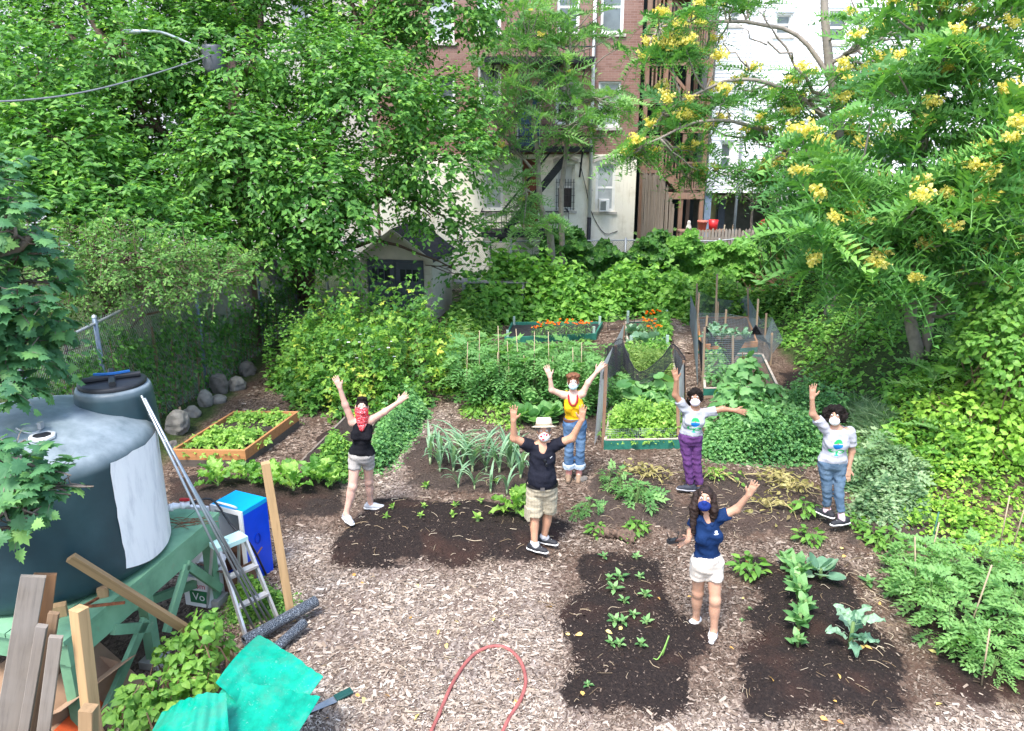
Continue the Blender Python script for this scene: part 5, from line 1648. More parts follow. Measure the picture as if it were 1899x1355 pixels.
MB().hexa([fc + X_ * a - Y_ * b + [0, 0, z] for z in (.05, .2) for a, b in ((-.08, 0), (.14, 0), (.14, .003), (-.08, .003))]).build('green_label', plain('carton_green', (.02, .13, .05), .6), t)
lettering('Tom', .1, fc + X_ * .03 + [0, 0, .26] - Y_ * .004, X_, (0, 0, 1), plain('carton_red', (.5, .03, .05), .6), t)
lettering('Vo', .13, fc + X_ * .03 + [0, 0, .125] - Y_ * .006, X_, (0, 0, 1), M_cwhite, t)
g2 = G(432, 1085); g2[2] = 0
carton('brown carton between stand leg and stepladder', g2, .4, .36, .3, -.5, plain('brown_carton', (.15, .075, .045), .85, var=.15))
g3 = np.array([-3.95, 5.75, 0.0])
t, X_, Y_ = carton('large torn cardboard box with orange print under the green stand', g3, .75, .6, .35, 1.2, M_card)
MB().hexa([g3 + [.35, -.5, .02], g3 + [.55, .35, .02], g3 + [.1, .45, .42], g3 + [-.05, -.4, .42], g3 + [.36, -.5, .028], g3 + [.56, .35, .028], g3 + [.11, .45, .428], g3 + [-.04, -.4, .428]]).build('loose_panel', M_card, t)
MB().hexa([g3 + [.335, -.5, .04], g3 + [.45, -.05, .04], g3 + [.27, -.03, .22], g3 + [.18, -.46, .22], g3 + [.345, -.5, .05], g3 + [.46, -.05, .05], g3 + [.28, -.03, .23], g3 + [.19, -.46, .23]]).build('orange_print', plain('orange_print', (.6, .09, .02), .6), t)
tb = np.array([-3.75, 4.75, .0])
S = Solid(tb - [.4, .35, .05], tb + [.4, .35, .45], .014)
S.ell(tb + [0, 0, .15], (.3, .24, .17), .05).ell(tb + [.15, .05, .22], (.15, .15, .14), .06).ell(tb + [-.16, -.03, .2], (.15, .16, .13), .06)
S.rough(.018, .07, 3).rough(.012, .03, 5)
S.plane((0, 0, 0.002), (0, 0, -1))
ob = S.mb().build('trash_bag', plain('black_film', (.012, .012, .02), .18, var=.2, bump=.3, spec=.7), None, True)
tag(ob, 'crumpled shiny black trash bag among the leaning timbers', 'bag')
# rolls of chicken wire
def hexmat():
    s = NT('wire_roll')
    v = s.tc(1)
    vo = s.n('TexVoronoi', feature='DISTANCE_TO_EDGE'); vo.inputs['Scale'].default_value = 58; s.l(v, vo.inputs['Vector'])
    f = s.ramp(vo.outputs['Distance'], [(.03, 1.0), (.1, 0.0)])
    s.bump(f, .8, .01)
    return s.base(s.mix(f, (.04, .05, .065), (.36, .40, .45)), .5, .5)
M_roll = hexmat()
for (p0, p1, r_, z_, lab) in (((455, 1205), (588, 1139), .06, .09, 'roll of grey chicken wire lying beside the turquoise sheet'), ((505, 1218), (566, 1172), .05, .05, 'second roll of chicken wire below the upper roll')):
    a, b = G(*p0), G(*p1); a[2] = z_; b[2] = z_ + .06
    m = MB()
    x, y, zv = frame(b - a)
    sp2 = np.linspace(0, 2 * math.pi, 20)
    m.tube(np.linspace(a, b, 6), r_, 18, cap=False)
    m.tube(np.linspace(b, a, 6), r_ * .72, 14, cap=False)
    k = 40
    th_ = np.linspace(0, 6 * math.pi, k)
    rad = r_ * (.72 + .28 * th_ / th_[-1])
    e = np.outer(np.cos(th_) * rad, x) + np.outer(np.sin(th_) * rad, y)
    for q2 in (a, b): m.tube(q2 + e, .0035, 4)
    single('wire_roll', m, M_roll, lab, 'wire roll', a, None, True)
# turquoise corrugated sheets
def tealmat():
    s = NT('turquoise_sheet')
    v = s.tc(1)
    c = s.ramp(s.noise(v, 6, 5, .6), [(.3, (.0, .25, .16)), (.55, (.0, .38, .25)), (.8, (.01, .45, .31))])
    scr = s.ramp(s.noise(s.tc((1, 1, 1), rot=(0, 0, .6)), 22, 3, .5, 2.5), [(.64, 0.0), (.7, .2)])
    c = s.mix(scr, c, (.45, .7, .66))
    c = s.mix(s.ramp(s.noise(v, 3.5, 6, .7), [(.5, 0.0), (.72, .45)]), c, (.12, .22, .16))
    s.bump(s.noise(s.tc((1, .25, 1), rot=(0, 0, .7)), 30, 3, .5, 1.0), .35, .01)
    s.base(c, .33, 0, .5)
    tr = s.n('BsdfTranslucent'); s.l(c, tr.inputs[0])
    ms = s.n('MixShader'); ms.inputs[0].default_value = .25
    s.l(s.p.outputs[0], ms.inputs[1]); s.l(tr.outputs[0], ms.inputs[2]); s.l(ms.outputs[0], s.out.inputs[0])
    return s.m
M_teal2 = tealmat()
def sheet(lab, c00, c10, c11, c01, bow, cor, nU=60, nV=20, seed=0):
    r = np.random.default_rng(seed)
    u, v = np.linspace(0, 1, nU)[:, None, None], np.linspace(0, 1, nV)[None, :, None]
    c00, c10, c11, c01 = (np.array(q, float) for q in (c00, c10, c11, c01))
    P = (1 - u) * (1 - v) * c00 + u * (1 - v) * c10 + u * v * c11 + (1 - u) * v * c01
    P = P + np.array([0, 0, 1.]) * (bow * np.sin(u * math.pi) + cor * np.sin(u * 2 * math.pi * 7.5) + .016 * np.abs(np.sin(u * 8 + .8 * np.sin(v * 3 + seed))) + .007 * np.abs(np.sin(u * 21 + v * 2 + seed)) + .02 * np.sin(v * 3 + u * 2 + seed))
    m = MB().grid(P)
    m.grid(P[:, ::-1] - [0, 0, .004])
    return single('corrugated_sheet', m, M_teal2, lab, 'plastic sheet', P[0, 0], None, True)
sheet('crumpled turquoise corrugated plastic sheet propped beside the wire rolls', at(478, 1178, 5.85), at(600, 1262, 5.35), at(508, 1372, 4.85), at(400, 1268, 5.1), .015, .003)
sheet('turquoise plastic sheet underneath, its lower edge buckled', at(420, 1265, 5.2), at(594, 1292, 5.2), at(520, 1420, 4.6), at(330, 1400, 4.55), .03, .003, seed=3)
sheet('low turquoise sheet curling up between weeds and post', at(300, 1320, 4.8), at(420, 1290, 4.9), at(430, 1420, 4.4), at(250, 1420, 4.3), .06, .003, seed=5)
# hand saw
a, b = G(548, 1335), G(622, 1300)
sw = thing('hand_saw', 'hand saw with dark green handle lying on wood chips', 'saw', a)
d = nrm(b - a); s_ = nrm(np.cross([0, 0, 1.], d))
MB().hexa([p + [0, 0, z] for z in (.025, .028) for p in (a - s_ * .02, b - s_ * .05, b + s_ * .04, a + s_ * .02)]).build('blade', plain('saw_steel', (.4, .42, .44), .3, .8), sw)
MB().bar(b + [0, 0, .03], b + d * .16 + [0, 0, .035], .085, .03, bev=.01).build('handle', plain('saw_handle', (.01, .06, .05), .4), sw)
hs = np.array([G(*p) + [0, 0, .013] for p in ((770, 1440), (795, 1370), (815, 1325), (840, 1268), (872, 1222), (905, 1202), (938, 1203), (965, 1228), (975, 1265), (965, 1300), (943, 1336), (925, 1380), (915, 1440))])
single('garden_hose', MB().tube(path3(hs, 70), .018, 8), plain('red_rubber', (.3, .09, .08), .6, var=.25), 'faded red garden hose looped on the wood chips', 'hose', hs[4], None, True)
# rocks along the fence
def rock(px, py, rx, ry, rz, seed, lab, c=0):
    p = G(px, py) - [0, 0, .04]
    rx, ry, rz = rx * .88, ry * .88, rz * .88
    r = np.random.default_rng(seed)
    ce = p + [0, 0, rz * .75]
    S = Solid(ce - max(rx, ry, rz) * 1.3, ce + max(rx, ry, rz) * 1.3, max(rx, rz) / 10)
    th_ = r.uniform(0, 3); M = np.array([[math.cos(th_), -math.sin(th_), 0], [math.sin(th_), math.cos(th_), 0], [0, 0, 1]])
    S.ell(ce, (rx, ry, rz), 0, M)
    for k in range(9):
        d = rdir(1, -.3, 1, r)[0]
        S.plane(ce + d * np.array([rx, ry, rz]).mean() * r.uniform(.68, .95), d)
    S.rough(rx * .05, rx * .5, seed)
    ob = S.mb().build('boulder', plain(('rock_a', 'rock_b')[c], ((.19, .18, .16), (.12, .11, .1))[c], .9, var=.3, scale=9, bump=.7, bscale=30), None, False)
    return tag(ob, lab, 'boulder')
rock(330, 800, .27, .22, .3, 1, 'large grey boulder standing beside the cedar bed corner')
rock(357, 770, .2, .16, .14, 2, 'low grey boulder between the large boulder and upright slab')
rock(382, 752, .16, .14, .23, 3, 'pale upright boulder near the fence post')
rock(408, 728, .24, .13, .38, 4, 'tall dark slab boulder leaning on the chain link fence', 1)
rock(405, 745, .2, .17, .12, 5, 'flat boulder below the tall slab')
rock(440, 722, .22, .2, .2, 6, 'pale rough boulder right behind the cedar bed')
rock(460, 693, .26, .22, .22, 7, 'dark rounded boulder nearest the raspberry thicket', 1)
rock(318, 830, .16, .14, .1, 8, 'small flat boulder below the large boulder', 1)
rock(612, 745, .14, .12, .12, 9, 'small grey boulder at the thicket edge behind the cedar bed')
rock(1592, 768, .2, .15, .12, 10, 'small white boulder on the path below the bank')
# split log
p0, p1 = G(1110, 992), G(1168, 1000)
S = Solid(np.minimum(p0, p1) - .15, np.maximum(p0, p1) + .2, .009)
S.cap(p0 + [0, 0, .05], p1 + [0, 0, .06], .065, .06, 0).cap(p1 + [-.12, 0, .07], p1 + [.02, -.1, .03], .05, .04, .03)
S.rough(.012, .05, 2)
tag(S.mb().build('split_log', plain('rotten_wood', (.13, .085, .06), .9, var=.4, scale=16, bump=.8), None, True), 'short rotten split log lying in the chips between beds', 'log')
fl_ = G(1078, 891)
S = Solid(fl_ - .15, fl_ + .15, .01); S.ell(fl_ + [0, 0, .03], (.09, .06, .035), 0).rough(.012, .06, 1)
tag(S.mb().build('flat_stone', MATS['rock_b'], None, True), 'flat brown stone beside tan ankle boots', 'stone')
# towel on the back fence
tw = at(1050, 462, YF - .06)
P = np.zeros((7, 10, 3))
for i in range(7):
    for j in range(10):
        P[i, j] = tw + [(-.2 + .4 * i / 6) * (1 - .3 * j / 9), -.03 * math.sin(i * 1.7 + j * .3), .1 - .5 * j / 9]
m = MB().grid(P); m.grid(P[::-1] + [0, .012, 0])
single('white_towel', m, white_t := plain('white_towel', (.7, .72, .75), .8), 'white towel hanging on the vine covered back fence', 'towel', tw, None, True)
# ---------------------------------------------------------------- raised beds, stakes, nets
M_cedar = wood('cedar_board', (.46, .22, .09), .6, 5, 'x')
M_dkwood = wood('dark_board', (.10, .085, .075), .5, 6, 'x')
M_gboard = plain('green_board', (.022, .15, .105), .6, var=.25, scale=7)
M_lip = plain('weathered_lip', (.42, .36, .3), .8, var=.2)
M_soil = plain('bed_soil', (.03, .021, .017), .95, var=.5, scale=40, bump=.8)
M_soil2 = plain('dry_bed_soil', (.1, .07, .052), .95, var=.4, scale=40, bump=.8)
M_stake = wood('stake_wood', (.36, .26, .17), .6, 8, 'z', weather=.4)
def raised(label, cs, boards, soil, fill=.75, th=.04, posts=None, lip=None):
    """cs: four ground corners front-left, front-right, back-right, back-left; boards: (height, material) from the ground up"""
    cs = [np.array([*c[:2], 0.0]) for c in cs]
    cen = sum(cs) / 4
    t = thing('raised_bed', label, 'raised bed', cen)
    z = float(base_h(*cen[:2])) - .02
    H_ = 0
    for h, m in boards:
        for i in range(4):
            a, b = cs[i], cs[(i + 1) % 4]
            d = nrm(b - a)
            off = th if i % 2 else 0
            MB().bar(a + d * (off * .5 if i % 2 else -th / 2) + [0, 0, z + h / 2], b - d * (off * .5 if i % 2 else -th / 2) + [0, 0, z + h / 2], th, h - .003, (0, 0, 1), bev=.003).build('board', m, t)
        z += h; H_ += h
    if lip is not None:
        for i in range(4):
            a, b = cs[i], cs[(i + 1) % 4]
            MB().bar(a + [0, 0, z + .006], b + [0, 0, z + .006], th + .006, .011, (0, 0, 1)).build('top_edge', lip, t)
    if posts:
        for i in range(4):
            d1, d2 = nrm(cs[(i + 1) % 4] - cs[i]), nrm(cs[(i - 1) % 4] - cs[i])
            c = cs[i] + (d1 + d2) * (th / 2 + .03)
            MB().bar(c, c + [0, 0, z + posts[0]], .06, .06, (0, 1, 0)).build('corner_post', posts[1], t)
    n = 26
    u, v = np.linspace(0, 1, n)[:, None, None], np.linspace(0, 1, n)[None, :, None]
    P = (1 - u) * (1 - v) * cs[0] + u * (1 - v) * cs[1] + u * v * cs[2] + (1 - u) * v * cs[3]
    e = np.minimum(np.minimum(u, 1 - u), np.minimum(v, 1 - v))
    sz = z - H_ * (1 - fill)
    P[..., 2] = sz + .02 * fnoise(P[..., 0], P[..., 1], .15, 3) + .03 * sst(0, .2, e)[..., 0]
    P = cen + (P - cen) * np.array([.985, .985, 1]); P[..., 2] = P[..., 2]
    MB().grid(P).build('soil', soil, t, True)
    return t, cs, sz
cA = [G(325, 862), G(456, 864), G(553, 792), G(427, 790)]
cA[3] = cA[0] + cA[2] - cA[1]
bedA, csA, szA = raised('cedar raised bed with dark lower board beside the boulders', cA, [(.15, M_dkwood), (.17, M_cedar)], M_soil, .75, .04, (-.04, plain('green_peg', (.15, .24, .16), .7)))
for px, py in ((459, 856), (550, 792)):
    p = G(px, py)
    single('white_marker', MB().bar(p, p + [0, 0, .2], .025, .02, (0, 1, 0)), M_wtrim, 'white plastic stake at a corner of the cedar bed', 'marker', p, 'white stakes at the cedar bed')
cB = [G(937, 637), G(1104, 630), G(1116, 606), G(950, 606)]
raised('low green board bed with marigolds at the back of the garden', cB, [(.17, M_gboard)], plain('black_fabric', (.02, .02, .022), .9), .6, .045, (.16, plain('pale_green_post', (.3, .42, .36), .7)))
cC = [G(1165, 658), G(1240, 656), G(1238, 606), G(1160, 606)]
bedC, csC, szC = raised('brown soil bed with orange marigolds behind the netted cage', cC, [(.16, M_gboard)], M_soil2, .8, .04, (.3, plain('pale_green_post', (.3, .42, .36), .7)), M_lip)
cD = [G(1143, 732), G(1254, 729), G(1244, 662), G(1150, 664)]
bedD, csD, szD = raised('green board bed thick with herbs inside the rear of the cage', cD, [(.2, M_gboard)], M_soil, .8, .04, None, M_lip)
cE = [G(1122, 833), G(1264, 831), G(1256, 742), G(1138, 744)]
bedE, csE, szE = raised('green board bed of leafy greens at the front of the cage', cE, [(.2, M_gboard)], M_soil, .8, .04, None, M_lip)
cF = [G(1306, 738), G(1440, 736), G(1412, 672), G(1302, 672)]
bedF, csF, szF = raised('green board bed behind the stakes and black net', cF, [(.08, M_stake), (.14, M_gboard)], M_soil2, .8, .04, None, M_lip)
cG = [G(1297, 655), G(1402, 652), G(1384, 604), G(1294, 606)]
bedG, csG, szG = raised('cedar raised bed of kale inside the stake and net enclosure', cG, [(.12, M_gboard), (.14, M_cedar)], M_soil2, .8, .04)
cH = [G(556, 868), G(640, 870), G(712, 772), G(655, 770)]
bd, _, _ = raised('low weathered board bed behind the grey shorts wearer', cH, [(.12, wood('grey_board', (.2, .16, .13), .5, 6, 'x', weather=.5))], M_soil, .95, .035)
def stake(b, t, w, lab, grp, mat=None, name='garden_stake'):
    return timber(name, b, t, w, w * .8, mat or M_stake, lab, hint=(0, -1, 0), cat='stake', group=grp, bev=0)
Z0 = lambda zx, zy: (1260 + zx / 5.645, 500 + zy / 5.645)
STK = [((185, 145), (165, 600)), ((205, 240), (180, 740)), ((395, 45), (372, 720)), ((610, 120), (620, 500)), ((715, 190), (728, 590)), ((825, 305), (797, 770)), ((910, 455), (890, 790)), ((490, 415), (465, 760)), ((290, 480), (265, 800)), ((265, 605), (240, 1230)), ((560, 690), (555, 1180)), ((970, 660), (950, 1000)), ((405, 335), (390, 700))]
tops, bots = [], []
for t, b in STK:
    B = G(*Z0(*b)); T_ = at(*Z0(*t), B[1])
    tops.append(T_); bots.append(B)
    stake(B, T_, .04, 'grey wooden stake holding net round the kale beds', 'stakes of the net enclosure')
M_net = plain('green_net', (.2, .25, .27), .7, bump=0)
M_bnet = plain('black_net', (.012, .013, .018), .7, bump=0)
def net(name, lab, P, mat, sp=.025, r=.0011, cat='net', edge=0.0):
    """P: (m,n,3) surface; wires follow it both ways at the given spacing"""
    P = np.asarray(P, float)
    def resample(Q, n):
        d = np.linalg.norm(np.diff(Q, axis=0), axis=-1).mean(1)
        c = np.r_[0, np.cumsum(d)]
        s_ = np.linspace(0, c[-1], n)
        out = np.zeros((n,) + Q.shape[1:])
        for j in range(Q.shape[1]):
            for k in range(3): out[:, j, k] = np.interp(s_, c, Q[:, j, k])
        return out, c[-1]
    _, La = resample(P, 2); _, Lb = resample(P.transpose(1, 0, 2), 2)
    na, nb = max(3, int(La / sp)), max(3, int(Lb / sp))
    Q, _ = resample(P, na)
    Q, _ = resample(Q.transpose(1, 0, 2), nb); Q = Q.transpose(1, 0, 2)
    V, F = [], []
    mb = MB()
    def ribbons(A):
        m, n = A.shape[:2]
        t = np.gradient(A, axis=1)
        side = nrm(np.cross(t, np.array([.3, -1, .25]))) * r
        V_ = np.stack([A + side, A - side], 2).reshape(-1, 3)
        i, j = np.meshgrid(np.arange(m), np.arange(n - 1), indexing='ij')
        b = (i * n + j) * 2
        mb.add(V_, [np.stack([b, b + 1, b + 3, b + 2], -1).reshape(-1, 4)])
    st = max(1, 1)
    ribbons(Q); ribbons(Q.transpose(1, 0, 2))
    for e in ([Q[0], Q[-1], Q[:, 0], Q[:, -1]] if edge else []): mb.tube(e, edge, 4)
    o = single(name, mb, mat, lab, cat, P.reshape(-1, 3).min(0))
    return o
def panel(top, bot, sag=.0, n=8):
    """top and bottom polylines of equal length -> surface"""
    top, bot = np.array(top, float), np.array(bot, float)
    v = np.linspace(0, 1, n)[None, :, None]
    return top[:, None] * (1 - v) + bot[:, None] * v
T_, B_ = tops, bots
def lo(p, z): return np.array([p[0], p[1], z])
net('plant_net', 'pale green net wrapped along the far stakes of the enclosure', panel([T_[0] - [0, 0, .15], T_[2] - [0, 0, .6], T_[3] - [0, 0, .55], T_[4] - [0, 0, .2]], [lo(B_[0], .1), lo(B_[2], .2) + [0, .7, 0], lo(B_[3], .2), lo(B_[4], .2)]), M_net, .03, .0024)
net('plant_net', 'sagging net along the path side of the enclosure', panel([T_[0] - [.15, 0, .3], T_[1] - [.12, .3, .35], T_[9] - [.12, 0, .25]], [lo(B_[0], .05) - [.15, 0, 0], lo(B_[1], .05) - [.1, 0, 0], lo(B_[9], .05) - [.1, 0, 0]]), M_net, .03, .0024)
net('plant_net', 'net along the bank side of the enclosure', panel([T_[4] - [-.05, 0, .25], T_[5] - [-.1, 0, .5], T_[6] - [-.15, 0, .1], T_[11] - [-.25, 0, .15]], [lo(B_[4], .1), lo(B_[5], .1), lo(B_[6], .2), lo(B_[11], .25)]), M_net, .03, .0024)
net('black_net', 'black net strung across the middle stakes of the enclosure', panel([T_[9] - [.1, 0, .25], T_[8] - [0, .1, .75], T_[10] - [0, 0, .12], T_[5] - [0, 0, .95], T_[11] - [0, 0, .25]], [lo(T_[9], .35), lo(T_[8], .5), lo(T_[10], .42), lo(T_[5], .45), lo(T_[11], .4)]), M_bnet, .02, .0022, edge=.012)
net('plant_net', 'pale green net across the front of the enclosure', panel([T_[9] - [.05, .02, .1], T_[10] + [0, -.05, .05], T_[11] + [.02, -.05, -.05]], [lo(B_[9], .05), lo(B_[10], .05) + [0, -.3, 0], lo(B_[11], .15)]), M_net, .032, .002)
net('plant_net', 'pale green net between the two enclosed beds', panel([T_[1] - [0, .02, .5], T_[7] - [0, 0, .1], T_[5] - [0, 0, .5]], [lo(B_[1], .1), lo(B_[7], .1), lo(B_[5], .15)]), M_net, .034, .002)
# the cage over the two central beds
M_cpost = wood('cage_post', (.3, .17, .1), .5, 7, 'z', weather=.3)
cgp = [((1124, 675), (1118, 828)), ((1256, 700), (1258, 826)), ((1142, 640), (1145, 742)), ((1268, 668), (1270, 748)), ((1158, 600), (1150, 665)), ((1250, 645), (1247, 670))]
cg = []
for k, (t, b) in enumerate(cgp):
    B = G(*b); T1 = at(*t, B[1]); cg.append((T1, B))
    stake(B, T1, .05, 'brown wooden post at a corner of the netted cage', 'posts of the netted cage', M_cpost, 'cage_post')
Tp = [c[0] for c in cg]; Bt = [lo(c[1], .02) for c in cg]
M_cw = plain('cage_wire', (.4, .42, .44), .5, .5, bump=0)
net('wire_net', 'galvanised wire netting along the woman side of the cage', panel([Tp[0] - [.08, 0, .05], Tp[2] - [.05, 0, .02], Tp[4]], [Bt[0] - [.14, 0, 0], Bt[2] - [.08, 0, 0], Bt[4]]), M_cw, .03, .0018, 'net')
net('wire_net', 'galvanised wire netting across the front board of the cage', panel([lo(Bt[0], .3), lo(Bt[1], .3)], [Bt[0] - [0, .03, 0], Bt[1] - [0, .03, 0]]), M_cw, .03, .0018)
net('wire_net', 'galvanised wire netting along the enclosure side of the cage', panel([Tp[1] - [0, 0, .03], Tp[3] - [0, 0, .03], Tp[5]], [Bt[1], Bt[3], Bt[5]]), M_cw, .03, .0018)
mid = (Tp[0] + Tp[1]) / 2
mw = at(1185, 690, (Tp[2][1] + Tp[3][1]) / 2 - .6)
u = np.linspace(0, 1, 15)
topl = np.array([path3([Tp[2] + [-.15, 0, -.05], Tp[2] + [.1, .05, .12], at(1160, 650, Tp[2][1] - .1), mw, at(1225, 665, Tp[3][1] - .3), at(1248, 638, Tp[3][1] + .1), Tp[3] + [.02, 0, .05]], 21)])[0]
drop = np.interp(np.linspace(0, 1, 21), [0, .15, .35, .5, .6, .85, 1], [.55, .5, .3, .16, .2, .3, .75])
botl = topl - np.c_[np.zeros(21), np.full(21, .15), drop]
net('black_net', 'black shade net sagging in a V across the netted cage', panel(topl, botl, n=6), M_bnet, .016, .002, edge=.01)
net('black_net', 'black net hanging down the corner post of the cage', panel([Tp[2] + [-.2, -.02, -.05], Tp[2] + [.12, -.05, .05], Tp[2] + [.25, -.1, -.15]], [Tp[0] + [-.05, 0, -.25], Tp[2] + [.05, -.35, -.45], Tp[2] + [.2, -.2, -.55]]), M_bnet, .017, .002)
ps = at(1182, 694, mw[1]); 
stake(lo(G(1186, 728), 0), ps, .02, 'thin pale stake propping the middle of the sagging black net', None, M_stake, 'prop_stake')
# small black mesh fence panel near the marigolds
a, b = G(1127, 612), G(1176, 610)
net('mesh_panel', 'low black mesh panel standing behind the marigold bed', panel([a + [0, 0, .35], b + [0, 0, .35]], [a, b]), M_bnet, .03, .002, 'mesh panel', edge=.008)
# ---------------------------------------------------------------- weeds, vines and vegetables
def lm(name, a, b, c, trans=.33, **k): return leafmat(name, [(0, a), (.5, b), (1, c)], trans, **k)
L_rasp = leafmat('raspberry_leaf', [(0, (.04, .14, .03)), (.45, (.10, .26, .04)), (.8, (.24, .42, .06)), (1, (.5, .48, .08))], .35)
L_tom = lm('tomato_leaf', (.055, .17, .05), (.12, .29, .085), (.23, .43, .14), .38)
L_mint = lm('mint_leaf', (.055, .17, .06), (.115, .29, .09), (.2, .42, .14))
L_lime = lm('lime_cover_leaf', (.10, .24, .03), (.2, .40, .05), (.34, .54, .09))
L_weed = lm('weed_leaf', (.05, .15, .025), (.11, .27, .045), (.22, .41, .07))
L_leek = lm('leek_leaf', (.1, .22, .12), (.18, .33, .19), (.3, .47, .28), .25)
L_squash = lm('squash_leaf', (.06, .18, .055), (.13, .31, .10), (.24, .45, .17))
L_kale = lm('kale_leaf', (.07, .17, .10), (.14, .29, .18), (.26, .42, .28), .25)
L_chard = lm('chard_leaf', (.08, .22, .04), (.16, .36, .06), (.32, .52, .14), .35)
L_lett = lm('salad_leaf', (.10, .24, .04), (.2, .4, .07), (.33, .53, .12), .38)
L_grape = lm('vine_leaf', (.04, .13, .04), (.08, .22, .06), (.16, .34, .09))
L_bram = lm('bramble_leaf', (.06, .18, .03), (.12, .31, .05), (.22, .44, .08))
L_dill = lm('dill_leaf', (.07, .16, .04), (.14, .26, .06), (.24, .37, .10))
L_sage = lm('sage_leaf', (.08, .18, .08), (.16, .29, .13), (.3, .43, .24))
L_dry = lm('dry_vine', (.15, .13, .05), (.27, .25, .09), (.38, .38, .15))
L_mar = leafmat('marigold_petal', [(0, (.65, .12, .005)), (.6, (.75, .25, .005)), (1, (.8, .5, .01))], .2)
M_stem = plain('green_stem', (.12, .2, .06), .7)
M_cane = plain('brown_cane', (.16, .1, .06), .8)
TRI, TOM, PINS = T_trifol(), T_tomato(), PIN[0]
def hdome(h, e0=.35, ns=.6, amp=.25, seed=0):
    """height that rises from the edge, with lumps"""
    return lambda x, y, e: h * np.clip(e / e0, 0, 1) ** .6 * (1 + amp * fnoise(x, y, ns, seed))
def patch(name, label, cat, px, n, hf, t, size, mat, seed, group=None, canes=0, ch=.9, **k):
    """a stand of plants over a footprint given on the ground"""
    P = np.array([G(*p)[:2] for p in px]) if not isinstance(px, np.ndarray) else px
    c = P.mean(0)
    th = thing(name, label, cat, (c[0], c[1], float(gh(*c))), group)
    r = np.random.default_rng(seed)
    mb = MB()
    mass(mb, P, n, hf, t, size, r=r, **k)
    tag(mb.build('foliage', mat, th), None, None, None, 'stuff')
    if canes:
        q = in_poly(P, canes, r)
        e = -sdpoly(P, q[:, 0], q[:, 1])
        st = MB()
        for (x, y), ee in zip(q, e):
            h = float(hf(np.array(x), np.array(y), np.array(ee))) * ch
            z = float(gh(x, y))
            d = r.normal(0, .15, 2)
            st.tube(path3([(x, y, z - .02), (x + d[0] * .5, y + d[1] * .5, z + h * .6), (x + d[0], y + d[1], z + h)], 5), [.007, .006, .005, .004, .003], 4)
        tag(st.build('stems', M_cane if canes > 0 else M_stem, th), None, None, None, 'stuff')
    return th
# --- raspberry thicket in front of the shed
RASP = [(500, 715), (560, 765), (640, 782), (720, 780), (800, 752), (850, 725), (872, 690), (862, 655), (760, 640), (640, 640), (545, 655)]
tk_ = patch('raspberry_thicket', 'big raspberry thicket with some yellowing leaves in front of the shed', 'bush', RASP, 14000, hdome(1.1, .8, .55, .42, 4), TRI, (.1, .2), L_rasp, 51, canes=140, depth=.75, att=(.1, .72), cl=420)
r_ = np.random.default_rng(4)
for k in range(20):
    x = 490 + 130 * r_.random(); y = 690 + 55 * r_.random()
    p = G(x, y); h = 1.2 + .5 * r_.random()
    if k == 0: spire = MB()
    n = 60
    u = r_.random(n)
    pos = p + np.c_[r_.normal(0, .05, n) * (1.2 - u), r_.normal(0, .05, n) * (1.2 - u), h * u]
    scatter(spire, LEAF2, pos, rdir(n, -.2, .6, r_), rdir(n, .3, 1, r_), .12 * (1.2 - .75 * u), np.clip(r_.normal(.45, .15, n), 0, 1))
c = G(550, 720)
o = thing('tall_weed_stand', 'tall leafy green spires at the fence side of the raspberry thicket', 'plant', c)
tag(spire.build('foliage', L_weed, o), None, None, None, 'stuff')
wf = MB()
for k in range(26):
    p = G(620 + 120 * r_.random(), 700 + 60 * r_.random()) + [0, 0, .9 + .3 * r_.random()]
    scatter(wf, T_leaf(.45, .05, 0, 1), np.tile(p, (5, 1)), np.c_[np.cos(np.arange(5) * 1.257), np.sin(np.arange(5) * 1.257), np.full(5, .2)], np.tile([0, -.5, 1.], (5, 1)), .035, .5)
tag(wf.build('blossoms', plain('white_petal', (.75, .74, .74), .6, bump=0), tk_), None, None, None, 'stuff')
# feathery tall weed on the path side
patch('fennel_clump', 'feathery pale green herb clump at the path side of the thicket', 'herb', [(835, 725), (875, 705), (880, 655), (850, 650)], 2600, hdome(1.0, .4, .4, .2, 6), T_leaf(.1, .02, .2, 1), (.1, .2), L_dill, 52, depth=.85, tilt=1.2, droop=-.3)
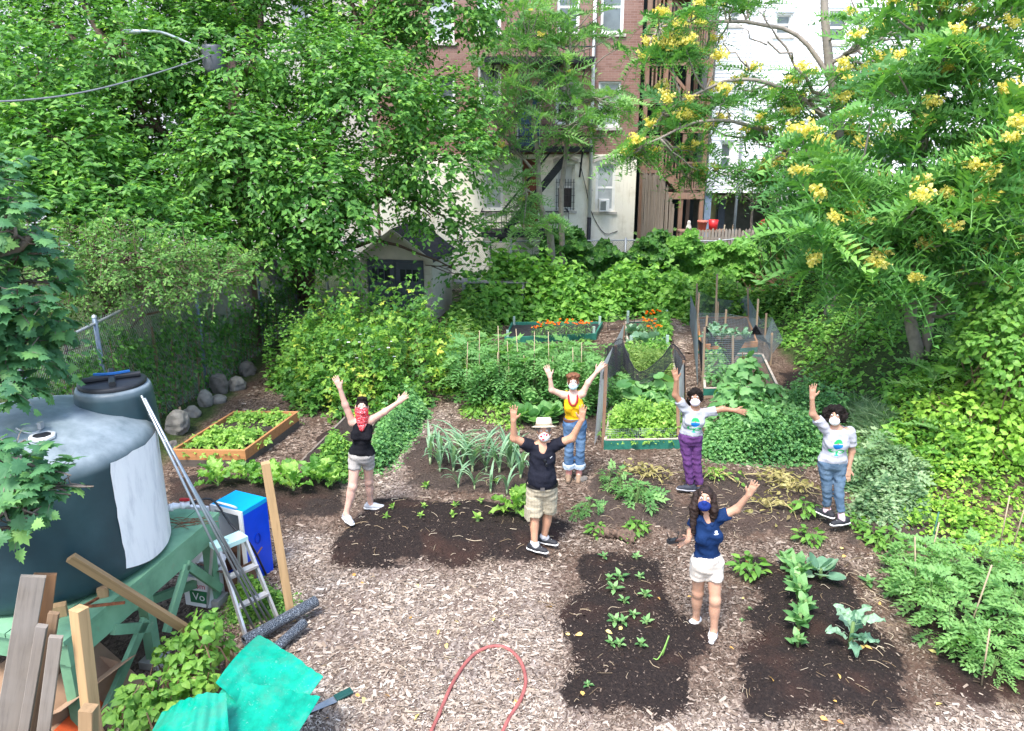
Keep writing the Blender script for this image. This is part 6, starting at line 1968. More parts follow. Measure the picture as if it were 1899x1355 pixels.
# --- ivy and creepers on the fences
def fence_vines(name, label, pts, hmax, n, t, size, mat, seed, th=.12, hz=lambda s_: 1.0, cat='vine', canes=30):
    r = np.random.default_rng(seed)
    P = np.array([p[:2] for p in pts]); seg = np.r_[0, np.cumsum(np.linalg.norm(np.diff(P, axis=0), axis=1))]
    s_ = r.random(n) * seg[-1]
    kx = np.round(s_ * 1.6 + r.normal(0, .3, n))
    x, y = np.interp(s_, seg, P[:, 0]), np.interp(s_, seg, P[:, 1])
    dens = .5 + .5 * fnoise(s_, np.zeros(n), .5, seed)
    z = hmax * np.array([hz(q) for q in s_ / seg[-1]]) * r.random(n) ** .8 * (.8 + .3 * dens)
    dd = nrm(np.diff(P, axis=0).mean(0)); nn = np.array([dd[1], -dd[0]])
    if nn @ (np.zeros(2) - P.mean(0)) < 0: nn = -nn
    off = r.random(n) * th * (.6 + .8 * np.clip(fnoise(s_, z * 2, .6, seed + 1), -.5, 1)) + .02 * np.sign(th)
    pos = np.c_[x + nn[0] * off, y + nn[1] * off, base_h(x, y) + z]
    d = rdir(n, -.9, .2, r) + np.array([*nn * .5, -.3])
    up = np.tile([nn[0], nn[1], .55], (n, 1)) + r.normal(0, .35, (n, 3))
    t0 = thing(name, label, cat, (*P.mean(0), 0))
    mb = MB(); scatter(mb, t, pos, d, up, r.uniform(*size, n), np.clip(r.normal(.5, .22, n), 0, 1))
    tag(mb.build('foliage', mat, t0), None, None, None, 'stuff')
    st = MB()
    for k in range(canes):
        a = r.random() * seg[-1]; h = hmax * hz(a / seg[-1]) * r.uniform(.5, .95)
        q = [np.r_[np.interp(a + j * r.normal(0, .15), seg, P[:, 0]), np.interp(a + j * .05, seg, P[:, 1])] + nn * .03 for j in range(4)]
        st.tube(path3([np.r_[p, float(base_h(*p)) + h * j / 3] for j, p in enumerate(q)], 7), .006, 4)
    tag(st.build('stems', M_cane, t0), None, None, None, 'stuff')
fence_vines('fence_ivy', 'dark green ivy and creeper climbing the long chain link fence', LF[:4], 1.85, 9000, KITE, (.06, .12), L_ivy, 61, -.22, lambda u: 1.0 if u < .55 else .7, canes=60)
fence_vines('fence_ivy', 'sparse creeper shoots on the garden side of the chain link fence', LF[:4], 1.6, 3000, KITE, (.06, .12), L_ivy, 60, .12, canes=30)
xa = lambda px: at(px, 500, YF)[0]
fence_vines('back_fence_vine', 'thick dark vine covering the back fence below the stucco wall', [(xa(1005), YF - .05), (xa(1260), YF - .05)], at(1100, 425, YF)[2], 7500, BROAD, (.12, .23), L_ivy, 62, .5, lambda u: .9 + .12 * math.sin(u * 9), canes=50)
fence_vines('back_fence_vine', 'bright green vine bank on the fence below the clapboard house', [(xa(1235), YF - .1), (xa(1480), YF - .1)], at(1350, 440, YF)[2] + .1, 9500, BROAD, (.12, .23), L_bram, 63, .7, lambda u: .95 + .06 * math.sin(u * 14), canes=30)
fence_vines('back_fence_vine', 'thin creeper on the back fence beside the shed', [(xa(860), YF - .05), (xa(1010), YF - .05)], at(900, 460, YF)[2], 1500, LEAF2, (.08, .15), L_ivy, 64, .3, lambda u: .5 + .5 * u, canes=12)
# --- brambles across the back
patch('bramble_patch', 'spreading bramble patch with broad leaves round the tree stump', 'bush', [(870, 612), (960, 600), (1090, 602), (1110, 575), (1060, 560), (960, 552), (880, 565)], 8500, hdome(1.0, .7, .9, .35, 7), BROAD, (.14, .26), L_bram, 65, canes=50, depth=.8, cl=260)
patch('bramble_patch', 'low bramble bank behind the marigold beds', 'bush', [(1090, 598), (1200, 588), (1290, 590), (1285, 560), (1200, 545), (1090, 552)], 7000, hdome(.75, .6, .8, .4, 8), BROAD, (.13, .25), L_bram, 66, canes=40, depth=.8, cl=220)
patch('weed_patch', 'tangled weeds beside the shed and plank table', 'weeds', [(800, 640), (870, 640), (930, 612), (900, 575), (830, 585)], 5000, hdome(.5, .5, .6, .4, 9), KITE, (.1, .2), L_weed, 67, canes=20, depth=.85, cl=120)
patch('weed_patch', 'low weeds behind the net enclosure', 'weeds', [(1265, 600), (1450, 585), (1480, 550), (1280, 548)], 6500, hdome(.75, .5, .7, .35, 10), KITE, (.1, .2), L_weed, 68, canes=30, depth=.85, cl=160)
# dead brush pile
r_ = np.random.default_rng(12)
bp = G(1440, 548); mb = MB()
for k in range(90):
    a = bp + r_.normal(0, .35, 3) * [1.6, .8, .3]; a[2] = float(gh(a[0], a[1])) + abs(r_.normal(0, .2))
    d = rdir(1, .0, .8, r_)[0]
    mb.tube(path3([a, a + d * .4 + r_.normal(0, .06, 3), a + d * .8 + r_.normal(0, .12, 3)], 5), .008, 4)
single('brush_pile', mb, plain('dead_twig', (.24, .13, .08), .9, var=.3), 'heap of dead brown twigs below the vine bank', 'brush', bp)['kind'] = 'stuff'
bp = G(1215, 572); mb = MB()
for k in range(70):
    a = bp + r_.normal(0, .3, 3) * [1.5, .7, .2]; a[2] = float(gh(a[0], a[1])) + abs(r_.normal(0, .15)); d = rdir(1, -.05, .4, r_)[0]
    mb.tube(path3([a, a + d * .3 + r_.normal(0, .04, 3), a + d * .6], 5), .007, 4)
single('brush_pile', mb, plain('dry_straw', (.36, .26, .16), .9), 'low heap of dry straw stems behind the orange marigolds', 'brush', bp)['kind'] = 'stuff'
# --- the weedy bank
BK1 = np.array([[4.9, 10.2], [5.3, 12.5], [6.0, 15.5], [6.6, 19.5], [7.2, 23.8], [14, 24], [14, 10.8], [8, 9.6]])
r_ = np.random.default_rng(13)
patch('bank_ground_cover', 'mixed green weeds and ground cover over the shady bank', 'weeds', BK1, 34000, hdome(.3, .5, .8, .6, 14), KITE, (.07, .15), L_bram, 71, canes=0, depth=.9, cl=700)
BK2 = np.array([[4.7, 9.2], [5.2, 10.6], [5.7, 12.0], [6.5, 12.4], [8.5, 11.5], [9.5, 9.5], [8.5, 7.8], [6.6, 7.6], [5.6, 8.4]])
patch('bank_ground_cover', 'bright lime green creeping plants at the foot of the bank', 'weeds', BK2, 15500, hdome(.14, .4, .6, .5, 15), LOBE, (.04, .085), L_lime, 72, depth=.9, cl=500)
def shrub(name, label, lob, n, t, size, mat, seed, cat='bush', shell=.5, att=(.05, .95)):
    """lobes of leaves resting on the ground: (centre, radius)"""
    r = np.random.default_rng(seed)
    base = np.array(lob[0][0], float); base[2] = float(gh(base[0], base[1]))
    th = thing(name, label, cat, base)
    mb, st = MB(), MB()
    for c, rad in lob:
        c = np.asarray(c, float)
        k = int(n * rad * rad)
        d = rdir(k, -.5, 1, r)
        pos = c + d * (rad * (shell + (1 - shell) * r.random(k) ** .5))[:, None]
        pos[:, 2] = np.maximum(pos[:, 2], gh(pos[:, 0], pos[:, 1]) + .03)
        ld = d * .5 + rdir(k, -1, .2, r) + np.array([0, 0, -.35])
        up = d + np.array([0, -.1, .8]) + r.normal(0, .35, (k, 3))
        scatter(mb, t, pos, ld, up, r.uniform(*size, k), np.clip(r.normal(.5, .2, k) * (att[1] - att[0]) + att[0], 0, 1))
        for _ in range(7):
            e = c + rdir(1, -.2, 1, r)[0] * rad * .9
            b = np.array([c[0] + r.normal(0, .1), c[1] + r.normal(0, .1), float(gh(c[0], c[1]))])
            st.tube(path3([b, (b + e) / 2 + r.normal(0, .08, 3), e], 6), np.linspace(.014, .005, 6), 4)
    tag(st.build('stems', M_cane, th), None, None, None, 'stuff')
    tag(mb.build('foliage', mat, th), None, None, None, 'stuff')
    return th
def gp(px, py, Y, up=0.0): return at(px, py, Y) + [0, 0, up]
def gm(px, py, rad): return (G(px, py) + [0, 0, rad * .55], rad)
shrub('vine_mound', 'mound of heart shaped vine leaves near the lime ground cover', [gm(1790, 800, .42), gm(1850, 830, .45), gm(1740, 790, .32), gm(1890, 800, .5), gm(1815, 850, .3), gm(1900, 860, .4), gm(1850, 770, .45), gm(1770, 830, .25)], 1500, HEART, (.06, .11), L_lime, 73, 'vine')
shrub('vine_mound', 'taller vine draped shrub rising beside the forked tree', [(gp(1860, 640, 10.6), .55), (gp(1890, 560, 11), .7), (gp(1820, 620, 11.2), .4), (gp(1900, 690, 10.2), .5), gm(1860, 740, .5), gm(1900, 750, .6)], 1500, HEART, (.06, .11), L_weed, 74, 'vine')
shrub('bank_bush', 'dark green bush behind the forked tree', [(gp(1780, 520, 15), .9), (gp(1850, 490, 14.5), 1.0), (gp(1700, 500, 17), .8)], 700, KITE, (.1, .18), L_weed, 75)
shrub('bank_bush', 'mid green bush along the back of the bank under flowering branches', [(gp(1480, 470, 20.5), 1.0), (gp(1550, 450, 20.5), 1.1), (gp(1640, 430, 20), 1.2), (gp(1740, 400, 19), 1.3), (gp(1840, 360, 18), 1.4), (gp(1470, 420, 22), .8), (gp(1440, 440, 22.5), .7), (gp(1900, 430, 17), 1.2)], 480, KITE, (.12, .2), L_ivy, 76)
# ailanthus suckers
SUC = [T_pinnate(8, .2, .26, .15, 2), T_pinnate(9, .2, .25, .35, 2)]
def sucker(label, p, h, n, size, seed, mat=None):
    r = np.random.default_rng(seed)
    t = thing('tree_of_heaven_sapling', label, 'sapling', p)
    MB().tube(path3([p, p + [.02, 0, h * .5], p + [.05, -.05, h]], 6), np.linspace(.02, .008, 6), 6).build('stem', M_stem, t, True)
    mb = MB()
    ang = np.arange(n) * 2.4 + r.uniform(0, 6); u = np.linspace(.45, 1, n)
    pos = p + np.c_[.05 * u, -.05 * u, h * u]
    el = .15 + .6 * (u - .45)
    d = np.c_[np.cos(ang) * np.cos(el), np.sin(ang) * np.cos(el), np.sin(el)]
    for k in range(n):
        scatter(mb, SUC[k % 2], pos[k:k + 1], d[k:k + 1], np.array([[0, 0, 1.]]), size * r.uniform(.8, 1.1), r.uniform(.4, 1))
    tag(mb.build('foliage', mat or L_ail2, t), None, None, None, 'stuff')
for k, (px, py, h, n, s_, lab) in enumerate(((1765, 720, .7, 8, .75, 'young pinnate sapling with a bright upright leaf on the bank'), (1720, 745, .45, 7, .7, 'low pinnate sapling below the forked tree'), (1745, 830, .35, 6, .6, 'small pinnate sapling beside the heart leaved mound'), (1195, 520, 1.3, 9, .7, 'pinnate sapling against the back fence vine'), (1225, 525, 1.6, 10, .75, 'taller pinnate sapling below the reed screen'), (985, 520, 1.1, 8, .6, 'pinnate sapling before the back fence near the towel'))):
    sucker(lab, G(px, py), h, n, s_, 80 + k)

# ---------------------------------------------------------------- vegetable plants, each its own thing
ORI = np.zeros(3)
def protoplant(name, label, cat, seed, h, rad, n, t, size, mat, group=None, droop=.2, low=.15, stems=5, up=1.0, stem_m=None, att=(.1, .9), extra=None):
    r = np.random.default_rng(seed)
    th = thing(name, label, cat, ORI, group)
    st, mb = MB(), MB()
    for k in range(stems):
        a = r.uniform(0, 6.28); e = np.array([math.cos(a) * rad * .5 * r.random(), math.sin(a) * rad * .5 * r.random(), h * r.uniform(.7, 1)])
        st.tube(path3([(0, 0, -.03), e * [.4, .4, .5], e], 5), np.linspace(.008, .003, 5), 5)
    u = low + (1 - low) * r.random(n)
    a = r.uniform(0, 6.28, n)
    rr_ = rad * np.sqrt(r.random(n)) * np.sqrt(np.clip(1.08 - (u - .45) ** 2 * 2.2, .1, 1)) * .8
    pos = np.c_[np.cos(a) * rr_, np.sin(a) * rr_, h * u]
    d = np.c_[np.cos(a), np.sin(a), r.normal(.1, .3, n) - droop] + r.normal(0, .25, (n, 3))
    upv = np.array([0, 0, up]) + r.normal(0, .3, (n, 3)) + np.c_[np.cos(a), np.sin(a), np.zeros(n)] * .25
    scatter(mb, t, pos, d, upv, r.uniform(*size, n), np.clip(r.normal(.5, .2, n) * (att[1] - att[0]) + att[0], 0, 1))
    st.build('stem', stem_m or M_stem, th)
    tag(mb.build('foliage', mat, th), None, None, None, 'stuff')
    return th
def plant_out(protos, spots, label=None, jit=.2, seed=0, zoff=0.0, smin=.85, smax=1.15, z=None):
    """first spots use the prototypes themselves, then copies"""
    r = np.random.default_rng(seed)
    out = []
    for k, s_ in enumerate(spots):
        pr_ = protos[k % len(protos)]
        p = G(s_[0], s_[1]) if z is None else atz(s_[0], s_[1], z)
        p = p + [0, 0, zoff]
        sc_ = (s_[2] if len(s_) > 2 else 1.0) * r.uniform(smin, smax)
        if k < len(protos):
            pr_.location = tuple(p); pr_.rotation_euler = (0, 0, r.uniform(0, 6.28)); pr_.scale = (sc_,) * 3
            o = pr_
            if label: o['label'] = label
        else: o = copy_tree(pr_, p, r.uniform(0, 6.28), label, None, sc_)
        out.append(o)
    return out
# tomatoes in the middle row
lab = 'bushy green tomato plant in the staked row behind the raised hands'
P_ = [protoplant('tomato_plant', lab, 'tomato plant', 100 + k, .95, .42, 95, TOM, (.24, .38), L_tom, 'tomatoes of the staked row', droop=.35, stem_m=M_stem) for k in range(3)]
r_ = np.random.default_rng(3)
sp = []
for row, (y0, y1) in enumerate(((748, 762), (722, 734), (702, 712))):
    for k in range(7):
        x = 880 + k * 37 + r_.uniform(-6, 6) + row * 4
        sp.append((x, y0 + (y1 - y0) * k / 6 + r_.uniform(-4, 4), 1.0 if row < 2 else .85))
plant_out(P_, sp, seed=5)
# tomatoes and marigolds of the corner bed
lab = 'feathery light green tomato plant in the dark corner bed'
P_ = [protoplant('tomato_plant', lab, 'tomato plant', 110 + k, .42, .3, 70, TOM, (.15, .26), L_tom, 'tomatoes of the corner bed', droop=.25, att=(.45, 1.1)) for k in range(3)]
plant_out(P_, [(1700, 1072), (1740, 1098), (1690, 1110, .8), (1720, 1145), (1760, 1190), (1800, 1225, .9), (1835, 1262, .75), (1810, 1080), (1860, 1120, .9), (1885, 1165), (1905, 1210), (1920, 1255, .9), (1890, 1085, .8)], seed=6)
P_ = [protoplant('tomato_plant', 'wilting young tomato plant in the crusted middle bed', 'tomato plant', 120, .22, .24, 26, TOM, (.14, .22), L_tom, 'tomatoes of the crusted bed', droop=.5, att=(.2, 1))]
plant_out(P_, [(1150, 912, 1.1), (1180, 945, 1.2), (1165, 930, .9), (1130, 900, .7), (1195, 935, .7), (1092, 950, .9), (1075, 960, .6)], seed=7)
# leeks
def leek(seed, lab):
    r = np.random.default_rng(seed)
    t = thing('leek_plant', lab, 'leek', ORI, 'leeks in a row')
    MB().tube([(0, 0, -.03), (0, 0, .1)], [.018, .014], 8).build('stem', plain('leek_white', (.34, .42, .22), .6), t, True)
    for k in range(9):
        mb = MB()
        a = (k % 2) * math.pi + r.normal(0, .45)
        T = T_strap(7, .032, r.uniform(.5, 1.25), r.uniform(1.15, 1.5))
        scatter(mb, T, np.array([[0, 0, .04 + .008 * k]]), np.array([[math.cos(a), math.sin(a), 0]]), np.array([[0, 0, 1.]]), r.uniform(.42, .72), r.random())
        mb.build('leaf', L_leek, t)
    return t
P_ = [leek(k, 'tall blue green leek with arching strap leaves in the leek row') for k in range(3)]
r_ = np.random.default_rng(8)
plant_out(P_, [(800 + k * 20 + r_.uniform(-5, 5), 862 + r_.uniform(-6, 6) + k * 1.2) for k in range(9)] + [(815 + k * 22 + r_.uniform(-5, 5), 882 + r_.uniform(-5, 5) + k) for k in range(8)] + [(850 + 30 * k, 905 + 4 * k, .8) for k in range(4)], seed=9)
# chard
CH = [T_wavy(9, .27, k, .45, .17) for k in range(3)]
def rosette(name, lab, cat, seed, n, tset, size, mat, el=(.5, 1.2), group=None, h0=.0, sl='leaf', stalk=None):
    r = np.random.default_rng(seed)
    t = thing(name, lab, cat, ORI, group)
    MB().tube([(0, 0, -.03), (0, 0, .04 + h0)], [.02, .014], 7).build('stem', stalk or M_stem, t, True)
    for k in range(n):
        a = k * 2.4 + r.uniform(-.3, .3); e = el[1] - (el[1] - el[0]) * (k / max(1, n - 1)) + r.normal(0, .1)
        mb = MB()
        d = np.array([[math.cos(a) * math.cos(e), math.sin(a) * math.cos(e), math.sin(e)]])
        scatter(mb, tset[k % len(tset)], np.array([[0, 0, .02 + h0 * r.random()]]), d, np.array([[-math.cos(a) * math.sin(e), -math.sin(a) * math.sin(e), math.cos(e)]]), size * r.uniform(.75, 1.15), r.random())
        mb.build(sl, mat, t)
    return t
P_ = [rosette('chard_plant', 'ruffled bright green chard plant in the bed behind the cooler', 'chard', 130 + k, 10, CH, .25, L_chard, (.35, 1.15), 'chard behind the cooler') for k in range(2)]
plant_out(P_, [(405, 905), (465, 900, .9), (508, 910), (545, 915, 1.1), (592, 905, 1.15), (615, 900, .8), (525, 890, .8), (440, 880, .6)], seed=10)
# kale
KA = [T_wavy(9, .32, 10 + k, .4, .14) for k in range(3)]
P_ = [rosette('kale_plant', 'blue green kale plant inside the stake and net enclosure', 'kale', 140, 9, KA, .27, L_kale, (.3, 1.1), 'kale in the enclosure', .12)]
plant_out(P_, [(1318, 636), (1338, 634), (1358, 634), (1380, 634), (1325, 622, .8)], seed=11, z=szG + .03)
P_ = [rosette('broccoli_plant', 'big blue green brassica with one long drooping leaf', 'brassica', 145, 9, KA, .2, L_kale, (.05, 1.0), None, .2)]
plant_out(P_, [(1574, 1212, 1.15)], seed=14, smin=1, smax=1)
kp = G(1574, 1212)
mb = MB(); scatter(mb, T_wavy(10, .3, 22, .3, .12), np.array([[0, 0, .16]]), np.array([[-.12, -1, -.2]]), np.array([[0, 0, 1.]]), .3, .8); mb.build('long_leaf', L_kale, P_[0])
P_[0].rotation_euler = (0, 0, 0)
# squash, aubergine
SQ = [tf(ROUND, 1, 0, (.45, 0, .0))]
def stalked(t, ln=.45):
    st_ = np.array([[0, .012, 0], [0, -.012, 0], [ln, -.01, 0], [ln, .01, 0]])
    return join_t([tf(t, 1, 0, (ln, 0, 0)), (st_, [np.array([[0, 1, 2, 3]])])])
SQ = [stalked(ROUND), stalked(GRAPE)]
P_ = [rosette('squash_plant', 'broad leaved squash plant beside the straw hat wearer', 'squash', 150 + k, 18, SQ[:1], .19, L_squash, (.2, 1.2), 'squash beside the hat', .15) for k in range(2)]
plant_out(P_, [(965, 785), (990, 790, 1.1), (1015, 785), (985, 770, .9), (1030, 778, .8)], seed=15)
P_ = [rosette('cabbage_plant', 'young blue green cabbage in the front compost bed', 'cabbage', 155, 11, SQ[:1], .16, L_kale, (.15, 1.1), None, .06)]
plant_out(P_, [(1520, 1078, 1.15)], seed=16)
P_ = [rosette('aubergine_plant', 'leafy aubergine plant in the line down the front bed', 'aubergine', 160 + k, 14, [stalked(HEART)], .105, L_squash, (.1, 1.15), 'aubergines of the front bed', .12) for k in range(2)]
plant_out(P_, [(1465, 1062, 1.0), (1478, 1085, 1.2), (1470, 1100, 1.0), (1478, 1125, 1.2), (1490, 1150, .95), (1480, 1175, 1.25), (1478, 1205, .9), (1455, 1048, .9)], seed=17)
# seedlings
lab = 'tiny green seedling in the dark long compost bed'
P_ = [rosette('seedling', lab, 'seedling', 170 + k, 6, [LEAF2], .075, L_lett, (.3, 1.2), 'seedlings of the long bed') for k in range(2)]
plant_out(P_, [(728, 950), (787, 948), (845, 948), (892, 940), (717, 972), (780, 968), (840, 968), (886, 972, 1.3), (790, 905, 1.2), (920, 900)], seed=18)
lab = 'small green seedling in the compost bed beside navy polo wearer'
P_ = [rosette('seedling', lab, 'seedling', 175 + k, 7, [stalked(LEAF2, .2)], .075, L_squash, (.05, 1.1), 'seedlings beside the path') for k in range(3)]
plant_out(P_, [(1120, 1040), (1180, 1036), (1130, 1082), (1150, 1082, 1.2), (1186, 1080), (1138, 1108, 1.2), (1158, 1122), (1196, 1116, 1.1), (1140, 1165, 1.3), (1155, 1168, 1.1), (1198, 1166, 1.2), (1175, 1150, .8), (1135, 1200, .9), (1148, 1208), (1188, 1206), (1090, 1285, .7), (1375, 1152, .5), (1390, 1130, .4), (1610, 1085, 1.5)], seed=19)
P_ = [protoplant('young_plant', 'small leafy weed plant between the middle beds', 'plant', 180, .16, .16, 40, LEAF2, (.08, .13), L_weed, 'small leafy plants between beds', low=.2)]
plant_out(P_, [(1390, 1065, 1.3), (1500, 1005, 1.2), (1610, 1000), (1625, 1015), (1585, 975, .8), (1105, 990, .8), (1180, 985), (1165, 1000, .7), (1490, 960), (880, 770), (905, 760, 1.4), (935, 765), (1015, 615, 1.2), (1060, 625), (1085, 640, .9), (960, 650), (1720, 1020, .9), (1650, 1010, 1.1)], seed=20)
P_ = [rosette('lettuce_plant', 'frilly pale lettuce beside plaid cargo shorts', 'lettuce', 185, 14, CH[:2], .2, L_lett, (.2, 1.3), None)]
plant_out(P_, [(958, 962, 1.15)], seed=21)
# garlic scape drooping on the compost
g = G(1228, 1222)
single('onion_leaf', MB().tube(path3([g, g + [.03, .0, .13], g + [.05, 0, .22], g + [.0, -.05, .12], g + [-.06, -.08, .02], g + [-.1, -.06, .015]], 16), np.linspace(.008, .005, 16), 6), plain('onion_green', (.2, .38, .08), .5), 'bent green onion leaf in the compost bed', 'onion', g, None, True)
# yellowing potato vines
DV = T_leaf(.12, .03, .3, 1)
def dryvine(lab, px, py, n, seed, green=.4):
    r = np.random.default_rng(seed)
    p = G(px, py); t = thing('potato_vine', lab, 'potato plant', p)
    st, mb = MB(), MB()
    for k in range(n):
        a = r.uniform(0, 6.28); L = r.uniform(.2, .5); d = np.array([math.cos(a), math.sin(a) * .7, 0])
        pts = np.array([p + [0, 0, .02], p + d * L * .4 + [0, 0, r.uniform(.05, .16)], p + d * L * .8 + [r.normal(0, .06), r.normal(0, .06), .05], p + d * L + r.normal(0, .08, 3) * [1, 1, 0] + [0, 0, .015]])
        pts[1:, 2] = np.maximum(pts[1:, 2], gh(pts[1:, 0], pts[1:, 1]) + .012)
        st.tube(path3(pts, 8), np.linspace(.0055, .003, 8), 4)
    m = n * 6
    q = p + r.normal(0, .13, (m, 3)) * [1.4, 1, 0]; q[:, 2] = gh(q[:, 0], q[:, 1]) + .03 + .12 * r.random(m)
    scatter(mb, LEAF2, q, rdir(m, -.5, .5, r), rdir(m, .2, 1, r), r.uniform(.05, .1, m), r.random(m))
    st.build('stems', plain('straw_stem', (.42, .36, .15), .8), t)
    tag(mb.build('foliage', L_lett if green > .5 else L_dry, t), None, None, None, 'stuff')
dryvine('yellowing potato vine sprawling behind navy polo wearer', 1440, 895, 14, 1)
dryvine('pale straw coloured potato vine beside grey jeans wearer', 1465, 920, 14, 2)
dryvine('half green potato vine next to purple trousers', 1325, 895, 12, 3, 1)
dryvine('dried flat vine in the crusted potato bed', 1420, 955, 10, 4)
dryvine('dried vine over the crusted bed near the cage', 1200, 890, 14, 5)
# --- herb masses
patch('mint_row', 'dense row of mint along the path by the black tank top wearer', 'herb', [(672, 885), (722, 868), (795, 772), (775, 742), (730, 760), (690, 830)], 8000, hdome(.45, .3, .5, .25, 20), KITE, (.05, .095), L_mint, 91, depth=.8, cl=400)
patch('herb_clump', 'small leafy herb clump in the low board bed', 'herb', [(585, 882), (645, 890), (660, 845), (610, 830)], 3000, hdome(.35, .25, .4, .3, 21), KITE, (.05, .1), L_weed, 92, depth=.8, cl=120)
patch('mint_bed', 'broad bed of mint between purple trousers and curly hair', 'herb', [(1303, 852), (1420, 862), (1530, 858), (1545, 825), (1470, 800), (1340, 800), (1305, 815)], 14000, hdome(.5, .35, .5, .25, 22), KITE, (.05, .1), L_mint, 93, depth=.8, cl=600)
patch('herb_mass', 'soft green herbs behind the curly haired person', 'herb', [(1440, 800), (1560, 830), (1600, 790), (1500, 752), (1430, 765)], 7000, hdome(.6, .4, .5, .25, 23), KITE, (.05, .1), L_mint, 94, depth=.85, cl=300)
patch('chive_clump', 'blue green grassy chive clump behind curly hair', 'herb', [(1560, 800), (1640, 825), (1660, 790), (1600, 755), (1555, 770)], 2600, hdome(.3, .3, .4, .2, 24), T_leaf(.02, .01, .3, 1), (.18, .36), L_sage, 95, depth=.9, tilt=1.5, droop=-.9)
patch('feathery_tomato_row', 'feathery pale plants beside the jeans wearer', 'plant', [(1580, 905), (1690, 930), (1720, 890), (1640, 835), (1585, 850)], 1500, hdome(.55, .4, .5, .25, 25), TOM, (.16, .28), L_sage, 96, depth=.8, cl=60)
patch('sage_clump', 'grey green flowering herb clump at the end of the brown bed', 'herb', [(1578, 955), (1640, 975), (1725, 962), (1715, 925), (1600, 915)], 5200, hdome(.42, .3, .35, .25, 26), LEAF1, (.05, .09), L_sage, 97, depth=.85, droop=-.3, cl=200)
patch('path_weed', 'scattered low weeds along the middle path', 'weeds', [(850, 770), (960, 800), (960, 765), (860, 745)], 700, hdome(.1, .3, .3, .6, 27), LEAF2, (.05, .1), L_lett, 98, depth=.9, cl=30)
patch('corner_weeds', 'fine low weeds under the steel conduits', 'weeds', [(425, 1160), (520, 1150), (545, 1120), (470, 1085), (425, 1105)], 5200, hdome(.24, .25, .3, .3, 28), LEAF1, (.03, .06), L_weed, 99, depth=.85, cl=240)
def vine_bush(lab, lob, n, size, seed): return shrub('weed_vine', lab, lob, n, HEART, size, L_weed, seed, 'vine', .3, (.3, 1))
vine_bush('heart leaved green vine climbing in front of the green stand', [(at(375, 1170, 6.0), .2), (at(350, 1240, 5.75), .2), (at(320, 1205, 5.9), .17), (at(400, 1200, 6.1), .16), (at(330, 1290, 5.5), .18), (at(295, 1330, 5.2), .2), (at(240, 1320, 5.2), .2), (at(375, 1275, 5.6), .14), (at(270, 1290, 5.35), .18), (at(350, 1330, 5.3), .16)], 2600, (.05, .1), 101)
# cucumber-like tall plant behind the mint
shrub('cucumber_plant', 'tall broad leaved cucumber plant beside the net enclosure', [(gp(1385, 700, 12.6), .35), (gp(1370, 745, 12.3), .45), (gp(1415, 745, 12.4), .4), (gp(1340, 765, 12.2), .3), (gp(1390, 780, 12.0), .42), (gp(1440, 770, 12.2), .3), (gp(1385, 665, 12.8), .16)], 480, GRAPE, (.14, .24), L_squash, 102, 'cucumber plant', .35)
# plants inside the raised beds
def in_bed(cs, m=.08):
    c = sum(np.array(q[:2]) for q in cs) / 4
    return np.array([c + (np.array(q[:2]) - c) * (1 - m) for q in cs])
def bedplants(name, lab, cat, P, z, n, hf, t, size, mat, seed, **k):
    c = P.mean(0); th = thing(name, lab, cat, (*c, z)); mb = MB()
    mass(mb, P, n, hf, t, size, r=np.random.default_rng(seed), ground=lambda x, y: np.full(np.shape(x), z), **k)
    tag(mb.build('foliage', mat, th), None, None, None, 'stuff')
def sub(cs, u0, u1, v0, v1):
    a, b, c, d = (np.array(q[:2]) for q in cs)
    f = lambda u, v: (1 - u) * (1 - v) * a + u * (1 - v) * b + u * v * c + (1 - u) * v * d
    return np.array([f(u0, v0), f(u1, v0), f(u1, v1), f(u0, v1)])
bedplants('strawberry_bed', 'low strawberry leaves in the front half of the cedar bed', 'strawberries', sub(csA, .08, .95, .05, .5), szA + .02, 900, hdome(.14, .15, .3, .3, 30), TRI, (.08, .14), L_lett, 111, cl=45)
bedplants('strawberry_bed', 'strawberry leaves at the far end of the cedar bed', 'strawberries', sub(csA, .08, .95, .72, .97), szA + .02, 450, hdome(.14, .15, .3, .3, 31), TRI, (.08, .14), L_lett, 112, cl=20)
bedplants('salad_greens', 'bright frilly salad greens in the front of the netted cage', 'greens', sub(csE, .05, .96, .04, .45), szE + .02, 2600, hdome(.3, .15, .35, .25, 32), TRI, (.08, .15), L_lett, 113, depth=.8, cl=140)
bedplants('collard_greens', 'broad pale collard leaves in the middle of the cage', 'greens', sub(csE, .05, .95, .48, .95), szE + .02, 330, hdome(.38, .2, .35, .25, 33), ROUND, (.16, .28), L_squash, 114, depth=.8)
bedplants('dill_stand', 'fine feathery dill filling the rear cage bed', 'herb', sub(csD, .04, .96, .04, .7), szD + .02, 5200, hdome(.4, .2, .35, .25, 34), T_leaf(.1, .02, .2, 1), (.06, .13), L_dill, 115, depth=.85, tilt=1.2, droop=-.4)
bedplants('bean_rows', 'bright bean leaves at the back of the cage', 'beans', sub(csD, .04, .96, .7, .97), szD + .02, 700, hdome(.3, .15, .3, .3, 35), TRI, (.1, .18), L_bram, 116, depth=.8)
bedplants('pea_plants', 'thin pea plants in the green board bed behind the net', 'peas', sub(csF, .03, .4, .05, .95), szF + .02, 420, hdome(.3, .2, .3, .4, 36), LEAF2, (.08, .15), L_squash, 117, depth=.85)
bedplants('bean_vine', 'light green bean vine along the side of the marigold soil bed', 'beans', sub(csC, .8, 1.0, .1, .95), szC + .02, 700, hdome(.45, .12, .3, .3, 37), LEAF2, (.1, .18), L_bram, 118, depth=.85)
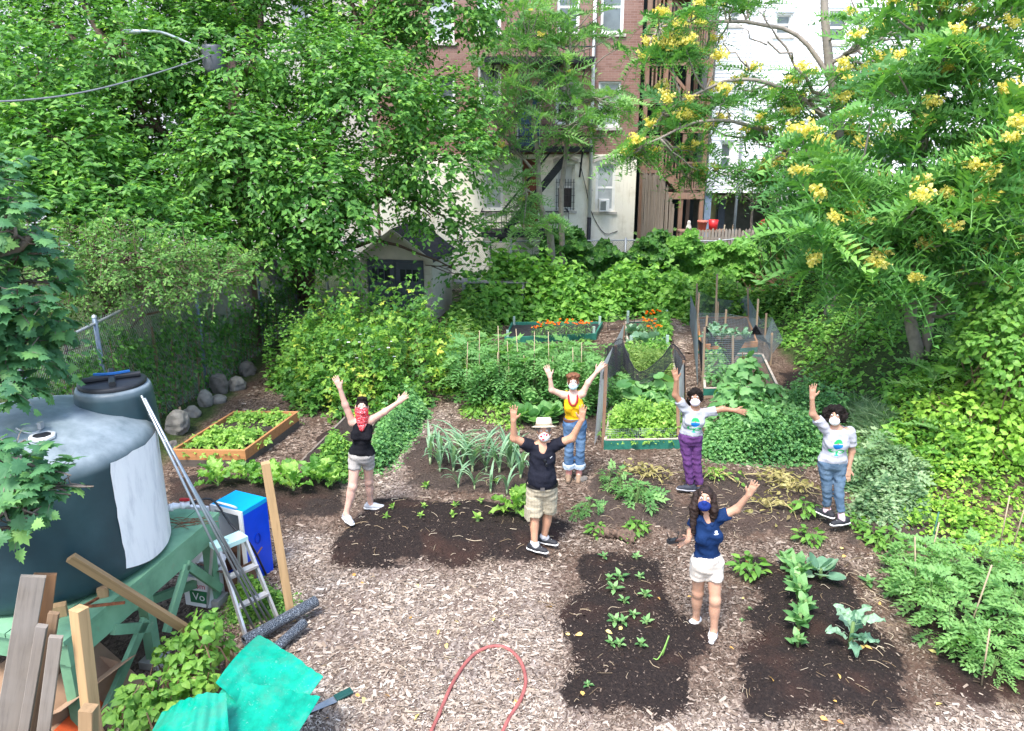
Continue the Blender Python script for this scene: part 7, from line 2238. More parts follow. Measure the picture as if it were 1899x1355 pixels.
P_ = [rosette('cabbage_plant', 'round pale cabbage in the marigold soil bed', 'cabbage', 190, 12, SQ[:1], .22, L_kale, (.1, 1.1), 'cabbages of the soil bed', .05)]
plant_out(P_, [(1178, 640, .9), (1198, 643, 1.1), (1208, 640, 1.1), (1172, 622, .8), (1190, 618, .7)], seed=22, z=szC + .02)
def marigold(seed, lab):
    t = protoplant('marigold_plant', lab, 'marigold', seed, .28, .2, 90, T_leaf(.14, .03, .1, 1), (.06, .11), L_tom, 'marigolds', low=.1)
    r = np.random.default_rng(seed)
    for k in range(9):
        a = r.uniform(0, 6.28); q = .17 * math.sqrt(r.random()); mb = MB()
        c = np.array([q * math.cos(a), q * math.sin(a), .27 + .06 * r.random()])
        n = 16
        d = rdir(n, -.1, .8, r)
        scatter(mb, T_leaf(.45, .08, 0, 1), np.tile(c, (n, 1)), d, rdir(n, .4, 1, r), .035, np.clip(r.normal(.5, .2) + r.normal(0, .08, n), 0, 1))
        mb.build('flower', L_mar, t)
    return t
P_ = [marigold(200, 'orange marigold clump in a raised bed at the back'), marigold(201, 'orange marigold clump in a raised bed at the back')]
plant_out(P_, [(1010, 622), (1030, 622, 1.1), (1050, 621, 1.1), (1072, 620), (1085, 619, .9), (995, 624, .8), (1200, 618, 1.3), (1208, 608, 1.4), (1212, 630, 1.1)], seed=23, z=.18)
# bamboo canes
def cane(px, py, h, lab, lean=.03, grp='bamboo canes', mat=None, w=.008):
    b = G(px, py); t = b + [lean, 0, h]
    single('bamboo_cane', MB().tube([b, t], w, 6), mat or plain('bamboo', (.34, .27, .17), .6, var=.2), lab, 'cane', b, grp, True)
r_ = np.random.default_rng(17)
for px, top in ((862, 632), (887, 615), (925, 612), (945, 640), (964, 618), (988, 622), (1017, 624), (1062, 655), (1075, 645), (1022, 668), (980, 668), (917, 660)):
    b = G(px + 2, 748); z = at(px, top, b[1])[2]
    cane(px + 2, 748, max(.8, z), 'thin bamboo cane standing in the staked tomato row', r_.normal(0, .05), 'canes of the tomato row')
for px, py, h in ((1698, 1110, .75), (1790, 1190, .85), (1720, 1060, .6), (1820, 1270, .6), (1870, 1040, .9), (1850, 1030, .8)):
    cane(px, py, h, 'thin bamboo cane among the corner bed tomatoes', r_.normal(0, .06), 'canes of the corner bed')
p = G(1722, 1032)
single('green_cane', MB().tube([p, p + [.03, 0, .6]], .01, 6), plain('green_cane', (.03, .12, .07), .5), 'dark green plastic cane behind the corner bed tomatoes', 'cane', p, None, True)
p = G(338, 790)
single('wood_peg', MB().bar(p, p + [0, 0, .35], .03, .02, (0, 1, 0)), M_stake, 'short wooden peg standing between the boulders', 'peg', p)
# --- straw, sticks and fallen leaves on the soil
def litter(lab, regs, n, mat, seed, ln=(.04, .16), rad=.0022):
    r = np.random.default_rng(seed); mb = MB()
    for k in range(n):
        P, w = regs[k % len(regs)]
        q = in_poly(P, 1, r)[0]
        a = r.uniform(0, 6.28); L = r.uniform(*ln); d = np.array([math.cos(a), math.sin(a)]) * L / 2
        e = r.normal(0, L * .15, 2)
        pts = [q - d, q + e, q + d]
        mb.tube(path3([(*p_, float(gh(*p_)) + .008 + (.02 * r.random() if i == 1 else 0)) for i, p_ in enumerate(pts)], 5), rad * r.uniform(.7, 1.5), 4, att=r.random())
    tag(mb.build('straw_litter', mat), lab, None, None, 'stuff')
M_straw = NT('straw_bits'); M_str = M_straw.base(M_straw.ramp(M_straw.att(), [(0, (.2, .14, .08)), (.5, (.36, .28, .18)), (1, (.5, .43, .32))]), .85, 0, .2)
litter('dry straw and vine bits on the crusted beds', [(BEDS[4][0], 1), (BEDS[5][0], 1), (BEDS[5][0], 1)], 260, M_str, 1)
litter('pale sticks and straw on the compost beds', [(BEDS[0][0], 1), (BEDS[1][0], 1), (BEDS[2][0], 1), (BEDS[3][0], 1)], 130, M_str, 2, (.04, .14))
litter('sticks lying on the paths', [(poly((560, 1060), (1040, 1060), (1000, 1340), (620, 1340)), 1), (poly((1280, 1010), (1660, 1030), (1660, 1300), (1500, 1030)), 1), (poly((620, 990), (1050, 1040), (1060, 860), (760, 900)), 1)], 120, M_str, 3, (.06, .22), .003)
lf_ = MB(); n = 46
r_ = np.random.default_rng(6)
q = np.array([G(r_.uniform(600, 1750), r_.uniform(1000, 1340)) for _ in range(n)])
scatter(lf_, LEAF2, q + [0, 0, .015], rdir(n, -.1, .1, r_), rdir(n, .6, 1, r_), r_.uniform(.05, .09, n), r_.random(n))
tag(lf_.build('fallen_leaves', leafmat('fallen_leaf', [(0, (.45, .2, .06)), (.5, (.55, .36, .1)), (1, (.6, .55, .2))], .15)), 'yellow fallen leaves scattered on chips and soil', None, None, 'stuff')

p = G(1418, 815)
S = Solid(p - .25, p + [.25, .25, .35], .016)
S.ell(p + [0, 0, .1], (.13, .1, .12), 0).rough(.03, .08, 3).rough(.012, .03, 6)
tag(S.mb().build('paper_bag', plain('brown_paper', (.3, .17, .09), .9), None, False), 'crumpled brown paper bag lying in the mint bed', 'bag')
# ---------------------------------------------------------------- people
def skinmat(name, c):
    if name in MATS: return MATS[name]
    s = NT(name)
    v = s.tc(1)
    col = s.ramp(s.noise(v, 9, 4), [(.3, mul(c, .86)), (.5, c), (.72, (min(1, c[0] * 1.1), c[1] * 1.03, c[2] * 1.0))])
    s.base(col, .48, 0, .4)
    s.p.inputs['Subsurface Weight'].default_value = .12
    s.p.inputs['Subsurface Radius'].default_value = (.012, .005, .003)
    MATS[name] = s.m
    return s.m
def cloth(name, c, var=.1, weave=260, wr=.5, stripes=None, plaid=None):
    """woven cloth with soft creases"""
    if name in MATS: return MATS[name]
    s = NT(name)
    v = s.tc(1)
    col = s.ramp(s.noise(v, 7, 5), [(.3, mul(c, 1 - var)), (.5, c), (.75, mul(c, 1 + var))])
    if plaid:
        w = s.n('TexWave'); w.inputs['Scale'].default_value = 9; s.l(v, w.inputs['Vector'])
        w2 = s.n('TexWave', bands_direction='Z'); w2.inputs['Scale'].default_value = 9; s.l(v, w2.inputs['Vector'])
        q = s.math('MAXIMUM', s.ramp(w.outputs['Fac'], [(.8, 0.0), (.95, 1.0)]), s.ramp(w2.outputs['Fac'], [(.8, 0.0), (.95, 1.0)]))
        col = s.mix(s.math('MULTIPLY', q, .5), col, plaid)
    cr = s.noise(s.tc((1, 1, .45)), 13, 3, .5, 1.2)
    h = s.math('ADD', s.math('MULTIPLY', s.noise(v, weave, 1), .06), cr)
    s.bump(h, wr, .03)
    s.base(col, .85, 0, .15)
    MATS[name] = s.m
    return s.m
def denim(name, c, light):
    if name in MATS: return MATS[name]
    s = NT(name)
    v = s.tc(1)
    fade = s.ramp(s.noise(v, 4.5, 4, .6), [(.4, 0.0), (.68, 1.0)])
    col = s.mix(s.math('MULTIPLY', fade, .6), c, light)
    cr = s.noise(s.tc((1, 1, .5)), 14, 3, .5, 1.5)
    s.bump(s.math('ADD', cr, s.math('MULTIPLY', s.noise(v, 300, 1), .05)), .55, .03)
    s.base(col, .85, 0, .15)
    MATS[name] = s.m
    return s.m
def print_mat(name, c, shapes, o, ax, az):
    """cloth with flat prints: (u, v, ru, rv, colour) ellipses in metres about point o, on the front side only"""
    s = NT(name)
    v = s.tc(1)
    col = s.ramp(s.noise(v, 7, 5), [(.3, mul(c, .92)), (.5, c), (.75, mul(c, 1.06))])
    sep = s.n('SeparateXYZ')
    sub = s.n('VectorMath', operation='SUBTRACT')
    s.l(v, sub.inputs[0]); sub.inputs[1].default_value = tuple(o)
    du = s.n('VectorMath', operation='DOT_PRODUCT'); s.l(sub.outputs[0], du.inputs[0]); du.inputs[1].default_value = tuple(ax)
    dv = s.n('VectorMath', operation='DOT_PRODUCT'); s.l(sub.outputs[0], dv.inputs[0]); dv.inputs[1].default_value = tuple(az)
    ge = s.n('NewGeometry'); sn = s.n('SeparateXYZ'); s.l(ge.outputs['Normal'], sn.inputs[0])
    front = s.math('LESS_THAN', sn.outputs[1], -.1)
    wob = s.math('MULTIPLY', s.math('SUBTRACT', s.noise(v, 60, 2), .5), .35)
    for (u, w, ru, rv, cc, *op) in shapes:
        a = s.math('DIVIDE', s.math('SUBTRACT', du.outputs['Value'], u), ru)
        b = s.math('DIVIDE', s.math('SUBTRACT', dv.outputs['Value'], w), rv)
        q = s.math('ADD', s.math('ADD', s.math('MULTIPLY', a, a), s.math('MULTIPLY', b, b)), wob)
        m = s.math('MULTIPLY', s.math('LESS_THAN', q, 1.0), front)
        if op and op[0] == 'ring': m = s.math('MULTIPLY', m, s.math('GREATER_THAN', q, op[1]))
        if op and op[0] == 'arc': m = s.math('MULTIPLY', m, s.math('MULTIPLY', s.math('GREATER_THAN', q, op[1]), s.math('GREATER_THAN', b, .45)))
        if op and op[0] == 'below': m = s.math('MULTIPLY', m, s.math('LESS_THAN', b, op[1]))
        if op and op[0] == 'above': m = s.math('MULTIPLY', m, s.math('GREATER_THAN', b, op[1]))
        col = s.mix(m, col, cc)
    cr = s.noise(s.tc((1, 1, .45)), 13, 3, .5, 1.2)
    s.bump(cr, .5, .03)
    return s.base(col, .85, 0, .15)
FWD = np.array([0, -1., 0])
def hand(S, wr, tip, thumb, curl=.0, spread=1.0, n=(0, -1, .25), k=.008):
    """palm, four fingers of different length and a thumb leaving the palm's side"""
    wr, tip = np.asarray(wr, float), np.asarray(tip, float)
    L = np.linalg.norm(tip - wr)
    L = np.clip(L, .165, .195)
    u = nrm(tip - wr)
    n = nrm(np.array(n) - u * np.dot(n, u))
    s_ = np.cross(u, n) * thumb
    m = wr + u * L * .27
    for q, w in ((-.026, .018), (-.009, .019), (.009, .019), (.026, .018)):
        S.cap(wr + s_ * q * .6, wr + u * L * .5 + s_ * q, w * .95, w * .8, k=.014)
    for i, (q, ln, an) in enumerate(((.030, .43, .16), (.011, .5, .05), (-.009, .47, -.06), (-.028, .37, -.2))):
        b = wr + u * L * .5 + s_ * q
        d = nrm(u + s_ * an * spread)
        j = b + d * L * ln * .5 + n * curl * .012
        e = j + nrm(d + n * (curl * .9 + .12)) * L * ln * .5
        S.cap(b, j, .0105, .0098, k=.006)
        S.cap(j, e, .0098, .0082, k=.004)
    b = wr + u * L * .14 + s_ * .026
    j = b + nrm(u * .75 + s_ * .8 + n * .2) * L * .24
    e = j + nrm(u * 1.0 + s_ * .45 + n * .2) * L * .19
    S.cap(b, j, .015, .0125, k=.012)
    S.cap(j, e, .0122, .0095, k=.005)
def mcol(x, z):
    x, z = nrm(x), nrm(z)
    y = nrm(np.cross(z, x))
    x = np.cross(y, z)
    return np.stack([x, y, z], 1)
def person(label, Yp, J, skin, female=True, build=1.0, leg=1.0):
    """J: joint -> (px, py, dy). Returns root, points in space and the body frame"""
    P = {k: at(a, b, Yp + c) for k, (a, b, c) in J.items()}
    feet = (P['footL'] + P['footR']) / 2
    base = np.array([feet[0], feet[1], min(P['footL'][2], P['footR'][2])])
    root = thing('person', label, 'person', base)
    allp = np.array(list(P.values()))
    S = Solid(allp.min(0) - [.16, .22, .06], allp.max(0) + [.16, .2, .16], .0098)
    b = build
    sp = P['neck'] - (P['hipL'] + P['hipR']) / 2
    ax = P['shR'] - P['shL']
    T = mcol(ax, sp)
    waist = (P['hipL'] + P['hipR']) / 2 + sp * .3
    pel = (P['hipL'] + P['hipR']) / 2 + sp * .04
    chest = (P['hipL'] + P['hipR']) / 2 + sp * .68
    sw = np.linalg.norm(ax) / 2
    hw = np.linalg.norm(P['hipR'] - P['hipL']) / 2 + .075
    tor = [('ell', chest, (sw * .92, .105 * b, np.linalg.norm(sp) * .38), T, .05), ('ell', waist, (sw * .74 * b, .092 * b, .15), T, .07), ('ell', pel, (hw, .108 * b, .13), T, .06)]
    if female:
        for sg in (-1, 1):
            tor.append(('ell', chest + T[:, 0] * sg * .07 + np.array([0, -.075, 0]) - T[:, 2] * .035, (.058, .05, .056), T, .03))
    limbs = []
    for s_ in 'LR':
        limbs += [(P['neck'] - T[:, 2] * .03, P['sh' + s_], .055 * b, .052 * b), (P['sh' + s_], P['el' + s_], .05 * b, .039 * b), (P['el' + s_], P['wr' + s_], .039 * b, .0265 * b),
                  (P['hip' + s_], P['kn' + s_], .085 * b * leg, .054 * b * leg), (P['kn' + s_], P['an' + s_], .054 * b * leg, .036 * b)]
    for kind, c, r, M, k in tor: S.ell(c, r, k, M)
    for a, c, r0, r1 in limbs: S.cap(a, c, r0, r1, k=.03)
    for s_ in 'LR':
        calf = P['kn' + s_] * .68 + P['an' + s_] * .32 + np.array([0, .015, 0])
        S.ell(calf, (.052 * b * leg, .058 * b * leg, .105), .03)
        S.ell(P['kn' + s_] + FWD * .012 * (leg == 1), (.05 * b * leg, .05 * b * leg, .06), .02)
        S.cap(P['an' + s_], P['foot' + s_] + np.array([0, 0, .05]), .036, .034, k=.02)
    hd = P['head']
    look = nrm(np.array([0, 0, HC]) - hd + np.array([0, 0, -1.2]))
    up = nrm(np.cross(np.cross(look, P['top'] - P['chin']), look))
    HX = np.cross(look, up)
    HM = np.stack([HX, look, up], 1)
    hl = np.linalg.norm(P['top'] - P['chin'])
    S.cap(P['neck'] - T[:, 2] * .02, hd - look * .02 - up * .05, .052 * b, .05, k=.03)
    S.ell(hd - look * .012 + up * .02, (.074, .094, .098), .02, HM)
    S.ell(hd + look * .022 - up * .055, (.056, .062, .062), .03, HM)
    S.cap(hd + look * .085 + up * .012, hd + look * .104 - up * .022, .011, .0165, k=.012)
    for sg in (-1, 1):
        S.ell(hd + HX * sg * .076 - look * .008, (.011, .02, .032), .008, HM)
        S.ell(hd + HX * sg * .031 + look * .088 + up * .02, (.017, .012, .010), .012, HM, cut=True)
    hand(S, P['wrL'], P['tipL'], 1)
    hand(S, P['wrR'], P['tipR'], -1)
    body = S.mb().build('body', skin, root, True)
    wht, iris = plain('eye_white', (.75, .73, .7), .3, bump=0), plain('eye_dark', (.03, .02, .015), .2, bump=0)
    for sg in (-1, 1):
        c = hd + HX * sg * .031 + look * .084 + up * .018
        e = MB().lathe([(0, -.012), (.008, -.009), (.012, 0), (.008, .009), (0, .012)], c, 10).build('eye', wht, root, True)
        MB().lathe([(0, .0), (.0055, .001), (.0045, .003), (0, .0035)], c + look * .0098, 10, M=np.stack([HX, up, look], 1)).build('iris', iris, e, True)
    return dict(root=root, P=P, T=T, S=S, tor=tor, limbs=limbs, look=look, up=up, HX=HX, HM=HM, hd=hd, sw=sw, hw=hw, b=b, sp=sp, waist=waist, pel=pel, chest=chest, base=base)
def garment(q, name, mat, prims, planes=(), cuts=(), vox=.0125, rough=(.0055, .075), seed=1, parent=None):
    """prims: ('cap', p0, p1, r0, r1, k, flat0, flat1) or ('ell', c, r, M, k)"""
    pts = []
    for p in prims:
        if p[0] == 'cap':
            m = max(p[3], p[4])
            pts += [np.minimum(p[1], p[2]) - m, np.maximum(p[1], p[2]) + m]
        else:
            m = max(p[2])
            pts += [np.asarray(p[1]) - m, np.asarray(p[1]) + m]
    pts = np.array(pts)
    S = Solid(pts.min(0) - .04, pts.max(0) + .04, vox)
    for p in prims:
        if p[0] == 'cap': S.cap(p[1], p[2], p[3], p[4], p[5], *(p[6:8] if len(p) > 6 else ()))
        else: S.ell(p[1], p[2], p[4], p[3])
    if rough: S.rough(rough[0], rough[1], seed)
    for p, n in planes: S.plane(p, n)
    for c in cuts:
        if c[0] == 'cap': S.cap(c[1], c[2], c[3], c[4], k=.004, cut=True)
        else: S.ell(c[1], c[2], .004, c[3] if len(c) > 3 else None, cut=True)
    return S.mb().build(name, mat, parent or q['root'], True)
def top_prims(q, ease=.012, sleeve=None, flare=0.0):
    P, T, out = q['P'], q['T'], []
    for kind, c, r, M, k in q['tor']:
        out.append(('ell', c, tuple(np.array(r) + ease + (flare if c is q['pel'] else 0)), M, k + .01))
    for s_ in 'LR':
        out.append(('cap', P['neck'] - T[:, 2] * .05, P['sh' + s_] - T[:, 2] * .008, .05 * q['b'], .058 * q['b'], .035))
        if sleeve:
            e = P['sh' + s_] + (P['el' + s_] - P['sh' + s_]) * sleeve
            out.append(('cap', P['sh' + s_], e, .062 * q['b'], .066 * q['b'], .03, False, True))
    return out
def leg_prims(q, hem, r=(.105, .085), ease=.014):
    """shorts or trousers; hem: fraction of thigh (<=1) or 1+fraction of shin"""
    P, out = q['P'], []
    c, rr = q['pel'], np.array((q['hw'], .112 * q['b'], .135)) + ease
    out.append(('ell', c, tuple(rr), q['T'], .04))
    out.append(('ell', q['waist'] - q['T'][:, 2] * .05, tuple(np.array((q['sw'] * .76 * q['b'], .098 * q['b'], .12)) + ease), q['T'], .05))
    for s_ in 'LR':
        h, k, a = P['hip' + s_], P['kn' + s_], P['an' + s_]
        if hem <= 1:
            out.append(('cap', h, h + (k - h) * hem, r[0], r[1], .012, False, True))
        else:
            out.append(('cap', h, k, r[0], r[1], .012))
            out.append(('cap', k, k + (a - k) * (hem - 1), r[1], r[2], .012, False, True))
    return out
def shoe(q, side, toe, up_m, sole_m, hgt=.075, boot=0.0, name='shoe'):
    """upper with toe box and a pale sole; toe: the pixel the shoe points at on the ground"""
    f = q['P']['foot' + side]
    d = np.array([toe[0] - f[0], toe[1] - f[1], 0])
    d = nrm(d) if np.linalg.norm(d) > .02 else FWD
    f = f.copy()
    z0 = f[2]
    heel, tip = f - d * .085, f + d * .155
    S = Solid(np.minimum(heel, tip) - [.09, .09, .02], np.maximum(heel, tip) + [.09, .09, .16 + boot], .01)
    S.cap(heel + [0, 0, .04], f + d * .02 + [0, 0, .045], .038, .041, .02)
    S.cap(f + [0, 0, .036], tip - d * .03 + [0, 0, .03], .043, .033, .03)
    a = q['P']['an' + side]
    S.cap(heel + d * .03 + [0, 0, .05], heel + d * .035 + np.array([0, 0, hgt + .02 + boot]), .04, .04, .02, False, True)
    S.plane((0, 0, z0 + .012), (0, 0, -1))
    sh = S.mb().build(name, up_m, q['root'], True)
    S2 = Solid(np.minimum(heel, tip) - [.09, .09, .03], np.maximum(heel, tip) + [.09, .09, .1], .01)
    S2.cap(heel + [0, 0, .02], f + d * .03 + [0, 0, .02], .044, .048, .02)
    S2.cap(f + d * .02 + [0, 0, .02], tip - d * .025 + [0, 0, .02], .048, .038, .02)
    S2.plane((0, 0, z0 + .026), (0, 0, 1)).plane((0, 0, z0 + .001), (0, 0, -1))
    S2.mb().build('sole', sole_m, sh, True)
    side_ = np.cross(d, [0, 0, 1.])
    lc = MB()
    for i in range(4):
        c = f + d * (.075 - .028 * i) + np.array([0, 0, .067 + .006 * i])
        lc.tube([c - side_ * .022 - [0, 0, .008], c + [0, 0, .004], c + side_ * .022 - [0, 0, .008]], .0028, 4)
    if not boot: lc.build('laces', sole_m, sh)
    return sh
def mask(q, mat, w=.061, h=.056, drop=.058, fwd=.05, straps=True):
    hd, L, U, X = q['hd'], q['look'], q['up'], q['HX']
    c = hd + L * fwd - U * drop
    S = Solid(c - .12, c + .12, .007)
    S.ell(c, (w, .062, h), .0, q['HM'])
    S.cap(hd + L * .09 + U * .004, hd + L * .105 - U * .02, .016, .022, .025)
    S.plane(c - L * .028, -L)
    S.plane(hd + U * .0, U)
    m = S.mb().build('face_mask', mat, q['root'], True)
    if straps:
        for sg in (-1, 1):
            e = hd + X * sg * .082 - L * .012
            MB().tube(path3([c + X * sg * w * .8 + U * .04, e + U * .03, e - L * .012, e - U * .03, c + X * sg * w * .8 - U * .025], 10), .002, 4).build('ear_loop', mat, m)
    return m
def hair_cap(q, mat, prims=(), r=(.084, .104, .108), vox=.0085, rough=(.006, .02), name='hair', fringe=.05, back=.0):
    """hair over the skull, cut away from the face; prims add locks"""
    hd, L, U, X = q['hd'], q['look'], q['up'], q['HX']
    c = hd - L * .016 + U * .024
    pts = [c - .14, c + .14] + [p for pr in prims for p in (pr[1] - .06, (pr[2] if pr[0] == 'cap' else pr[1]) + .06)] + [(pr[2] if pr[0] == 'cap' else pr[1]) - .06 for pr in prims]
    pts = np.array(pts)
    S = Solid(pts.min(0) - .02, pts.max(0) + .02, vox)
    S.ell(c, r, .0, q['HM'])
    S.cap(hd + L * .16 - U * .16, hd + L * .16 + U * (fringe - .04), .1, .1, cut=True, k=.004)
    S.ell(hd + L * .085 - U * .03, (.07, .07, .03 + fringe), .004, q['HM'], cut=True)
    S.plane(hd - U * (.075 + back), -U) if not prims else None
    for pr in prims:
        if pr[0] == 'cap': S.cap(pr[1], pr[2], pr[3], pr[4], k=.012)
        else: S.ell(pr[1], pr[2], .01)
    S.rough(rough[0], rough[1], 4)
    return S.mb().build(name, mat, q['root'], True)
def brows(q, mat):
    for sg in (-1, 1):
        c = q['hd'] + q['HX'] * sg * .032 + q['look'] * .09 + q['up'] * .036
        MB().tube([c - q['HX'] * .016 * sg + q['look'] * .001, c + q['up'] * .004, c + q['HX'] * .016 * sg - q['look'] * .006], [.003, .0036, .002], 5).build('eyebrow', mat, q['root'])
white_c = cloth('white_cloth', (.8, .8, .8), .04)
dark_hair = plain('dark_hair', (.01, .007, .006), .75, var=.4, scale=30, bump=.5, spec=.15)
brown_hair = plain('auburn_hair', (.16, .06, .025), .5, var=.4, scale=40, bump=.6)
long_hair = plain('dark_brown_hair', (.022, .012, .009), .6, var=.5, scale=24, bump=.5, spec=.25)
black_sh = plain('black_shoe', (.02, .021, .026), .7)
pale_sole = plain('pale_sole', (.72, .71, .68), .6, var=.06)
grey_sh = plain('grey_shoe', (.42, .43, .45), .8, var=.08)

# --- woman in navy polo with controller
q = person('person in navy polo and blue face mask holding a drone controller, one arm raised', 6.95, {
    'top': (1309, 902, 0), 'head': (1307, 925, -.03), 'chin': (1306, 947, -.06), 'neck': (1311, 954, .0), 'shL': (1291, 961, .0), 'shR': (1335, 958, .0),
    'elL': (1282, 986, .05), 'wrL': (1276, 1001, -.12), 'tipL': (1255, 1009, -.22), 'elR': (1366, 944, -.03), 'wrR': (1389, 917, -.1), 'tipR': (1402, 893, -.12),
    'hipL': (1297, 1046, 0), 'hipR': (1325, 1047, -.01), 'knL': (1294, 1098, .06), 'knR': (1326, 1113, -.1), 'anL': (1291, 1146, .12), 'anR': (1324, 1168, -.1),
    'footL': (1286, 1161, .1), 'footR': (1321, 1185, -.12)}, skinmat('skin_tan', (.47, .27, .18)))
navy = cloth('navy_jersey', (.006, .022, .075), .15)
n = q['P']['neck']
pol = garment(q, 'polo_shirt', print_mat('navy_polo_print', (.006, .024, .085), [(.0, .0, .016, .012, (.6, .65, .75)), (.0, -.016, .026, .004, (.5, .55, .65))], np.array([.075, -.1, -.135]) + n - q['base'], (1, 0, 0), (0, 0, 1)),
        top_prims(q, .013, .52), [(q['pel'] + q['T'][:, 2] * .035, -q['T'][:, 2])], [('ell', n + np.array([-.002, -.06, .0]), (.04, .06, .06)), ('ell', n + np.array([0, 0, .03]), (.062, .06, .05))])
col_ = MB()
for sg in (-1, 1):
    a = n + np.array([sg * .058, .02, .022]); b_ = n + np.array([sg * .05, -.055, .0]); c_ = n + np.array([sg * .012, -.105, -.06])
    col_.grid(np.array([[a, b_, c_], [a + [sg * .028, 0, -.02], b_ + [sg * .03, -.012, -.022], c_ + [sg * .02, -.01, -.002]]]))
col_.build('collar', navy, pol)
garment(q, 'shorts', cloth('cream_twill', (.58, .52, .45), .06), leg_prims(q, .44, (.092, .09)), [(q['waist'] - q['T'][:, 2] * .03, q['T'][:, 2])])
hd, L_, U_, X_ = q['hd'], q['look'], q['up'], q['HX']
loc = []
for sg, ln, w in ((-1, .26, .04), (1, .34, .045), (-1, .24, .035), (1, .3, .035)):
    a = hd + X_ * sg * .07 - L_ * .02 + U_ * .03
    b_ = hd + X_ * sg * .095 - U_ * .1 + L_ * (.0 if sg > 0 else -.02)
    e = b_ + np.array([sg * .012 + (-.02 if sg > 0 else 0), -.05 if sg > 0 else .0, -ln + .1])
    loc += [('cap', a, b_, w, w * 1.05), ('cap', b_, e, w * 1.05, w * .45)]
loc.append(('cap', hd - L_ * .06, hd - L_ * .1 - U_ * .2, .075, .06))
hair_cap(q, long_hair, loc, rough=(.006, .03), fringe=.055)
brows(q, dark_hair)
mask(q, cloth('navy_mask', (.012, .03, .17), .1))
whs = plain('white_shoe', (.78, .78, .77), .55, var=.05)
shoe(q, 'L', G(1268, 1165), whs, pale_sole)
shoe(q, 'R', G(1316, 1200), whs, pale_sole)
# the controller with a phone clamped on it
hp = q['P']['wrL'] + nrm(q['P']['tipL'] - q['P']['wrL']) * .12
ct = thing('drone_controller', 'small black drone controller with clamped phone held in hand of navy polo wearer', 'controller', hp)
blk = plain('black_plastic', (.018, .02, .024), .4)
MB().box(hp + [-.075, -.02, .035], (.11, .05, .035), .3).build('body', blk, ct)
for sg in (-1, 1):
    MB().bar(hp + [-.075 + sg * .04, -.03, .05], hp + [-.085 + sg * .055, -.035, .135], .014, .006).build('antenna', blk, ct)
    MB().lathe([(0, 0), (.008, 0), (.005, .012), (.009, .018), (0, .02)], hp + [-.075 + sg * .03, -.025, .052], 10).build('stick', blk, ct, True)
MB().box(hp + [-.005, -.03, .05], (.1, .012, .06), .3, M=np.array([[1, 0, 0], [0, .8, -.6], [0, .6, .8]])).build('phone', plain('phone_brown', (.09, .045, .035), .25, bump=0), ct)

# --- man in straw hat
q = person('person in black tee, straw hat and plaid cargo shorts with both hands raised', 8.55, {
    'top': (1008, 779, .05), 'head': (1009, 800, 0), 'chin': (1009, 814, -.05), 'neck': (1006, 823, 0), 'shL': (982, 826, 0), 'shR': (1031, 824, 0),
    'elL': (953, 812, -.06), 'wrL': (952, 779, -.12), 'tipL': (953, 750, -.14), 'elR': (1061, 812, -.06), 'wrR': (1079, 778, -.12), 'tipR': (1082, 749, -.14),
    'hipL': (992, 907, 0), 'hipR': (1018, 907, 0), 'knL': (991, 958, -.03), 'knR': (1017, 950, .05), 'anL': (991, 1007, -.1), 'anR': (1009, 995, .06),
    'footL': (994, 1021, -.12), 'footR': (1012, 1007, .07)}, skinmat('skin_sunny', (.5, .27, .17)), female=False, build=1.12, leg=.88)
n, P = q['P']['neck'], q['P']
tee = cloth('black_tee', (.011, .012, .02), .2)
pr = top_prims(q, .014, .5) + [('ell', q['waist'] + np.array([0, -.05, -.02]), (.165, .13, .17), q['T'], .06)]
garment(q, 'tee_shirt', print_mat('black_tee_print', (.011, .012, .02), [(.0, 0, .018, .006, (.7, .7, .7))], np.array([.1, -.12, -.13]) + n - q['base'], (.8, 0, .6), (-.6, 0, .8)), pr,
        [(q['pel'] + q['T'][:, 2] * .05, -q['T'][:, 2])], [('ell', n + np.array([.0, -.07, -.01]), (.045, .07, .08)), ('ell', n + np.array([0, 0, .03]), (.066, .06, .05))])
garment(q, 'cargo_shorts', cloth('khaki_plaid', (.42, .37, .27), .08, plaid=(.3, .25, .17)), leg_prims(q, .95, (.108, .1)) + [('ell', q['waist'] + np.array([0, -.03, -.1]), (.16, .12, .1), q['T'], .05)],
        [(q['pel'] + q['T'][:, 2] * .075, q['T'][:, 2])])
pk = q['P']['knL'] + np.array([-.088, -.03, .06])
MB().box(pk, (.03, .12, .16), .35).build('cargo_pocket', MATS['khaki_plaid'], q['root'])
bz = q['pel'] + q['T'][:, 2] * .06
blt = MB().lathe([(1, -.02), (1.02, -.02), (1.02, .02), (1, .02)], (0, 0, 0), 28)
v = np.vstack(blt.v) * [.188, .15, 1]
blt.v = [v @ q['T'].T + bz + np.array([0, -.01, 0])]
bl = blt.build('belt', plain('black_leather', (.012, .012, .014), .4), q['root'])
MB().box(bz + [0.0, -.17, .0], (.05, .014, .04)).build('buckle', plain('dull_steel', (.35, .35, .36), .35, .9), bl)
hat = thing('straw_hat', 'cream straw hat with tan band worn above a patterned face mask', 'hat', q['hd'] + q['up'] * .05)
U_, L_, X_ = q['up'], q['look'], q['HX']
hup = nrm(U_ * .75 + np.array([0, .25, .5]))
HMx = mcol(X_, hup)
stm = NT('straw')
w = stm.n('TexWave'); w.inputs['Scale'].default_value = 90; w.inputs['Distortion'].default_value = 1.5; stm.l(stm.tc(1, rot=(.6, .4, 0)), w.inputs['Vector'])
stm.bump(w.outputs['Fac'], .4, .003)
straw = stm.base(stm.ramp(w.outputs['Fac'], [(0, (.5, .42, .31)), (1, (.72, .64, .5))]), .8, 0, .2)
hc = q['hd'] + hup * .062 - L_ * .01
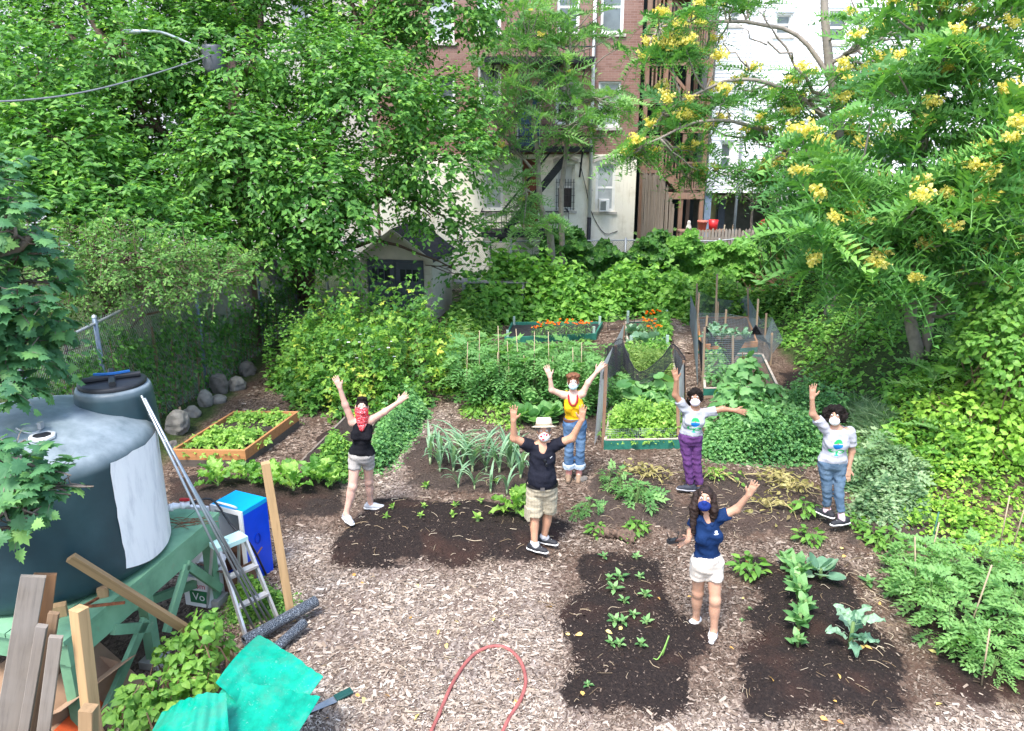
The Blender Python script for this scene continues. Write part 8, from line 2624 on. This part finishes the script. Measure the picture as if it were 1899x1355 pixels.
MB().lathe([(.0, .088), (.045, .092), (.075, .104), (.088, .09), (.097, .02), (.1, .0), (.145, -.012), (.15, -.006), (.105, .008)], hc, 36, M=HMx * [1, 1.12, 1]).build('crown', straw, hat, True)
MB().lathe([(.1005, .004), (.1025, .004), (.1, .034), (.098, .034)], hc, 36, M=HMx * [1, 1.12, 1]).build('hat_band', cloth('tan_band', (.3, .24, .17)), hat, True)
hair_cap(q, plain('grey_hair', (.16, .14, .13), .6), r=(.079, .1, .1), rough=None or (.003, .02), fringe=.05)
mm = mask(q, print_mat('mask_red_spots', (.78, .77, .76), [(-.03, .02, .012, .012, (.6, .02, .04)), (.035, .005, .013, .015, (.6, .02, .04)), (.012, -.03, .015, .012, (.6, .02, .04)), (.0, .03, .012, .01, (.5, .05, .2)), (-.005, .0, .006, .012, (.5, .5, .55)), (-.03, -.02, .008, .008, (.45, .5, .5)), (.04, -.03, .006, .01, (.5, .35, .4))],
          q['hd'] + q['look'] * .1 - q['up'] * .05 - q['base'], X_, U_), w=.063)
sg_ = thing('sunglasses', 'black folded sunglasses hooked on a black tee below the neckline', 'sunglasses', n + np.array([.02, -.16, -.16]))
gl = plain('sunglass_black', (.01, .012, .016), .15, bump=0)
o_ = n + np.array([.025, -.155, -.15])
for k in (0, 1):
    MB().lathe([(0, -.004), (.02, -.004), (.023, 0), (.02, .004), (0, .004)], o_ + [.02 * k, 0, -.048 * k], 14, M=np.array([[.8, .3, 0], [0, .0, 1.], [-.4, 1.0, 0]])).build('lens', gl, sg_, True)
MB().tube([o_ + [-.005, 0, .03], o_ + [0, -.005, 0], o_ + [.03, -.006, -.07]], .004, 5).build('temple', gl, sg_)
for s_, t in (('L', (1014, 1036)), ('R', (1036, 1021))):
    shoe(q, s_, G(*t), black_sh, pale_sole)
    a = P['an' + s_]; f = P['foot' + s_] + np.array([0, 0, .07])
    garment(q, 'sock', cloth('grey_sock', (.45, .45, .47)), [('cap', a + (a - f) * .25, f, .048, .048, .0)], vox=.008, rough=(.002, .03))

# --- woman in mustard tank top
q = person('person in mustard tank top and rolled jeans with both arms raised, beside the netted cage', 10.6, {
    'top': (1063, 694, .03), 'head': (1063, 708, 0), 'chin': (1063, 720, -.04), 'neck': (1062, 730, 0), 'shL': (1044, 732, 0), 'shR': (1080, 730, 0),
    'elL': (1023, 723, -.05), 'wrL': (1020, 699, -.08), 'tipL': (1012, 676, -.08), 'elR': (1091, 709, -.02), 'wrR': (1107, 689, -.05), 'tipR': (1122, 671, -.06),
    'hipL': (1055, 789, 0), 'hipR': (1077, 789, 0), 'knL': (1055, 834, -.02), 'knR': (1076, 834, -.02), 'anL': (1055, 874, 0), 'anR': (1074, 874, 0),
    'footL': (1054, 888, -.02), 'footR': (1073, 890, -.04)}, skinmat('skin_pale', (.62, .4, .31)), leg=.75)
n, P = q['P']['neck'], q['P']
tp = [p for p in top_prims(q, .008) if p[0] == 'ell']
for s_ in 'LR':
    tp.append(('cap', P['sh' + s_] * .62 + n * .38 + [0, .02, .028], P['sh' + s_] * .5 + n * .5 + [0, -.05, -.14], .028, .05, .02))
ncut = [('ell', n + np.array([0, -.07, -.03]), (.058, .085, .1)), ('ell', n + np.array([0, 0, .06]), (.08, .08, .08))]
ncut += [('ell', P['sh' + s_] + np.array([(.05 if s_ == 'R' else -.05) * .9, 0, -.02]), (.062, .12, .11)) for s_ in 'LR']
garment(q, 'tank_top', cloth('mustard_jersey', (.66, .36, .01), .06), tp, [(q['pel'] + q['T'][:, 2] * .07, -q['T'][:, 2])], ncut)
trim = MB()
nk = [n + np.array(a) for a in ((-.062, .03, .02), (-.064, -.06, -.01), (-.058, -.106, -.07), (-.03, -.13, -.118), (0, -.134, -.13), (.03, -.13, -.118), (.058, -.106, -.07), (.064, -.06, -.01), (.062, .03, .02))]
trim.tube(path3(nk, 26), .0125, 6)
trim.build('neck_trim', cloth('maroon_trim', (.3, .02, .035)), q['root'], True)
garment(q, 'jeans', denim('blue_denim', (.045, .1, .2), (.2, .3, .42)), leg_prims(q, 1.68, (.088, .066, .07)), [(q['waist'] - q['T'][:, 2] * .01, q['T'][:, 2])])
for s_ in 'LR':
    k_, a_ = P['kn' + s_], P['an' + s_]
    garment(q, 'jeans_cuff', denim('cuff_denim', (.35, .43, .52), (.5, .56, .62)), [('cap', k_ + (a_ - k_) * .62, k_ + (a_ - k_) * .82, .09, .09, .0, True, True)], vox=.009, rough=(.002, .04))
    garment(q, 'sock', cloth('pink_sock', (.6, .28, .24)), [('cap', k_ + (a_ - k_) * .75, a_ + [0, 0, -.03], .046, .046, .0)], vox=.009, rough=(.001, .03))
    shoe(q, s_, G(1053 if s_ == 'L' else 1071, 905), plain('tan_suede', (.24, .16, .105), .85), plain('dark_sole', (.1, .07, .05), .8), boot=.07, name='ankle_boot')
bz = q['waist'] - q['T'][:, 2] * .035
blt = MB().lathe([(1, -.018), (1.03, -.018), (1.03, .018), (1, .018)], (0, 0, 0), 28)
blt.v = [(np.vstack(blt.v) * [.157, .118, 1]) @ q['T'].T + bz]
blt.build('belt', plain('brown_leather', (.15, .055, .03), .5), q['root'])
pr = [('ell', q['hd'] + q['HM'] @ np.array(c), (.03, .03, .03)) for c in [(np.cos(a) * .07, -.01 + np.sin(a * 3) * .03, .085 + .02 * np.sin(a)) for a in np.linspace(0, 6.28, 16)] + [(x, .062, .098 + abs(x) * -.3) for x in (-.05, -.02, .015, .05)]]
hair_cap(q, brown_hair, pr, rough=(.006, .015), fringe=.03)
brows(q, brown_hair)
mask(q, cloth('surgical_mask', (.5, .68, .7), .05))

# --- woman in black tank top with red bandana
q = person('person in black tank top and grey shorts with red bandana over the face', 9.35, {
    'top': (673, 740, .03), 'head': (671, 755, 0), 'chin': (672, 770, -.05), 'neck': (673, 777, 0), 'shL': (654, 783, 0), 'shR': (688, 779, 0),
    'elL': (640, 750, -.03), 'wrL': (630, 718, -.06), 'tipL': (621, 698, -.07), 'elR': (714, 763, -.02), 'wrR': (740, 745, -.05), 'tipR': (756, 730, -.06),
    'hipL': (659, 846, 0), 'hipR': (682, 845, .02), 'knL': (654, 902, -.1), 'knR': (684, 892, .12), 'anL': (642, 952, -.17), 'anR': (687, 934, .2),
    'footL': (645, 966, -.2), 'footR': (692, 943, .2)}, skinmat('skin_rose', (.6, .37, .29)))
n, P = q['P']['neck'], q['P']
tp = [p for p in top_prims(q, .013, flare=.012) if p[0] == 'ell']
for s_ in 'LR':
    tp.append(('cap', P['sh' + s_] * .66 + n * .34 + [0, .02, .02], P['sh' + s_] * .55 + n * .45 + [0, -.04, -.14], .034, .06, .025))
ncut = [('ell', n + np.array([0, -.07, -.01]), (.06, .08, .1)), ('ell', n + np.array([0, 0, .06]), (.08, .08, .08))]
ncut += [('ell', P['sh' + s_] + np.array([(.06 if s_ == 'R' else -.06) * .9, 0, -.02]), (.062, .12, .12)) for s_ in 'LR']
garment(q, 'tank_top', cloth('black_jersey', (.008, .008, .011), .2), tp, [(q['pel'] + q['T'][:, 2] * .03, -q['T'][:, 2])], ncut)
garment(q, 'shorts', cloth('grey_jersey', (.33, .31, .29), .08), leg_prims(q, .42, (.09, .086)), [(q['waist'] - q['T'][:, 2] * .06, q['T'][:, 2])])
hair_cap(q, dark_hair, [('ell', q['hd'] + q['HM'] @ np.array(c), (.03, .03, .025)) for c in ((-.04, .03, .11), (0, .045, .115), (.04, .03, .11), (0, 0, .12), (-.03, -.04, .11), (.03, -.04, .11))], r=(.078, .098, .104), rough=(.003, .012), fringe=.055)
brows(q, dark_hair)
bd = NT('bandana')
vv = bd.n('TexVoronoi'); vv.inputs['Scale'].default_value = 38; bd.l(bd.tc(1), vv.inputs['Vector'])
bcol = bd.mix(bd.ramp(vv.outputs['Distance'], [(.16, 1.0), (.24, 0.0)]), (.55, .012, .025), (.75, .6, .6))
w2 = bd.noise(bd.tc(1), 24, 2, .5, 2.0)
bcol = bd.mix(bd.ramp(w2, [(.47, 0.0), (.5, .7), (.53, 0.0)]), bcol, (.75, .55, .55))
bandm = bd.base(bcol, .8, 0, .2)
hd, L_, U_ = q['hd'], q['look'], q['up']
c = hd + L_ * .045 - U_ * .05
garment(q, 'bandana', bandm, [('ell', c, (.075, .068, .066), q['HM'], .02), ('cap', hd - U_ * .06, n + np.array([0, -.02, .01]), .07, .078, .04), ('cap', c, n + np.array([.0, -.1, -.09]), .06, .035, .05)],
        [(hd + U_ * .0, U_)], vox=.0075, rough=(.006, .05))
for s_, t in (('L', (653, 978)), ('R', (722, 947))):
    shoe(q, s_, G(*t), grey_sh, pale_sole)

# --- woman in grey printed tee and purple trousers
GRN, BLU = (.03, .45, .12), (.01, .15, .42)
def emblem(k, u0=0.0, v0=0.0):
    g, b = GRN, BLU
    sh = [(0, .02, .092, .085, (.35, .6, .45), 'arc', .8), (0, .012, .055, .055, g, 'above', .05), (0, .016, .007, .012, (.25, .12, .05)), (0, .008, .06, .062, b, 'below', -.04), (-.05, -.075, .042, .03, g), (-.04, -.07, .028, .02, (.62, .64, .66)),
          (.052, -.085, .05, .026, g), (.045, -.088, .03, .014, (.62, .64, .66)), (.0, -.105, .012, .022, (.02, .35, .15)), (0, -.13, .028, .008, (.02, .3, .25))]
    return [(u0 + a * k, v0 + b_ * k, c * k, d * k, *r_) for a, b_, c, d, *r_ in sh]
q = person('person in grey printed tee and purple trousers with arms spread', 10.1, {
    'top': (1289, 723, .04), 'head': (1289, 737, 0), 'chin': (1290, 751, -.05), 'neck': (1289, 758, 0), 'shL': (1271, 759, 0), 'shR': (1309, 765, 0),
    'elL': (1252, 732, -.02), 'wrL': (1254, 704, -.06), 'tipL': (1250, 682, -.06), 'elR': (1340, 758, -.03), 'wrR': (1364, 761, -.06), 'tipR': (1386, 765, -.06),
    'hipL': (1270, 812, 0), 'hipR': (1291, 812, 0), 'knL': (1275, 856, -.02), 'knR': (1291, 856, 0), 'anL': (1280, 897, .0), 'anR': (1297, 899, .0),
    'footL': (1276, 909, -.02), 'footR': (1297, 911, -.02)}, skinmat('skin_brown', (.36, .19, .115)), leg=.75)
n, P = q['P']['neck'], q['P']
cc = q['chest'] - q['base']
garment(q, 'printed_tee', print_mat('grey_tee_print', (.33, .34, .37), emblem(1.05), cc + np.array([-.005, -.1, -.02]), q['T'][:, 0], q['T'][:, 2]), top_prims(q, .016, .62), [(q['pel'] + q['T'][:, 2] * .05, -q['T'][:, 2])], [('ell', n + np.array([0, -.03, .035]), (.062, .075, .055))])
garment(q, 'trousers', cloth('purple_twill', (.105, .04, .14), .12, wr=.7), leg_prims(q, 1.95, (.088, .066, .058)), [(q['waist'] - q['T'][:, 2] * .06, q['T'][:, 2])])
rr = np.random.default_rng(3)
pr = []
for k in range(70):
    d = rdir(1, -.55, 1, rr)[0]
    if d[1] > .35 and d[2] < .55: continue
    pr.append(('ell', q['hd'] + q['HM'] @ (d * [.092, .1, .105]) + q['up'] * .012, (.024, .024, .024)))
pr.append(('ell', q['hd'] - q['look'] * .09 + q['HX'] * .05 - q['up'] * .05, (.07, .06, .07)))
hair_cap(q, dark_hair, pr, rough=(.005, .012), fringe=.045)
brows(q, dark_hair)
mask(q, cloth('pink_white_mask', (.75, .66, .73), .08), w=.064, h=.058)
for s_, t in (('L', (1258, 914)), ('R', (1296, 925))):
    shoe(q, s_, G(*t), plain('navy_shoe', (.025, .03, .045), .7), plain('grey_sole', (.4, .4, .42), .7))

# --- woman with curly hair
q = person('person with big curly black hair in grey printed tee and blue jeans, one hand up', 9.05, {
    'top': (1549, 755, .03), 'head': (1548, 771, 0), 'chin': (1548, 786, -.05), 'neck': (1553, 793, 0), 'shL': (1532, 796, 0), 'shR': (1576, 800, 0),
    'elL': (1507, 767, -.03), 'wrL': (1506, 738, -.06), 'tipL': (1508, 710, -.07), 'elR': (1580, 836, .02), 'wrR': (1574, 869, -.03), 'tipR': (1570, 890, -.06),
    'hipL': (1530, 857, 0), 'hipR': (1557, 857, 0), 'knL': (1534, 904, .0), 'knR': (1556, 911, -.05), 'anL': (1534, 944, .05), 'anR': (1560, 955, -.1),
    'footL': (1531, 956, .04), 'footR': (1560, 972, -.12)}, skinmat('skin_olive', (.44, .25, .165)), leg=.7)
n, P = q['P']['neck'], q['P']
cc = q['chest'] - q['base']
garment(q, 'printed_tee', print_mat('pale_tee_print', (.37, .37, .41), emblem(1.05), cc + np.array([-.02, -.1, -.03]), q['T'][:, 0], q['T'][:, 2]), top_prims(q, .018, .68), [(q['pel'] + q['T'][:, 2] * .0, -q['T'][:, 2])], [('ell', n + np.array([0, -.03, .035]), (.062, .075, .055))])
garment(q, 'jeans', denim('slate_denim', (.075, .125, .19), (.17, .24, .32)), leg_prims(q, 1.82, (.09, .062, .05)), [(q['waist'] - q['T'][:, 2] * .06, q['T'][:, 2])])
pr = []
for k in range(170):
    d = rdir(1, -.75, 1, rr)[0]
    if d[1] > .3 and d[2] < .5: continue
    pr.append(('ell', q['hd'] + q['HM'] @ (d * [.135, .12, .125] * rr.uniform(.72, 1.03)) + q['up'] * .005, (.026, .026, .026)))
hair_cap(q, dark_hair, pr, r=(.1, .11, .112), rough=(.006, .012), fringe=.045)
brows(q, dark_hair)
mask(q, cloth('white_respirator', (.78, .77, .76), .03, wr=.1), w=.062, h=.056)
for s_, t in (('L', (1514, 965)), ('R', (1552, 990))):
    shoe(q, s_, G(*t), black_sh, pale_sole)
    a = P['an' + s_]; f = P['foot' + s_] + np.array([0, 0, .07])
    garment(q, 'sock', cloth('pink_stripe_sock', (.6, .45, .5)), [('cap', a + (a - f) * .3, f, .044, .044, .0)], vox=.008, rough=(.002, .03))
